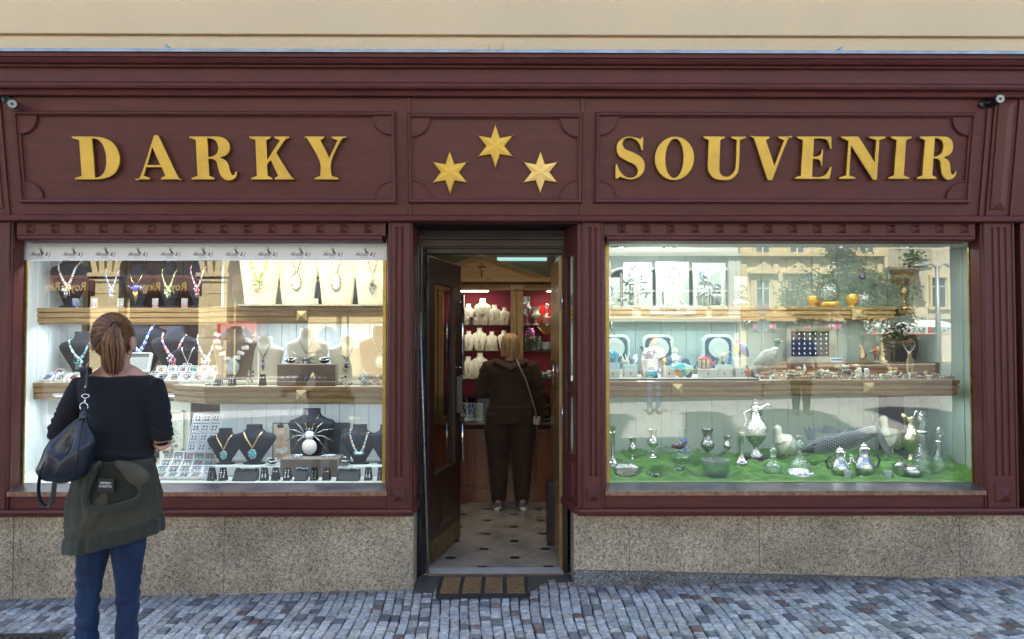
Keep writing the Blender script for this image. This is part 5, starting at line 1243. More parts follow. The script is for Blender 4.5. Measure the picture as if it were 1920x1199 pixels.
for px, pt, Y, lab in ((1185,820,.75,'small dented silver goblet, first from the left'),(1223,805,.70,'tall silver goblet left of the glass cake stand'),(1325,804,.66,'tall dark silver goblet in the middle'),(1362,817,.80,'small silver goblet left of the square candlestick')):
    vessel('goblet', 'goblet', GOB, px, Y, WZ(pt, Y)-VZ(px, Y), SILVER if px != 1325 else SILVERD, lab, grp='silver goblets')
for px, pt, Y, lab in ((1147,798,.55,'silver column candlestick at the left jamb'),(1388,800,.62,'square footed silver candlestick left of the big ewer')):
    vessel('candlestick', 'candlestick', CAN, px, Y, WZ(pt, Y)-VZ(px, Y), SILVER, lab, grp='candlesticks', n=8 if px > 1300 else 14)
# big ewer
def ewerx(t, x, y, z, H):
    m = MB(); m.tube([(x+.02*H,y,z+H*.78),(x+.10*H,y,z+H*.88),(x+.20*H,y,z+H*.95),(x+.30*H,y,z+H*.90)], [.09*H,.055*H,.04*H,.012*H], 10, flat=.7); m.build('spout', SILVER, t, smooth=True)
    m = MB(); m.tube([(x-.04*H,y,z+H*.88),(x-.20*H,y,z+H*.80),(x-.16*H,y,z+H*.66),(x-.24*H,y,z+H*.52),(x-.15*H,y,z+H*.45)], .014*H, 7); m.build('handle', SILVER, t, smooth=True)
    m = MB(); m.ell((x,y,z+H*.97), (.05*H,.05*H,.04*H), 10, 7); m.ell((x,y,z+H*1.03), .018*H, 8, 6); m.build('lid', SILVER, t, smooth=True)
    m = MB(); m.box(x-.17*H,x+.17*H,y-.17*H,y+.17*H,z-.02*H,z+.04*H); m.build('plinth', WALNUT, t, bev=.003)
EW = [(0,.04),(.12,.04),(.12,.06),(.07,.12),(.035,.18),(.05,.22),(.15,.34),(.22,.48),(.20,.58),(.12,.68),(.075,.76),(.07,.82),(.08,.90),(.07,.94),(0,.96)]
vessel('ewer', 'ewer', EW, 1415, .72, WZ(752,.72)-VZ(1415,.72), mat('engraved_silver', (.62,.63,.62), .25, 1, noise_s=60, noise_a=.5, bump=.6, bump_s=90), 'largest silver ewer with a bird head spout and glass looking body', extra=ewerx, grp='ewers')
def ewer2(t, x, y, z, H):
    m = MB(); m.tube([(x-.03*H,y,z+.82*H),(x-.12*H,y,z+.93*H),(x-.17*H,y,z+1.0*H)], [.08*H,.05*H,.03*H], 10, flat=.6); m.build('spout', GOLDJ, t, smooth=True)
    m = MB(); m.tube([(x+.05*H,y,z+.86*H),(x+.10*H,y,z+1.05*H),(x+.22*H,y,z+.98*H),(x+.18*H,y,z+.70*H),(x+.17*H,y,z+.5*H)], .02*H, 7); m.build('handle', SILVER, t, smooth=True)
vessel('ewer', 'ewer', EW, 1705, .72, WZ(775,.72)-VZ(1705,.72), mat('pale_gilt', (.68,.60,.42), .22, 1, bump=.6, bump_s=50), 'gilt ewer with a scroll handle in front of the dark post', extra=ewer2, grp='ewers')
DEC = [(0,0),(.30,0),(.32,.03),(.32,.30),(.30,.36),(.20,.44),(.10,.52),(.08,.62),(.09,.66),(.07,.70),(.07,.74),(.12,.80),(.13,.88),(.08,.97),(0,1)]
DEC2 = [(0,0),(.19,0),(.21,.04),(.20,.22),(.15,.36),(.08,.46),(.06,.56),(.075,.58),(.06,.62),(.05,.68),(.06,.70),(.05,.74),(.10,.82),(.09,.92),(.03,1),(0,1)]
for px, pt, Y, P_, w_, lab in ((1447,838,.36,DEC,1.25,'square cut crystal decanter with ball stopper in the middle'),(1497,824,.33,DEC,1.15,'large crystal cruet with silver base left of the teapot'),(1727,772,.40,DEC2,1,'tall crystal decanter with pointed stopper near the right'),(1758,800,.44,DEC2,1.1,'rightmost crystal decanter with broad engraved body')):
    def cuff(t, x, y, z, H, px=px):
        m = MB(); 
        if px == 1497: m.lathe([(.36*H,-.01*H),(.38*H,.03*H),(.37*H,.16*H),(.35*H,.16*H),(.35*H,0)], (x,y,z), 20); m.tube([(x-.05*H,y,z+.98*H),(x-.06*H,y,z+1.1*H),(x+.06*H,y,z+1.1*H),(x+.05*H,y,z+.98*H)], .014*H, 6)
        else: m.lathe([(.09*H,.66*H),(.10*H,.68*H),(.09*H,.70*H)], (x,y,z), 16)
        m.build('silver_mount', SILVER, t, smooth=True)
    vessel('decanter', 'decanter', P_, px, Y, WZ(pt, Y)-VZ(px, Y), CRYSTAL, lab, w_=w_*.8, extra=cuff, grp='crystal decanters', n=18)
# tea and coffee pots
def pot(px, pt, Y, lab, flip, prof, hh):
    pt -= 6
    def ex(t, x, y, z, H):
        s_ = -1 if flip else 1
        m = MB(); m.tube([(x+s_*.20*H,y,z+.30*H),(x+s_*.36*H,y,z+.45*H),(x+s_*.38*H,y,z+.62*H),(x+s_*.44*H,y,z+.66*H)], [.06*H,.04*H,.03*H,.02*H], 9); m.build('spout', SILVER, t, smooth=True)
        m = MB(); m.tube([(x-s_*.22*H,y,z+.28*H),(x-s_*.42*H,y,z+.26*H),(x-s_*.50*H,y,z+.52*H),(x-s_*.36*H,y,z+.68*H),(x-s_*.28*H,y,z+.60*H)], [.02*H,.035*H,.035*H,.03*H,.02*H], 9); m.build('handle', BLACK, t, smooth=True)
        m = MB(); m.ell((x,y,z+.93*H), (.13*H,.13*H,.06*H), 12, 6); m.ell((x,y,z+1.0*H), .035*H, 8, 6); m.build('lid', SILVER, t, smooth=True)
    vessel('teapot', 'teapot', prof, px, Y, WZ(pt, Y)-VZ(px, Y), SILVER, lab, extra=ex, grp='silver pots', n=16)
POT = [(0,0),(.26,0),(.24,.03),(.30,.12),(.33,.28),(.27,.45),(.20,.55),(.16,.62),(.18,.80),(.20,.86),(.14,.90),(0,.92)]
pot(1572, 845, .36, 'squat silver teapot with black handle at its left', False, POT, 0)
pot(1617, 838, .36, 'taller silver coffee pot with black handle at its right', True, POT, 0)
for px, Y, lab in ((1586,.26,'frosted shot glass before the squat teapot'),(1661,.26,'frosted shot glass right of the coffee pot')):
    vessel('shot_glass', 'glass', [(0,0),(.30,0),(.34,.05),(.48,1),(.44,1),(.30,.1),(0,.1)], px, Y, .055, mat('frosted_glass', (.62,.68,.68), .5), lab, grp='frosted shot glasses')
BOWL = [(0,0),(.35,0),(.5,.05),(.66,.35),(.72,.8),(.70,1),(.66,.98),(.62,.5),(.45,.15),(0,.12)]
def lidx(t, x, y, z, H):
    m = MB(); m.lathe([(.70*H,1.0*H),(.62*H,1.15*H),(.3*H,1.32*H),(.06*H,1.36*H),(.05*H,1.45*H),(.09*H,1.55*H),(0,1.62*H)], (x,y,z), 18); m.build('lid', SILVERD, t, smooth=True)
vessel('sugar_bowl', 'bowl', BOWL, 1684, .34, .075, CRYSTAL, 'lidded dark silver bowl right of the coffee pot', extra=lidx)
vessel('sugar_bowl', 'bowl', [(0,0),(.4,0),(.7,.3),(.75,.6),(.6,.85),(.5,.9),(.55,1),(0,1)], 1708, .30, .085, SILVER, 'round polished silver pot next to the lidded bowl')
vessel('glass_bowl', 'bowl', [(0,0),(.5,0),(.8,.2),(.9,1.0),(.86,1.0),(.75,.25),(0,.15)], 1340, .34, .115, CRYSTAL, 'wide cut glass bowl with silver rim on the green cloth', extra=lambda t, x, y, z, H: MB().lathe([(.87*H,.97*H),(.93*H,1.0*H),(.93*H,1.06*H),(.86*H,1.06*H)], (x,y,z), 26).build('silver_rim', SILVER, t, auto=40))
def cakex(t, x, y, z, H): pass
vessel('cake_stand', 'cake stand', [(0,0),(.4,0),(.38,.04),(.08,.12),(.06,.5),(.09,.62),(.06,.8),(.2,.92),(1.05,1.0),(1.05,1.04),(.2,1.0),(0,1.0)], 1267, .42, .135, CLEAR, 'clear glass cake stand with a dark red glass flower on it', n=28)
x, y = WX(1272,.42), .42; z = cz(x, y)+.133
m = MB(); rng = random.Random(2)
for k in range(14): a = k*.9; m.tube([(x,y,z+.006),(x+.03*math.cos(a),y+.03*math.sin(a),z+.02+.02*rng.random()),(x+.06*math.cos(a),y+.05*math.sin(a),z+.01+.05*rng.random())], [.010,.013,.003], 6, flat=.4)
tag(m.build('glass_flower', mat('dark_red_glass', (.12,.01,.03), .15, coat=.8), smooth=True), 'dark red glass flower lying on the clear cake stand', 'ornament')
vessel('vase', 'vase', [(0,0),(.25,0),(.36,.12),(.40,.25),(.30,.42),(.13,.58),(.09,.75),(.12,1),(.10,1),(.07,.76),(.0,.5)], 1278, .66, WZ(803,.66)-VZ(1278,.66), CLEAR, 'slim clear vase with a blue label behind the cake stand', extra=lambda t, x, y, z, H: MB().box(x-.014, x+.014, y-.062, y-.058, z+.42*H, z+.75*H).build('label', mat('blue_label', (.10,.25,.75), .5), t))
bx = thing('jewel_box', 'dark pewter casket with sloping lid at the lower left', 'casket', (WX(1172,.38), .38, VZ(1172,.38)))
x, y, z = bx.location; m = MB(); m.box(x-.075,x+.075,y-.05,y+.05,z-.003,z+.06); m.build('casket', SILVERD, bx, bev=.003)
m = MB(); m.add([(x-.082,y-.056,z+.061),(x+.082,y-.056,z+.061),(x+.082,y+.056,z+.061),(x-.082,y+.056,z+.061),(x-.05,y-.03,z+.085),(x+.05,y-.03,z+.085),(x+.05,y+.03,z+.085),(x-.05,y+.03,z+.085)], [(0,1,2,3),(4,5,6,7),(0,1,5,4),(1,2,6,5),(2,3,7,6),(3,0,4,7)]); m.build('lid', SILVERD, bx, bev=.002)
m = MB(); x, y = WX(1226,.30), .30; z = cz(x, y)
for k in range(16): a = k*math.pi/8; rr = .045 if k % 2 else .03; m.tube([(x,y,z+.008),(x+rr*.6*math.cos(a),y+rr*.6*math.sin(a),z+.012),(x+rr*math.cos(a),y+rr*math.sin(a),z+.035)], [.012,.013,.002], 5, flat=.5)
tag(m.build('crystal_lotus', CRYSTAL, smooth=False), 'small crystal lotus on the green cloth left of the cake stand', 'ornament')

# ---------- animals (remeshed unions)
def quad(name, lab, cat, loc, H, P, mats, pick=None, face=1, grp=None, vox=None, rz=0, ret=False):
    """quadruped standing H tall at the shoulder; face=-1 looks left"""
    m = MB(); L_ = P.get('len', 1.1)*H; lw = P.get('leg', .065)*H; bw = P.get('body', .2)*H; nk = P.get('neck', .35)*H; hs = P.get('head', .13)*H; up = P.get('up', .8)
    x0, x1 = -L_/2, L_/2; zb = H*.80
    m.tube([(x0,0,zb-.02*H),(x0+.12*H,0,zb),(0,0,zb-.06*H),(x1-.15*H,0,zb+.02*H+P.get('hump',0)*H),(x1,0,zb)], [bw*.7,bw*.95,bw*.9,bw*1.12+P.get('hump',0)*H*.6,bw*.75], 14)
    for sx_, s_ in ((x0+.1*H,-1),(x1-.1*H,1)):
        for sy in (-1, 1):
            kx = -.05*H if s_ < 0 else .01*H; d = (.04 if sy*s_ > 0 else -.03)*H
            m.tube([(sx_,sy*bw*.45,zb-.1*H),(sx_+kx*-1+d,sy*bw*.55,zb*.55),(sx_+kx+d,sy*bw*.5,zb*.28),(sx_+d,sy*bw*.5,.03*H)], [lw*2.2,lw*1.35,lw*.85,lw*.8], 8); m.cbox((sx_+d+.02*H,sy*bw*.5,.025*H), lw*2.2, lw*1.8, .05*H)
    hx_, hz = x1+nk*math.cos(math.atan(up*1.4))*.8, zb+nk*up
    m.tube([(x1-.08*H,0,zb+.02*H),((x1+hx_)/2,0,(zb+hz)/2+.02*H),(hx_,0,hz)], [bw*.85,hs*.85,hs*.75], 12)
    m.tube([(hx_-.03*H,0,hz+.02*H),(hx_+hs*.8,0,hz-hs*.1),(hx_+hs*P.get('muz',1.9),0,hz-hs*.65)], [hs*.72,hs*.66,hs*.38], 10)
    for sy in (-1, 1): m.tube([(hx_-.01*H,sy*hs*.5,hz+hs*.5),(hx_-hs*.35,sy*hs*1.0,hz+hs*P.get('ear',1.3))], [hs*.25,hs*.1], 6)
    tl_ = P.get('tail', .4)*H
    m.tube([(x0-.02*H,0,zb+.02*H),(x0-.10*H,0,zb-.05*H-tl_*.3),(x0-.11*H,0,zb-tl_)], [lw*.9,lw*.6,lw*.35], 6)
    if P.get('horn') == 'antler':
        for sy in (-1, 1):
            a = [(hx_,sy*hs*.3,hz+hs*.6),(hx_-.06*H,sy*.16*H,hz+.22*H),(hx_-.02*H,sy*.26*H,hz+.44*H),(hx_+.07*H,sy*.22*H,hz+.60*H)]
            m.tube(a, [.022*H,.020*H,.016*H,.010*H], 7)
            for i, t_ in ((0,.12),(1,.15),(2,.13)): p_ = Vector(a[i]).lerp(Vector(a[i+1]), .5); m.tube([p_, p_+Vector((.12*H,sy*.02*H,t_*H))], [.015*H,.009*H], 6)
    if P.get('horn') == 'bull':
        for sy in (-1, 1): m.tube([(hx_,sy*hs*.5,hz+hs*.4),(hx_+.02*H,sy*.20*H,hz+.03*H+hs*.4),(hx_+.04*H,sy*.19*H,hz+.16*H)], [.03*H,.024*H,.008*H], 7)
    sc_m = Matrix.Diagonal((face, 1, 1, 1)); m.xf(sc_m)
    me = remesh(m, vox or H/55, 2); me.name = name
    if pick:
        for p_ in me.polygons: c = p_.center; p_.material_index = pick(c.x*face/H, c.z/H, c)
    for mt_ in mats: me.materials.append(mt_)
    o = link(name, me); o.location = loc; o.rotation_euler = (0,0,rz); tag(o, lab, cat, grp); return o
BR = lambda n, c, r=.45: mat('glaze_'+n, c, r, coat=.4, noise_s=25, noise_a=.15)
DKB, REDB, TAN, GREYB, OFFW, BLKA = BR('dark_brown',(.055,.028,.018)), BR('red_brown',(.28,.10,.04)), BR('tan',(.42,.29,.15)), BR('grey',(.22,.21,.20)), BR('ivory',(.60,.58,.48)), BR('black',(.015,.015,.018))
ZA = 1.358
FG = 'animal figurines on the right window shelf'
# stepped brown riser behind the figurines
sr = thing('stepped_riser', 'dark brown stepped riser behind the animal figurines', 'riser', (WX(1580,.8), .8, ZA))
m = MB(); m.box(WX(1440,.86), WX(1760,.86), .84, 1.10, ZA-.001, WZ(680,.84)); m.build('upper_step', OAKD, sr, bev=.004)
m = MB(); m.box(WX(1450,.7), WX(1748,.7), .72, .839, ZA-.001, WZ(696,.72)); m.build('lower_step', OAKD, sr, bev=.004)
ZU = WZ(680,.84)+.001; ZM = WZ(696,.72)+.001
pk_deer = lambda x, z, c: 1 if z > 1.25 or z < .5 else 0
oval = MB(); c = W(1687,651,1.08); oval.ell((c.x,1.08,c.z), (.155,.012,.20), 28, 14); tag(oval.build('oval_plaque', mat('plaque_brown', (.03,.018,.014), .5), smooth=True), 'dark oval plaque on the back wall behind the big elk', 'plaque')
def HW(pt, Y, zb, f=1.0): return (WZ(pt, Y)-zb)*f
quad('elk_figurine','big dark brown elk with curling antlers on the upper step','figurine',(WX(1690,.95),.95,ZU),HW(637,.95,ZU),dict(len=1.05,neck=.36,up=.7,horn='antler',body=.22,leg=.06,head=.12),[DKB,REDB,TAN],lambda x,z,c: 2 if z>1.28 else (1 if z>.88 and x<.2 else 0),-1,FG)
quad('bison_figurine','shaggy dark bison on the upper step','figurine',(WX(1652,.88),.88,ZU),HW(652,.88,ZU,.9),dict(len=.95,neck=.14,up=.2,horn='bull',body=.27,leg=.075,head=.2,hump=.16,muz=1.3),[BLKA,REDB,OFFW],lambda x,z,c: 2 if z<.12 else (1 if x>.35 else 0),-1,FG)
quad('stag_figurine','standing stag with wide pale antlers facing the street','figurine',(WX(1707,.66),.66,ZA),HW(668,.66,ZA,.92),dict(len=.8,neck=.42,up=1.0,horn='antler',body=.17,leg=.05,head=.11),[REDB,TAN,OFFW],lambda x,z,c: 2 if z>1.25 else (1 if x>.2 else 0),-1,FG,rz=R(55))
quad('giraffe_figurine','orange giraffe figurine with long neck','figurine',(WX(1674,.64),.64,ZA+.004),HW(689,.64,ZA),dict(len=.8,neck=1.05,up=.92,body=.17,leg=.05,head=.12,muz=1.7),[mat('giraffe_glaze',(.42,.15,.05),.4,coat=.4,col2=(.62,.40,.22),c2s=45,c2w=(.48,.56))],None,-1,FG)
quad('polar_bear_figurine','sitting ivory bear figurine in front of the riser','figurine',(WX(1547,.62),.62,ZA),HW(694,.62,ZA,.95),dict(len=.9,neck=.2,up=1.0,body=.28,leg=.10,head=.2,muz=1.4,tail=.1),[OFFW,BLKA],None,-1,FG)
quad('panda_figurine','black and white bear figurine with lowered head','figurine',(WX(1618,.62),.62,ZA),HW(692,.62,ZA,1.0),dict(len=1.1,neck=.12,up=-.2,body=.28,leg=.11,head=.2,muz=1.3,tail=.05),[OFFW,BLKA],lambda x,z,c: 1 if (.05<x<.3) else 0,-1,FG)
quad('horse_figurine','small red brown horse figurine beside the giraffe','figurine',(WX(1646,.64),.64,ZA),HW(703,.64,ZA),dict(len=1.1,neck=.4,up=.8,body=.2,leg=.07,head=.14),[REDB],None,1,FG)
# kangaroo
m = MB(); x, y = WX(1617,.9), .9; H = HW(644,.9,ZU)
m.tube([(0,0,.18*H),(-.02*H,0,.35*H),(.02*H,0,.6*H),(.08*H,0,.8*H)], [.14*H,.19*H,.12*H,.07*H], 12); m.tube([(.06*H,0,.82*H),(.13*H,0,.84*H),(.21*H,0,.79*H)], [.08*H,.07*H,.03*H], 10)
for s_ in (-1, 1):
    m.tube([(-.02*H,s_*.1*H,.3*H),(.10*H,s_*.12*H,.2*H),(-.03*H,s_*.12*H,.05*H),(.15*H,s_*.12*H,.025*H)], [.12*H,.08*H,.035*H,.03*H], 8); m.tube([(.06*H,s_*.08*H,.62*H),(.14*H,s_*.08*H,.5*H),(.2*H,s_*.05*H,.48*H)], [.04*H,.028*H,.02*H], 7); m.tube([(.05*H,s_*.04*H,.88*H),(.02*H,s_*.07*H,1.02*H)], [.03*H,.012*H], 6)
m.tube([(-.08*H,0,.25*H),(-.25*H,0,.1*H),(-.45*H,0,.04*H)], [.09*H,.05*H,.02*H], 8); m.xf(Matrix.Diagonal((-1,1,1,1)))
me = remesh(m, H/60, 2); me.name = 'kangaroo_figurine'; me.materials.append(TAN); me.materials.append(DKB)
for p_ in me.polygons: p_.material_index = 1 if p_.center.x > .03*H and p_.center.z > .3*H else 0
o = link('kangaroo_figurine', me); o.location = (x, y, ZU); tag(o, 'upright tan kangaroo figurine on the upper step', 'figurine', FG)
# birds
def bird(name, lab, loc, H, mats, pick, P, face=-1, grp=FG, vox=None):
    m = MB(); b_ = P.get('b', .3)*H; pt_ = P.get('pitch', .45)
    m.tube([(-.42*H,0,.42*H-pt_*.3*H),(-.18*H,0,.42*H-.04*H),(.0,0,.45*H),(.14*H,0,.55*H+pt_*.1*H)], [.05*H,b_*.62,b_*.8,b_*.55], 14, flat=.85)
    hz = P.get('hz', .9)*H; hx_ = P.get('hx', .22)*H
    m.tube([(.10*H,0,.55*H),(hx_*.9,0,(.55*H+hz)/2),(hx_,0,hz)], [b_*.6,P.get('nk',.09)*H,P.get('nk',.09)*H], 10); m.ell((hx_+.01*H,0,hz), (.10*H*P.get('hd',1),.085*H*P.get('hd',1),.085*H*P.get('hd',1)), 10, 8)
    m.tube([(hx_+.07*H,0,hz-.01*H),(hx_+P.get('bill',.2)*H,0,hz-.03*H)], [.035*H,.010*H], 7)
    for s_ in (-1, 1): m.tube([(.02*H,s_*.09*H,.3*H),(.02*H,s_*.09*H,.02*H),(.09*H,s_*.09*H,.012*H)], [.03*H,.022*H,.018*H], 6)
    m.xf(Matrix.Diagonal((face,1,1,1))); me = remesh(m, vox or H/55, 2); me.name = name
    for mt_ in mats: me.materials.append(mt_)
    if pick:
        for p_ in me.polygons: c = p_.center; p_.material_index = pick(c.x*face/H, c.z/H)
    o = link(name, me); o.location = loc; return tag(o, lab, 'figurine', grp)
ZP = 1.358+.014
bird('duck_figurine','mallard duck figurine with green head on the shelf beside the black board',(WX(1440,.7),.7,ZA+.03),HW(636,.7,ZA+.03),[GREYB,BR('mallard_green',(.02,.10,.06)),OFFW,TAN],lambda x,z: 3 if x>.34 else (1 if z>.78 else (2 if z>.72 else 0)),dict(b=.34,hz=.93,hx=.26,bill=.22,nk=.07),1)
WD = 'white pottery doves on the green cloth'
bird('dove_figurine','white pottery dove standing left of the silver fish',(WX(1470,.74),.74,VZ(1470,.74)),HW(796,.74,VZ(1470,.74)),[OFFW,TAN],lambda x,z: 1 if z<.16 or x>.38 else 0,dict(b=.40,hz=.9,hx=.20,bill=.16,nk=.10,pitch=.1),-1,WD)
bird('dove_figurine','white pottery dove behind the tail of the silver fish',(WX(1668,.90),.90,VZ(1668,.90)),HW(780,.90,VZ(1668,.90)),[OFFW,TAN],lambda x,z: 1 if z<.1 else 0,dict(b=.34,hz=.92,hx=.16,bill=.14,nk=.08,pitch=.1),-1,WD)
bird('penguin_figurine','small red and black bird figurine at the edge of the dark tray',(WX(1403,.42),.42,ZA+.003),HW(684,.42,ZA),[BLKA,BR('rust',(.40,.12,.03)),OFFW],lambda x,z: 1 if .2<z<.7 and x>-.1 else (2 if x>.2 else 0),dict(b=.36,hz=.86,hx=.1,bill=.14,pitch=.9),-1)
# fish
def fish(name, lab, c, L_, H, mats, pick, thick=.35, rot=0, tailw=.3, fin=.25, grp='painted fish on cream blocks', dors=0):
    m = MB(); rs = []; n = 18
    for i in range(13):
        t_ = i/12; x = -.5*L_+t_*L_*.84; h = H*.5*max(.05, math.sin(math.pi*min(1, t_**.75*1.0))**.75)*(1-.15*t_)+.012*H; w_ = h*thick
        if t_ > .9: h = max(h, H*.11)
        rs.append([(x, w_*math.sin(2*math.pi*j/n), h*math.cos(2*math.pi*j/n)) for j in range(n)])
    m.rings(rs)
    tx = .34*L_; m.prism([(tx-.03*L_,-.05*H),(tx+.16*L_,-tailw*H),(tx+.12*L_,0),(tx+.16*L_,tailw*H),(tx-.03*L_,.05*H)], -.008*L_, .008*L_, m=1)
    m.prism([(-.2*L_,.42*H),(.0,(.5+fin)*H),(.22*L_,(.45+fin*.8)*H),(.26*L_,.18*H),(0,.35*H)], -.006*L_, .006*L_, m=1)
    m.prism([(-.1*L_,-.42*H),(.04*L_,-(.5+fin*.8)*H),(.22*L_,-(.40+fin*.6)*H),(.24*L_,-.18*H),(0,-.35*H)], -.006*L_, .006*L_, m=1)
    for s_ in (-1, 1): m.ell((-.38*L_, s_*H*.5*thick*.62, .08*H), .03*H+.004, 8, 6, m=2); m.tube([(-.2*L_,s_*thick*.45*H,0),(-.08*L_,s_*thick*.75*H,-.08*H)], [.05*H,.02*H], 6, m=1, flat=.5)
    me = m.mesh(name, mats, False)
    if pick:
        for p_ in me.polygons:
            if p_.material_index == 0: p_.material_index = pick(p_.center.x/L_, p_.center.z/H)
    me.polygons.foreach_set('use_smooth', [True]*len(me.polygons)); 
    o = link(name, me); o.location = c; o.rotation_euler = (0, rot, 0)
    bm = bmesh.new(); bm.from_mesh(me); [setattr(e, 'smooth', False) for e in bm.edges if len(e.link_faces) == 2 and e.calc_face_angle(0) > R(50)]; bm.to_mesh(me); bm.free()
    return tag(o, lab, 'figurine', grp)
CB = mat('cream_block', (.46,.47,.41), .6)
def block(px0, px1, pt, Y, lab):
    x0, x1 = WX(px0,Y), WX(px1,Y); zt = WZ(pt, Y); t = thing('display_block', lab, 'display block', ((x0+x1)/2, Y, ZP), 'cream display blocks')
    m = MB(); m.box(x0, x1, Y, Y+.08, ZP+.001, zt); m.build('block', CB, t, bev=.003)
    m = MB(); m.box((x0+x1)/2-.004, (x0+x1)/2+.004, Y-.001, Y+.001, ZP+.020, ZP+.036); m.build('mark', INK, t)
    return (x0+x1)/2, Y+.04, zt
K = {}
for nm, a in dict(a=(1136,1162,681,.46,'cream block at the far left holding the green elephant'), b=(1170,1195,685,.52,'cream block under the small butterflies'), c=(1206,1233,674,.52,'tall cream block under the black and white zebra'), d=(1243,1267,687,.50,'cream block behind the striped fish'), e=(1313,1342,693,.46,'low cream block under the red fish'), f=(1346,1370,685,.50,'cream block under the striped cat'), g=(1379,1403,671,.54,'tall cream block under the blue parrot')).items(): K[nm] = block(*a)
# dark trays
for i, (a, b_) in enumerate(((1128,1206),(1206.6,1312),(1312.6,1421))):
    x0, x1 = WX(a,.35), WX(b_,.35); t = thing('display_stand', ['dark edged cream stand at the far left with rounded backdrop','dark edged cream stand in the middle with rounded backdrop','dark edged cream stand behind the red fish with rounded backdrop'][i], 'display stand', ((x0+x1)/2,.5,1.358), 'cream display stands with round backdrops')
    m = MB(); m.box(x0, x1, .335, .98, 1.3585, 1.364); m.box(x0, x1, .332, .336, 1.3585, 1.370); m.build('black_base', BLACK, t)
    m = MB(); m.box(x0+.004, x1-.004, .34, .98, 1.3641, ZP); m.build('cream_top', CB, t, bev=.002)
    cx = WX((1150,1232,1343)[i], .95) ; zt = WZ(628,.95); wd = .125
    def rr(x0, x1, z0, z1, r): return [(x0+r+r*math.cos(R(a_)), z0+r+r*math.sin(R(a_))) for a_ in range(180,271,15)]+[(x1-r+r*math.cos(R(a_)), z0+r+r*math.sin(R(a_))) for a_ in range(270,361,15)]+[(x1-r+r*math.cos(R(a_)), z1-r+r*math.sin(R(a_))) for a_ in range(0,91,15)]+[(x0+r+r*math.cos(R(a_)), z1-r+r*math.sin(R(a_))) for a_ in range(90,181,15)]
    m = MB(); m.prism(rr(cx-wd, cx+wd, ZP, zt, .06), .90, .96); m.build('backdrop', CB, t, bev=.004)
    m = MB(); m.prism(rr(cx-wd+.02, cx+wd-.02, ZP+.05, zt-.02, .045), .893, .8995); m.build('black_field', mat('navy_black', (.012,.016,.03), .4), t)
    m = MB(); zc = zt-.105; m.tube([(cx,.892,zc),(cx,.872,zc)], [.080,.078], 32, up=(1,0,0)); m.tube([(cx,.8719,zc),(cx,.868,zc)], [.055,.053], 32, up=(1,0,0)); m.build('disc', CB, t, auto=40)
REDF, YEL, AQUA, BLUF, NAVY, ORG, LGRN = BR('red',(.50,.02,.04),.3), BR('yellow',(.75,.42,.03),.3), BR('aqua',(.04,.38,.36),.3), BR('blue',(.03,.14,.50),.3), BR('navy',(.02,.03,.10),.3), BR('orange',(.70,.25,.05),.3), BR('pale_green',(.45,.58,.36),.3)
fish('fish_figurine','round red fish with yellow and black stripes on a low cream block',(K['e'][0]-.005,K['e'][1]-.01,K['e'][2]+.045),.15,.10,[REDF,REDF,BLKA,YEL],lambda x,z: (2 if int((x+.6)*28) % 3 == 0 else 3) if x < .12 and abs(z+.05) < .28 else 0,.35,tailw=.25,fin=.08)
fish('fish_figurine','green and orange butterfly fish with black tail',(WX(1285,.45),.45,ZP+.062),.17,.11,[LGRN,NAVY,BLKA,ORG,AQUA],lambda x,z: 3 if x<-.22 and z<.1 else (4 if x<-.02 else 0),.3,rot=R(-12),tailw=.2,fin=.22)
fish('fish_figurine','teal and yellow striped fish lying at the middle stand',(WX(1223,.42),.42,ZP+.03),.12,.075,[AQUA,NAVY,BLKA,YEL,BLUF],lambda x,z: 3 if x<-.15 and z<0 else (4 if x>.1 else 0),.35,rot=R(-25),tailw=.35,fin=.2)
fish('fish_figurine','small navy fish on the cream block behind the striped fish',(K['d'][0],K['d'][1],K['d'][2]+.03),.11,.06,[NAVY,GREYB,BLKA,YEL],lambda x,z: 3 if x<-.2 else 0,.4)
quad('elephant_figurine','small green and blue glazed elephant at the far left','figurine',(K['a'][0],K['a'][1],K['a'][2]),.085,dict(len=.9,neck=.2,up=.3,body=.27,leg=.11,head=.22,muz=1.4),[AQUA,BLUF],lambda x,z,c: 1 if z>.8 else 0,-1,FG)
quad('zebra_figurine','black and white lacquer zebra on the tall cream block','figurine',(K['c'][0],K['c'][1],K['c'][2]),.08,dict(len=1.1,neck=.4,up=.8,body=.2,leg=.08,head=.15),[mat('zebra_glaze',(.02,.02,.02),.3,col2=(.7,.7,.66),c2s=50,c2w=(.52,.56))],None,-1,FG)
quad('cat_figurine','tan striped cat sitting on the block right of the red fish','figurine',(K['f'][0],K['f'][1],K['f'][2]),.085,dict(len=.7,neck=.3,up=1.1,body=.2,leg=.08,head=.16,muz=1.1,tail=.2),[mat('tabby_glaze',(.42,.30,.16),.35,col2=(.62,.58,.45),c2s=60,c2w=(.5,.55))],None,1,FG)
bird('parrot_figurine','pink and blue parrot figurine on the tall block',(K['g'][0],K['g'][1],K['g'][2]-.002),.15,[BLUF,BR('pink',(.72,.20,.28)),YEL],lambda x,z: 1 if z>.72 else (2 if x>.12 else 0),dict(b=.42,hz=.86,hx=.14,bill=.18,pitch=1.2,hd=1.2),-1)
bird('dove_figurine','white and blue bird figurine above the striped cat',(WX(1362,.62),.62,ZP+.09),.10,[OFFW,BLUF],lambda x,z: 1 if x<-.05 else 0,dict(b=.4,hz=.85,hx=.2,pitch=.6),-1)
m = MB(); m.cbox((WX(1362,.62),.62,ZP+.045), .06, .05, .088); tag(m.build('display_block', CB, bev=.003), 'narrow cream block behind the striped cat', 'display block', 'cream display blocks')
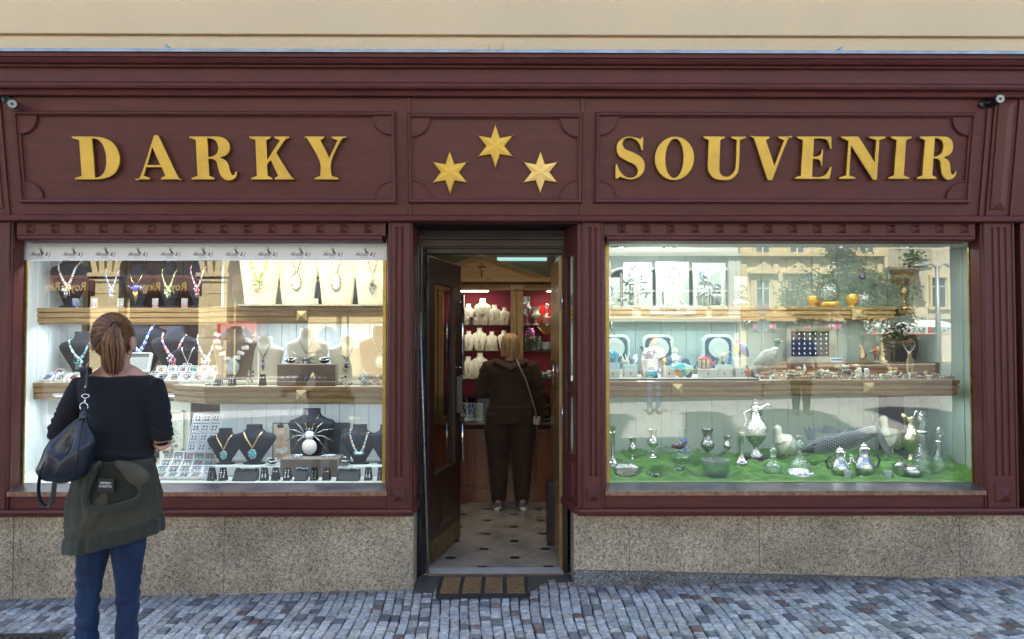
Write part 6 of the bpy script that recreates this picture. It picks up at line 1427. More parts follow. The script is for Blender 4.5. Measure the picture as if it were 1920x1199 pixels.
bird('rooster_figurine','small dark hen figurine on the second cream block',(K['b'][0]+.01,K['b'][1],K['b'][2]),.075,[BR('plum',(.16,.08,.12)),REDF,YEL],lambda x,z: 1 if z>.93 else 0,dict(b=.45,hz=.85,hx=.2,pitch=-.6,bill=.16),-1)
quad('pig_figurine','honey coloured pig figurine left of the dark hen','figurine',(K['b'][0]-.04,K['b'][1]-.02,K['b'][2]),.028,dict(len=1.3,neck=.15,up=.2,body=.34,leg=.12,head=.25),[mat('honey_glaze',(.55,.30,.08),.3)],None,-1,FG,vox=.0015)
# rabbit pair, white
m = MB(); x, y, z = WX(1262,.72), .72, ZP
m.tube([(0,0,.0),(0,0,.06),(.005,0,.13),(.01,0,.17)], [.035,.045,.035,.02], 12); m.ell((.012,0,.19), (.028,.024,.026), 10, 8)
for s_ in (-1, 1): m.tube([(.0,s_*.012,.205),(-.012,s_*.03,.27)], [.010,.006], 7); m.tube([(.02,s_*.03,.12),(.05,s_*.03,.15)], [.014,.010], 7)
me = remesh(m, .0035, 2); me.name = 'rabbit_figurine'; me.materials.append(OFFW); o = link('rabbit_figurine', me); o.location = (x, y, z); tag(o, 'white rabbit figurine with raised ears behind the navy fish', 'figurine', FG)
m = MB(); rng = random.Random(8)
for k in range(24): a = k*.55; m.tube([(0,0,.02),(.03*math.cos(a),.02*math.sin(a),.06),(.065*math.cos(a*1.0),.03*math.sin(a),.10+.05*rng.random())], [.006,.008,.002], 5)
m.lathe([(0,0),(.03,0),(.03,.01),(.01,.03),(0,.04)], n=10)
o = m.build('coral_ornament', OFFW, smooth=True); o.location = (WX(1180,.75), .75, ZP+.02); tag(o, 'white branching coral ornament behind the dark hen', 'ornament')
# framed board of silver charms
fb = thing('charm_board', 'black velvet board of silver animal charms in a grey wooden frame', 'charm board', (WX(1519,.98), .98, ZU))
x0, x1, z0, z1 = WX(1473,.98), WX(1564,.98), ZU, WZ(612,.98)
m = MB(); fw = .042
rg = [[(x0,z0),(x1,z0),(x1,z1),(x0,z1)],[(x0+fw,z0+fw),(x1-fw,z0+fw),(x1-fw,z1-fw),(x0+fw,z1-fw)]]
for k in range(4):
    a, b_ = rg[0][k], rg[0][(k+1) % 4]; c, d_ = rg[1][k], rg[1][(k+1) % 4]
    m.add([(a[0],.985,a[1]),(b_[0],.985,b_[1]),(b_[0],.955,b_[1]),(a[0],.955,a[1]),(c[0],.985,c[1]),(d_[0],.985,d_[1]),(d_[0],.972,d_[1]),(c[0],.972,c[1])], [(0,1,2,3),(3,2,6,7),(0,3,7,4),(1,5,6,2),(4,7,6,5)])
m.build('frame', mat('grey_oak', (.22,.20,.15), .6, noise_s=12, noise_a=.3), fb)
m = MB(); m.box(x0+fw-.003, x1-fw+.003, .980, .990, z0+fw-.003, z1-fw+.003); bo = m.build('velvet', BLACKV, fb)
rng = random.Random(6)
for j in range(5):
    for i in range(7):
        x = lerp(x0+fw+.022, x1-fw-.022, i/6); z = lerp(z1-fw-.022, z0+fw+.022, j/4); m = MB()
        m.ell((x,.977,z), (.006,.002,.006), 7, 5); m.ell((x,.977,z+.009), (.0035,.002,.0035), 6, 4)
        for k in range(4): a = rng.uniform(0,6.3); m.tube([(x,.977,z),(x+.012*math.cos(a),.977,z+.013*math.sin(a))], .0016, 4)
        m.build('charm', SILVER if (i+j) % 9 else REDF, bo, smooth=True)
# blue-white sign card on pedestal
sg = MB(); a, b_ = W(1557,671,.72), W(1579,679,.72); sg.box(a.x, b_.x, .715, .72, b_.z, a.z); 
t = thing('price_card', 'small blue and white card standing above the figurines', 'card', (W(1568,690,.72).x,.72,ZM)); sg.build('card', WHITE, t); sg = MB(); sg.box(a.x+.003, b_.x-.003, .7135, .7145, b_.z+.010, a.z-.008); sg.build('blue_band', BLUF, t); sg = MB(); sg.box((a.x+b_.x)/2-.003,(a.x+b_.x)/2+.003,.716,.719,ZM,b_.z); sg.build('stem', SILVER, t)
# crowd of little figurines : nine kinds, each copy its own object
def mini(kind, mt_, mt2):
    m = MB(); H = 1.0
    if kind in ('dog','cow','lion','donkey'):
        pr = dict(dog=(1.0,.16,.4,.9),cow=(1.2,.24,.25,.5),lion=(1.1,.2,.25,.8),donkey=(1.0,.18,.45,.8))[kind]
        m.tube([(-.5*pr[0],0,.72),(0,0,.70),(.45*pr[0],0,.74)], [pr[1]*.8,pr[1],pr[1]], 8)
        for x in (-.42, .38):
            for s_ in (-1, 1): m.tube([(x*pr[0],s_*pr[1]*.6,.65),(x*pr[0],s_*pr[1]*.6,0)], [.09,.055], 5)
        hx_, hz = .5*pr[0]+pr[2]*.5, .75+pr[2]*pr[3]; m.tube([(.4*pr[0],0,.75),(hx_,0,hz)], [pr[1]*.7,.11], 7); m.tube([(hx_-.05,0,hz),(hx_+.28,0,hz-.1)], [.14,.07], 7, m=1)
        for s_ in (-1, 1): m.tube([(hx_,s_*.08,hz+.08),(hx_-.05,s_*.13,hz+.24)], [.05,.02], 5)
        m.tube([(-.5*pr[0],0,.75),(-.7*pr[0],0,.45)], [.04,.02], 5); 
        if kind == 'lion': m.ell((hx_-.02,0,hz), (.2,.22,.24), 8, 6, m=1)
    elif kind == 'owl': m.lathe([(0,0),(.22,0),(.32,.3),(.30,.6),(.24,.85),(.12,1),(0,1)], n=10); [m.ell((-.1+.2*k,-.22,.78), .08, 6, 5, m=1) for k in (0,1)]; m.ell((0,-.26,.68), .04, 5, 4, m=1)
    elif kind == 'cat': m.lathe([(0,0),(.28,0),(.30,.2),(.20,.5),(.13,.62),(0,.64)], n=9); m.ell((0,-.05,.76), (.19,.17,.16), 8, 6); [m.tube([(s_*.1,-.05,.86),(s_*.15,-.05,1.0)], [.05,.01], 5) for s_ in (-1,1)]; m.tube([(.2,.1,.1),(.4,0,.1),(.3,-.25,.06)], .05, 5, m=1)
    elif kind == 'elephant':
        m.ell((0,0,.65), (.5,.32,.34), 10, 7); [m.tube([(x,y,.5),(x,y,0)], [.13,.11], 6) for x in (-.3,.3) for y in (-.17,.17)]; m.ell((.55,0,.75), (.24,.22,.26), 8, 6); m.tube([(.75,0,.7),(.88,0,.4),(.95,0,.2)], [.09,.06,.04], 6); [m.ell((.5,s_*.26,.75), (.05,.13,.2), 7, 5, m=1) for s_ in (-1,1)]
    elif kind == 'duckling': m.ell((0,0,.35), (.42,.28,.3), 9, 6); m.tube([(.25,0,.45),(.35,0,.8)], [.15,.1], 7); m.ell((.38,0,.85), .16, 8, 6, m=1); m.tube([(.5,0,.83),(.68,0,.78)], [.06,.03], 5, m=1); m.tube([(-.35,0,.4),(-.6,0,.55)], [.14,.03], 6); m.lathe([(0,0),(.25,0),(.2,.1),(0,.12)], n=8)
    else: m.ell((0,0,.3), (.5,.36,.3), 9, 6); m.ell((.5,0,.25), .16, 7, 5, m=1); [m.ell((x,y,.08), (.13,.1,.08), 6, 4, m=1) for x in (-.3,.3) for y in (-.28,.28)]
    return m.mesh(kind+'_figurine', [mt_, mt2], True)
cols = [OFFW, TAN, REDB, DKB, GREYB, BLKA, mat('glaze_pinkish', (.52,.30,.22), .4, coat=.4), OFFW, TAN, GREYB]
minis = []
for i, kd in enumerate(['dog','cow','lion','donkey','owl','cat','elephant','duckling','turtle']*3):
    minis.append((kd, mini(kd, cols[(i*2+i//9) % 10], cols[(i*3+4) % 10])))
rng = random.Random(21); nfig = 0
def putmini(x, y, z, h, lab, g):
    kd, me = rng.choice(minis); o = bpy.data.objects.new(kd+'_figurine', me); COL.objects.link(o); o.location = (x, y, z); o.scale = (h*rng.uniform(.8,1.1),)*3; o.rotation_euler = (0,0,rng.uniform(-.9,.9)+(math.pi if rng.random() < .6 else 0))
    tag(o, lab.format(kd), 'figurine', g)
rows = [(.475,1438,1786,60,.023,'front'),(.515,1412,1780,50,.030,'second'),(.56,1408,1772,40,.037,'third'),(.61,1408,1750,26,.043,'fourth'),(.665,1425,1600,16,.055,'back')]
for Y, a, b_, n, h, rn in rows:
    for i in range(n):
        px = lerp(a, b_, (i+rng.uniform(-.3,.3))/(n-1))
        q_ = int((px-1400)/40)
        where = ['left of the black board','by the mallard duck','below the black board','below the black board','right of the ivory bear','between the two bears','near the giraffe','below the big elk','below the wide antlered stag','at the right end'][max(0, min(9, q_))]
        putmini(WX(px,Y), Y, ZA, h*rng.uniform(.75,1.35), 'tiny {} figurine in the %s row %s' % (rn, where), 'tiny figurines, %s row, %s' % (rn, where))
for i, px in enumerate((1590,1597,1604,1610,1575,1584,1600,1498,1508,1570,1580)): putmini(WX(px,.76), .76, ZM, .045*rng.uniform(.8,1.2), 'small {} figurine on the lower step of the riser', 'small figurines on the lower step')
# silver fish
sf_ = thing('silver_carp', 'large silver articulated carp lying across the green cloth', 'fish sculpture', (WX(1590,.62), .62, VZ(1590,.62)))
Yf = .60
def FPt(px, py): p_ = W(px, py, Yf); return p_
spine = [(1503,846,.016),(1518,840,.042),(1543,835,.062),(1575,829,.068),(1605,822,.060),(1630,812,.042),(1648,805,.026)]
m = MB(); rs = []
for px, py, r_ in spine:
    p_ = FPt(px, py); rs.append([(p_.x+0.0, Yf+r_*.62*math.sin(2*math.pi*j/20), p_.z+r_*math.cos(2*math.pi*j/20)) for j in range(20)])
m.rings(rs); m.build('carp_body', mat('fish_pewter', (.10,.11,.12), .35, .9, noise_s=12, noise_a=.25), sf_, smooth=True, sub=2)
m = MB()                                     # scales
for a in range(34):
    t_ = a/33; f_ = t_*4.2+1.3; i = int(f_); u = f_-i; p0, p1 = spine[i], spine[min(i+1,6)]
    px, py, r_ = p0[0]+(p1[0]-p0[0])*u, p0[1]+(p1[1]-p0[1])*u, p0[2]+(p1[2]-p0[2])*u; p_ = FPt(px, py)
    for k in range(9):
        an = R(-80+20*k+(10 if a % 2 else 0)); cy_ = Yf-r_*.62*math.cos(an)*.96; cz_ = p_.z+r_*math.sin(an)*.97
        m.ell((p_.x, cy_-.001, cz_), (.0075,.0028,.0085), 6, 4)
m.build('scales', mat('scale_pewter', (.30,.31,.32), .3, 1), sf_, smooth=True)
def fin_(pts, nm='fin', y=Yf, mt_=None): m = MB(); m.prism([(FPt(*p_).x, FPt(*p_).z) for p_ in pts], y-.003, y+.003); return m.build(nm, mt_ or mat('fin_pewter', (.24,.27,.28), .45, .6, noise_s=25, noise_a=.4), sf_, bev=.001)
fin_([(1640,800),(1634,790),(1630,776),(1642,785),(1648,798),(1655,815),(1668,840),(1670,862),(1660,850),(1650,832),(1643,815)], 'tail_fin')
fin_([(1528,812),(1524,797),(1530,805),(1534,797),(1540,803),(1548,795),(1556,801),(1562,799),(1575,808),(1580,812),(1560,812)], 'dorsal_fin'); fin_([(1585,808),(1590,801),(1600,804),(1612,800),(1625,802),(1620,806),(1600,811)], 'dorsal_fin', Yf)
fin_([(1515,826),(1508,806),(1506,798),(1514,808),(1518,797),(1521,808),(1527,797),(1528,815),(1530,826)], 'crest'); fin_([(1600,843),(1612,838),(1628,840),(1618,849)], 'pelvic_fin')
m = MB(); p_ = FPt(1524,833); m.ell((p_.x, Yf-.024, p_.z+.004), .010, 12, 8); m.build('eye', GEM['jet'], sf_, smooth=True)
m = MB()
for k in range(3): p_ = FPt(1512+k, 846-k); m.tube([p_, p_+Vector((-.02,-.02,-.02-.008*k))], [.003,.001], 5)
m.build('barbel', SILVERD, sf_, smooth=True)
# upper shelf: relief icons and vessels
ZI = 1.906
ICON = mat('silver_relief', (.42,.46,.42), .35, .75, noise_s=30, noise_a=.15)
def icon(px0, px1, pt, lab, kind):
    Y = .80; x0, x1 = WX(px0,Y), WX(px1,Y); z0, z1 = ZI, WZ(pt,Y); t = thing('icon', lab, 'icon', ((x0+x1)/2,Y,ZI), 'silver relief icons')
    m = MB(); m.box(x0, x1, Y, Y+.02, z0, z1); m.build('plate', ICON, t, bev=.004)
    cx, w_ , h = (x0+x1)/2, x1-x0, z1-z0; rng = random.Random(px0)
    def fig(cx, sc_, zt):
        m = MB(); m.tube([(cx+.055*sc_*math.cos(k*R(20)),Y-.004,zt+.055*sc_*math.sin(k*R(20))) for k in range(19)], .006*sc_, 6); m.build('halo', [mat('halo_blue', (.25,.28,.50), .35, .6)][0], t, smooth=True)
        m = MB(); m.ell((cx,Y-.006,zt), (.030*sc_,.016,.040*sc_), 12, 8); m.tube([(cx,Y,zt-.03*sc_),(cx,Y-.01,zt-.07*sc_)], .02*sc_, 8)
        m.tube([(cx,Y,zt-.065*sc_),(cx,Y,zt-.13*sc_),(cx,Y,z0+.01)], [.05*sc_,.085*sc_,.075*sc_], 12, flat=.25, up=(0,1,0))
        for k in range(9): x = cx+rng.uniform(-.06,.06)*sc_; z_ = zt-rng.uniform(.08,.26)*sc_; m.tube([(x,Y-.018,z_),(x+rng.uniform(-.04,.04)*sc_,Y-.022,z_-.05*sc_),(x+rng.uniform(-.05,.05)*sc_,Y-.016,z_-.10*sc_)], .006*sc_, 5)
        m.build('relief_figure', ICON, t, smooth=True)
    if kind == 2: fig(cx-.03, .8, z1-.10); fig(cx+.06, .5, z1-.20)
    elif kind == 3:
        m = MB()
        for k in range(26): x = cx+rng.uniform(-.4,.4)*w_; z_ = z0+rng.uniform(.1,.9)*h; m.tube([(x,Y-.004,z_),(x+rng.uniform(-.05,.05),Y-.014,z_+rng.uniform(-.03,.05)),(x+rng.uniform(-.07,.07),Y-.004,z_+rng.uniform(-.05,.07))], rng.uniform(.004,.010), 6)
        m.build('relief_figure', ICON, t, smooth=True); fig(cx-.02, .55, z1-.12)
    else: fig(cx, 1.0 if w_ > .2 else .8, z1-.11)
    m = MB(); m.box(x0+.002, x1-.002, Y-.012, Y, z0, z0+.015); m.build('foot_ledge', ICON, t)
icon(1110,1163,520,'small silver relief icon with a blue veil at the left end',0)
icon(1168,1223,492,'silver relief icon of a crowded winged scene',3)
icon(1230,1293,490,'silver relief icon of a saint with a dark halo above the sign',0)
icon(1300,1362,492,'silver relief icon of mother and child',2)
icon(1378,1402,518,'plain tall silver panel right of the mother and child icon',0)
def ev(px, pt, Y, prof, mt_, lab, w_=1, n=20, ex=None, nm='vase', cat='vase', grp=None): return vessel(nm, cat, prof, px, Y, WZ(pt,Y)-ZI, mt_, lab, zb=ZI, w_=w_, extra=ex, n=n, grp=grp)
AMB = mat('amber_glass', (.70,.36,.04), .12, coat=.8, metal=.2)
def cupx(t, x, y, z, H): MB().tube([(x+.35*H,y,z+.75*H),(x+.62*H,y,z+.8*H),(x+.55*H,y,z+.35*H),(x+.3*H,y,z+.25*H)], .05*H, 7).build('handle', mat('red_glass', (.45,.04,.02), .15, coat=.8), t, smooth=True)
CUP = [(0,0),(.35,0),(.30,.06),(.12,.14),(.2,.22),(.42,.40),(.48,.7),(.40,1),(.36,1),(.42,.7),(0,.4)]
ev(1524,556,.78,CUP,AMB,'gold glass cup with red handle at the left','',1) if False else vessel('glass_cup','cup',CUP,1524,.78,.085,AMB,'gold glass cup with red handle left of the tall clear vase',zb=ZI,extra=cupx,grp='gold glass cups')
vessel('glass_cup','cup',CUP,1598,.78,.10,AMB,'gold glass cup with red handle right of the tall clear vase',zb=ZI,extra=cupx,grp='gold glass cups')
vessel('vase','vase',[(0,0),(.2,0),(.18,.04),(.08,.08),(.24,.22),(.28,.38),(.22,.56),(.12,.66),(.16,.72),(.10,.78),(.13,.84),(.07,.9),(.09,1),(0,1)],1553,.82,WZ(498,.82)-ZI,CRYSTAL,'tall clear glass vase between the gold cups',zb=ZI,extra=lambda t,x,y,z,H: MB().lathe([(.25*H,.02*H),(.27*H,.12*H),(.15*H,.15*H),(.12*H,.05*H)], (x,y,z), 18).build('gilt_foot', AMB, t, smooth=True))
vessel('perfume_bottle','bottle',[(0,0),(.2,0),(.3,.1),(.33,.22),(.2,.36),(.30,.45),(.34,.55),(.22,.66),(.08,.72),(.07,.8),(.12,.86),(.03,1),(0,1)],1618,.86,WZ(500,.86)-ZI,CRYSTAL,'crystal bottle with blue stopper beside the gold cup',zb=ZI,extra=lambda t,x,y,z,H: MB().ell((x,y,z+.74*H), .07*H, 10, 8).build('stopper', GEM['violet'], t, smooth=True))
def trx(t, x, y, z, H):
    for s_ in (-1, 1): MB().tube([(x+s_*.20*H,y,z+.60*H),(x+s_*.33*H,y,z+.66*H),(x+s_*.34*H,y,z+.80*H),(x+s_*.22*H,y,z+.84*H)], .018*H, 7).build('handle', SILVERD, t, smooth=True)
    MB().box(x-.16*H,x+.16*H,y-.12*H,y+.12*H,z-.0*H,z+.05*H).build('plinth', WALNUT, t, bev=.002)
vessel('trophy','trophy',[(0,.05),(.13,.05),(.12,.09),(.05,.16),(.04,.24),(.09,.34),(.10,.44),(.08,.5),(.18,.58),(.25,.66),(.27,.78),(.24,.80),(.30,.86),(.33,1),(.31,1),(.25,.84),(0,.7)],1697,.80,WZ(497,.80)-1.88,mat('old_bronze', (.30,.20,.10), .3, .9, noise_s=20, noise_a=.4, bump=.4, bump_s=40),'large bronze and silver trophy cup on a dark plinth',zb=1.88,extra=trx)
m = MB(); x = WX(1697,.80); m.box(x-.09, x+.09, .72, .90, 1.855, 1.879); m.box(x-.02,x+.02,.82,1.11,1.84,1.8549); tag(m.build('wall_bracket', OAKD, bev=.002), 'small dark wall shelf carrying the bronze trophy', 'shelf')
for p_ in list(BOX.__dict__.values())[:0]: pass
# ================================================================== SHOP INTERIOR
RX0, RX1, RYB, RZC = -2.2, 2.4, 3.80, 2.95
m = MB(); m.box(RX0, RX1, YD+.005, RYB, -.02, 0); fl = tag(m.build('floor', mat('marble_tile', (.40,.37,.33), .28, noise_s=2.2, noise_a=.22, col2=(.30,.27,.24), c2s=3)), 'floor of pale marble tiles with small black insets', 'floor', kind='structure')
m = MB(); li = MB(); DXX, DYY = .485, .44
for j in range(-1, 16):
    for i in range(-5, 6):
        x = .06+i*DXX+(DXX/2 if j % 2 else 0); y = .67+j*DYY/2
        if not (RX0+.1 < x < RX1-.1 and .42 < y < 2.45): continue
        m.box(x-.034, x+.034, y-.030, y+.030, 0, .0012)
        for s_ in (-1, 1):
            a, b_ = Vector((x+s_*.034, y+.0, .0006)), Vector((x+s_*(DXX/2-.034), y+DYY/2, .0006)); d_ = Vector((-(b_-a).y, (b_-a).x, 0)).normalized()*.0016
            if b_.y < 2.45: li.add([a+d_, b_+d_, b_-d_, a-d_], [(0,1,2,3)])
m.build('tile_inset', mat('black_marble', (.02,.017,.015), .3), fl); li.build('tile_joint', mat('joint_brown', (.10,.08,.065), .8), fl)
m = MB(); m.box(WX(805,YD+.05), WX(1056,YD+.05), YD-.012, YD+.13, .0005, .004); ts = m.build('threshold_slab', mat('pale_slab', (.50,.50,.52), .4, noise_s=5, noise_a=.12), fl)
m = MB(); m.box(WX(805,YD), WX(1056,YD), YD-.018, YD-.0125, -.03, .005); m.build('threshold_edge', mat('edge_brown', (.20,.13,.08), .6, noise_s=30, noise_a=.4), fl)
OLIVE = wood('olive_wood', (.20,.19,.10), (.13,.12,.06), axis=0, coat=.1)
m = MB(); m.box(RX0, RX1, RYB, RYB+.05, 0, RZC)
m.box(RX0-.05, RX0, YD+.9, RYB, 0, RZC); m.box(RX1, RX1+.05, YD+.9, RYB, 0, RZC)
m.box(RX0, lx1+.03, 1.20, 1.24, 0, RZC); m.box(rx0-.02+.0, RX1, 1.16, 1.19, 0, RZC)
m.box(lx1+.025, lx1+.05, YD+.08, 1.20, 0, RZC); m.box(rx0-.03, rx0-.024, YD+.10, 1.16, 0, RZC)
tag(m.build('interior_wall', OLIVE), 'olive brown wood lined walls inside the shop', 'wall', kind='structure')
m = MB(); m.box(RX0, RX1, YD+.09, RYB, RZC, RZC+.05); m.box(lx1+.05, rx0-.03, YD+.06, YD+.09, 2.27, RZC); tag(m.build('interior_ceiling', mat('ceiling', (.45,.45,.38), .8)), 'plain ceiling inside the shop', 'ceiling', kind='structure')
m = MB(); a = WZ(489, RYB-.03); b_ = WZ(483, RYB-.03); m.box(-.12, .48, RYB-.03, RYB-.001, a, b_); tag(m.build('light_strip', mat('cyan_tube', (.35,.62,.62), .4, emit=.22)), 'thin pale blue light strip high on the back wall', 'lamp')
# wall cabinet
YC = 3.40
CZ = lambda py: WZ(py, YC); CX = lambda px: WX(px, YC)
wc = thing('wall_cabinet', 'carved oak wall cabinet with pediment, dentils and red velvet shelves', 'cabinet', (0, YC, 0))
x0c, x1c = -1.55, 1.35
VEL = mat('red_velvet', (.16,.012,.025), .9, sheen=.3, noise_s=5, noise_a=.3)
m = MB(); m.box(x0c, x1c, 3.70, 3.74, .0, CZ(545)); m.build('velvet_back', VEL, wc)
m = MB(); m.box(x0c, x1c, YC-.02, 3.74, CZ(545), CZ(541)); m.box(x0c, x1c, YC-.03, 3.74, CZ(533), CZ(530)); m.box(x0c-.03, x1c+.03, YC-.08, 3.74, CZ(530), CZ(522)); m.box(x0c, x1c, YC-.005, 3.74, CZ(541), CZ(533))
m.build('entablature', OAK, wc, bev=.003)
m = MB(); n = 90
for i in range(n): x = lerp(x0c+.02, x1c-.02, i/n); m.box(x, x+.017, YC-.026, YC-.005, CZ(541), CZ(533.5))
m.build('dentil_band', OAKD, wc)
ax, az = CX(903), CZ(479); bx0, bx1 = CX(903)-.78, CX(1024); zb_ = CZ(522)
m = MB(); m.prism([(bx0+.06,zb_),(bx1-.06,zb_),(ax,az-.04)], YC-.01, YC+.1); m.build('tympanum', wood('pale_oak_panel', (.42,.27,.11), (.27,.16,.06), axis=0), wc)
for (xa_, xb_) in ((bx0, ax), (ax, bx1)):
    m = MB(); d0, d1 = Vector((xa_, 0, zb_ if xa_ == bx0 else az)), Vector((xb_, 0, az if xb_ == ax else zb_))
    for k, (o1, o2, yy) in enumerate(((-.012,.0,YC-.075),(-.028,-.013,YC-.05),(-.046,-.029,YC-.03))):
        m.add([(d0.x,yy,d0.z+o1),(d1.x,yy,d1.z+o1),(d1.x,yy,d1.z+o2),(d0.x,yy,d0.z+o2),(d0.x,YC+.1,d0.z+o1),(d1.x,YC+.1,d1.z+o1),(d1.x,YC+.1,d1.z+o2),(d0.x,YC+.1,d0.z+o2)], [(0,1,2,3),(4,5,6,7),(0,1,5,4),(1,2,6,5),(2,3,7,6),(3,0,4,7)])
    m.build('raking_cornice', OAK, wc)
for xa_, xb_ in ((CX(957.5),CX(968.8)),(CX(969.4),CX(981)),(-.86,-.80),(-.79,-.73),(.93,1.0)):
    m = MB(); m.box(xa_, xb_, YC-.02, YC+.05, .0, CZ(545)); m.box(xa_-.002, xb_+.002, YC-.035, YC+.05, CZ(545), CZ(535)); m.build('column', OAKZ, wc, bev=.004)
ZSH = [CZ(609.5), CZ(658), CZ(711), CZ(745)]
bays = [(-.73, CX(957.5)), (CX(981), .93), (-1.5,-.86)]
for (a, b_) in bays:
    for z in ZSH: m = MB(); m.box(a, b_, YC+.02, 3.70, z-.012, z); m.build('shelf', mat('dark_shelf', (.03,.012,.012), .3), wc, bev=.002)
for (a, b_) in bays[:2]:
    m = MB(); m.box(a+.16 if a < 0 else a+.28, b_-.26 if a < 0 else b_-.1, YC+.04, YC+.07, CZ(545)-.012, CZ(545)-.001); m.build('cabinet_lamp', mat('cab_lamp', (1,1,.85), .4, emit=2.5), wc)
    for i, z in enumerate([CZ(545)]+ZSH[:3]): area(((a+b_)/2, YC+.06, z-.03), (b_-a)*.7, .04, [.38,.16,.10,.06][i], (1,.97,.80), rot=(R(18),0,0))
# crucifix
c = W(903, 506, YC-.03); t = thing('crucifix', 'small brass crucifix on the pediment of the oak cabinet', 'crucifix', c)
m = MB(); m.box(c.x-.007,c.x+.007,YC-.03,YC-.016,c.z-.10,c.z+.085); m.box(c.x-.045,c.x+.045,YC-.031,YC-.017,c.z+.03,c.z+.045); m.build('cross', WALNUT, t, bev=.001)
m = MB(); m.tube([(c.x,YC-.036,c.z-.05),(c.x+.004,YC-.04,c.z-.0),(c.x,YC-.038,c.z+.035)], [.006,.009,.011], 7); m.ell((c.x,YC-.042,c.z+.052), .009, 8, 6)
for s_ in (-1, 1): m.tube([(c.x,YC-.038,c.z+.034),(c.x+s_*.040,YC-.034,c.z+.044)], [.005,.003], 6)
m.build('figure', GOLDJ, t, smooth=True)
GI = 'necklace busts in the oak cabinet'
for px, pt, sh_, st, lab in ((858,576,0,'pendant','cream bust at the left edge of the top cabinet shelf'),(878,570,0,'pendant','cream bust left of the brightest one on the top cabinet shelf'),(905,560,0,'spider','brightest cream bust in the middle of the top cabinet shelf'),(927,572,0,'drop','cream bust right of the brightest one on the top cabinet shelf'),(946,577,0,'dark_pendant','cream bust next to the oak column on the top cabinet shelf'),
    (857,622,1,'pendant','cream bust at the left edge of the second cabinet shelf'),(879,621,1,'drop','cream bust with a leaf pendant on the second cabinet shelf'),(899,615,1,'dark_pendant','cream bust with a black heart pendant on the second cabinet shelf'),(922,622,1,'pendant','cream bust left of the head of the customer'),(945,620,1,'drop','bright cream bust partly behind the head of the customer'),
    (878,669,2,'drop','cream bust on the third cabinet shelf left of the customer'),(900,662,2,'dark_pendant','taller cream bust on the third shelf beside the shoulder of the customer')):
    Y = YC+.13+.03*((px//7) % 3); bustset('round', px, pt, ZSH[sh_]+.001, Y, None, .74, st, lab, 'necklace on the '+lab, 0, 0, grp=GI)
WCD = mkcard(1); 
for r_, sh_, xs in ((0,0,(859,872,884,892,909,921,938)),(1,1,(862,873,900,914,929)),(2,2,(862,872,886))):
    for i, px in enumerate(xs):
        o = WCD.put((WX(px,YC+.05), YC+.05, ZSH[sh_]+.001), 0, 1.05, 'small pale earring card, %s from the left on the %s cabinet shelf' % (ORD[i], ['top','second','third'][r_]), 'pale cards in the cabinet')
        for ch in o.children:
            if 'card' in ch.name: ch.material_slots[0].link = 'OBJECT'; ch.material_slots[0].material = CREAMV if px != 884 else BLACKM
def cab(nm, cat, prof, px, sh_, H, mt_, lab, w_=1, grp='glassware in the oak cabinet'):
    x = WX(px, YC+.12); m = MB(); m.lathe([(r*H*w_, h*H) for r, h in prof], (x, YC+.12+.015*(px % 3), ZSH[sh_]+.001), 14); tag(m.build(nm, mt_, auto=60), lab, cat, grp)
GR = mat('painted_glass', (.35,.50,.38), .12, coat=.8, col2=(.75,.75,.65), c2s=30, c2w=(.45,.55))
cab('goblet','goblet',GOB,988,0,.34,CRYSTAL,'tall crystal goblet left on the top right cabinet shelf',1); cab('goblet','goblet',GOB,1005,0,.21,GR,'green and white painted goblet on the top right cabinet shelf',1.3); cab('vase','vase',DEC,1026,0,.26,CRYSTAL,'crystal jug at the right on the top right cabinet shelf',1)
m = MB(); m.tube([(WX(1017,3.66),3.66,ZSH[0]+.13),(WX(1017,3.66),3.65,ZSH[0]+.13)], [.11,.11], 28, up=(1,0,0)); tag(m.build('red_plate', mat('red_glaze', (.55,.02,.02), .2, coat=.6)), 'round red plate standing behind the painted goblet', 'plate')
for i, px in enumerate((987,994,1002,1010)): cab('tumbler','glass',[(0,0),(.22,0),(.25,.05),(.34,1),(.31,1),(.2,.1),(0,.1)],px,1,.17,CRYSTAL,'cut crystal tumbler, %s from the left on the second right shelf' % ORD[i],.95)
cab('bowl','bowl',BOWL,1026,1,.10,CRYSTAL,'small crystal bowl at the right of the second right shelf')
x = WX(1024,YC+.1); m = MB(); m.lathe([(0,0),(.03,0),(.12,.10),(.115,.10),(.03,.02),(0,.02)], (x,YC+.1,ZSH[1]+.19), 18); tag(m.build('hanging_bowl', mat('amber_bowl', (.75,.42,.16), .2, coat=.6)), 'amber glass bowl above the crystal tumblers', 'bowl')
m = MB(); rng = random.Random(3)
for k in range(46): m.ell((WX(986+rng.random()*16,YC+.1), YC+.1+rng.uniform(-.02,.04), lerp(ZSH[1]+.14,ZSH[0]-.03,rng.random())), rng.uniform(.012,.020), 8, 6, m=k % 2)
tag(m.build('glass_grapes', [GEM['violet'], GEM['pink']], smooth=True), 'bunch of violet and pink glass grapes under the top right shelf', 'ornament')
m = MB()
for k in range(90): m.ell((WX(1005+rng.random()*28,YC+.1), YC+.06+rng.random()*.1, ZSH[2]+.01+rng.random()*.07), rng.uniform(.006,.013), 6, 4, m=k % 3)
tag(m.build('crystal_heap', [CRYSTAL, SILVER, GEM['aqua']], smooth=True), 'heap of small glass and silver pieces on the third right shelf', 'ornament')
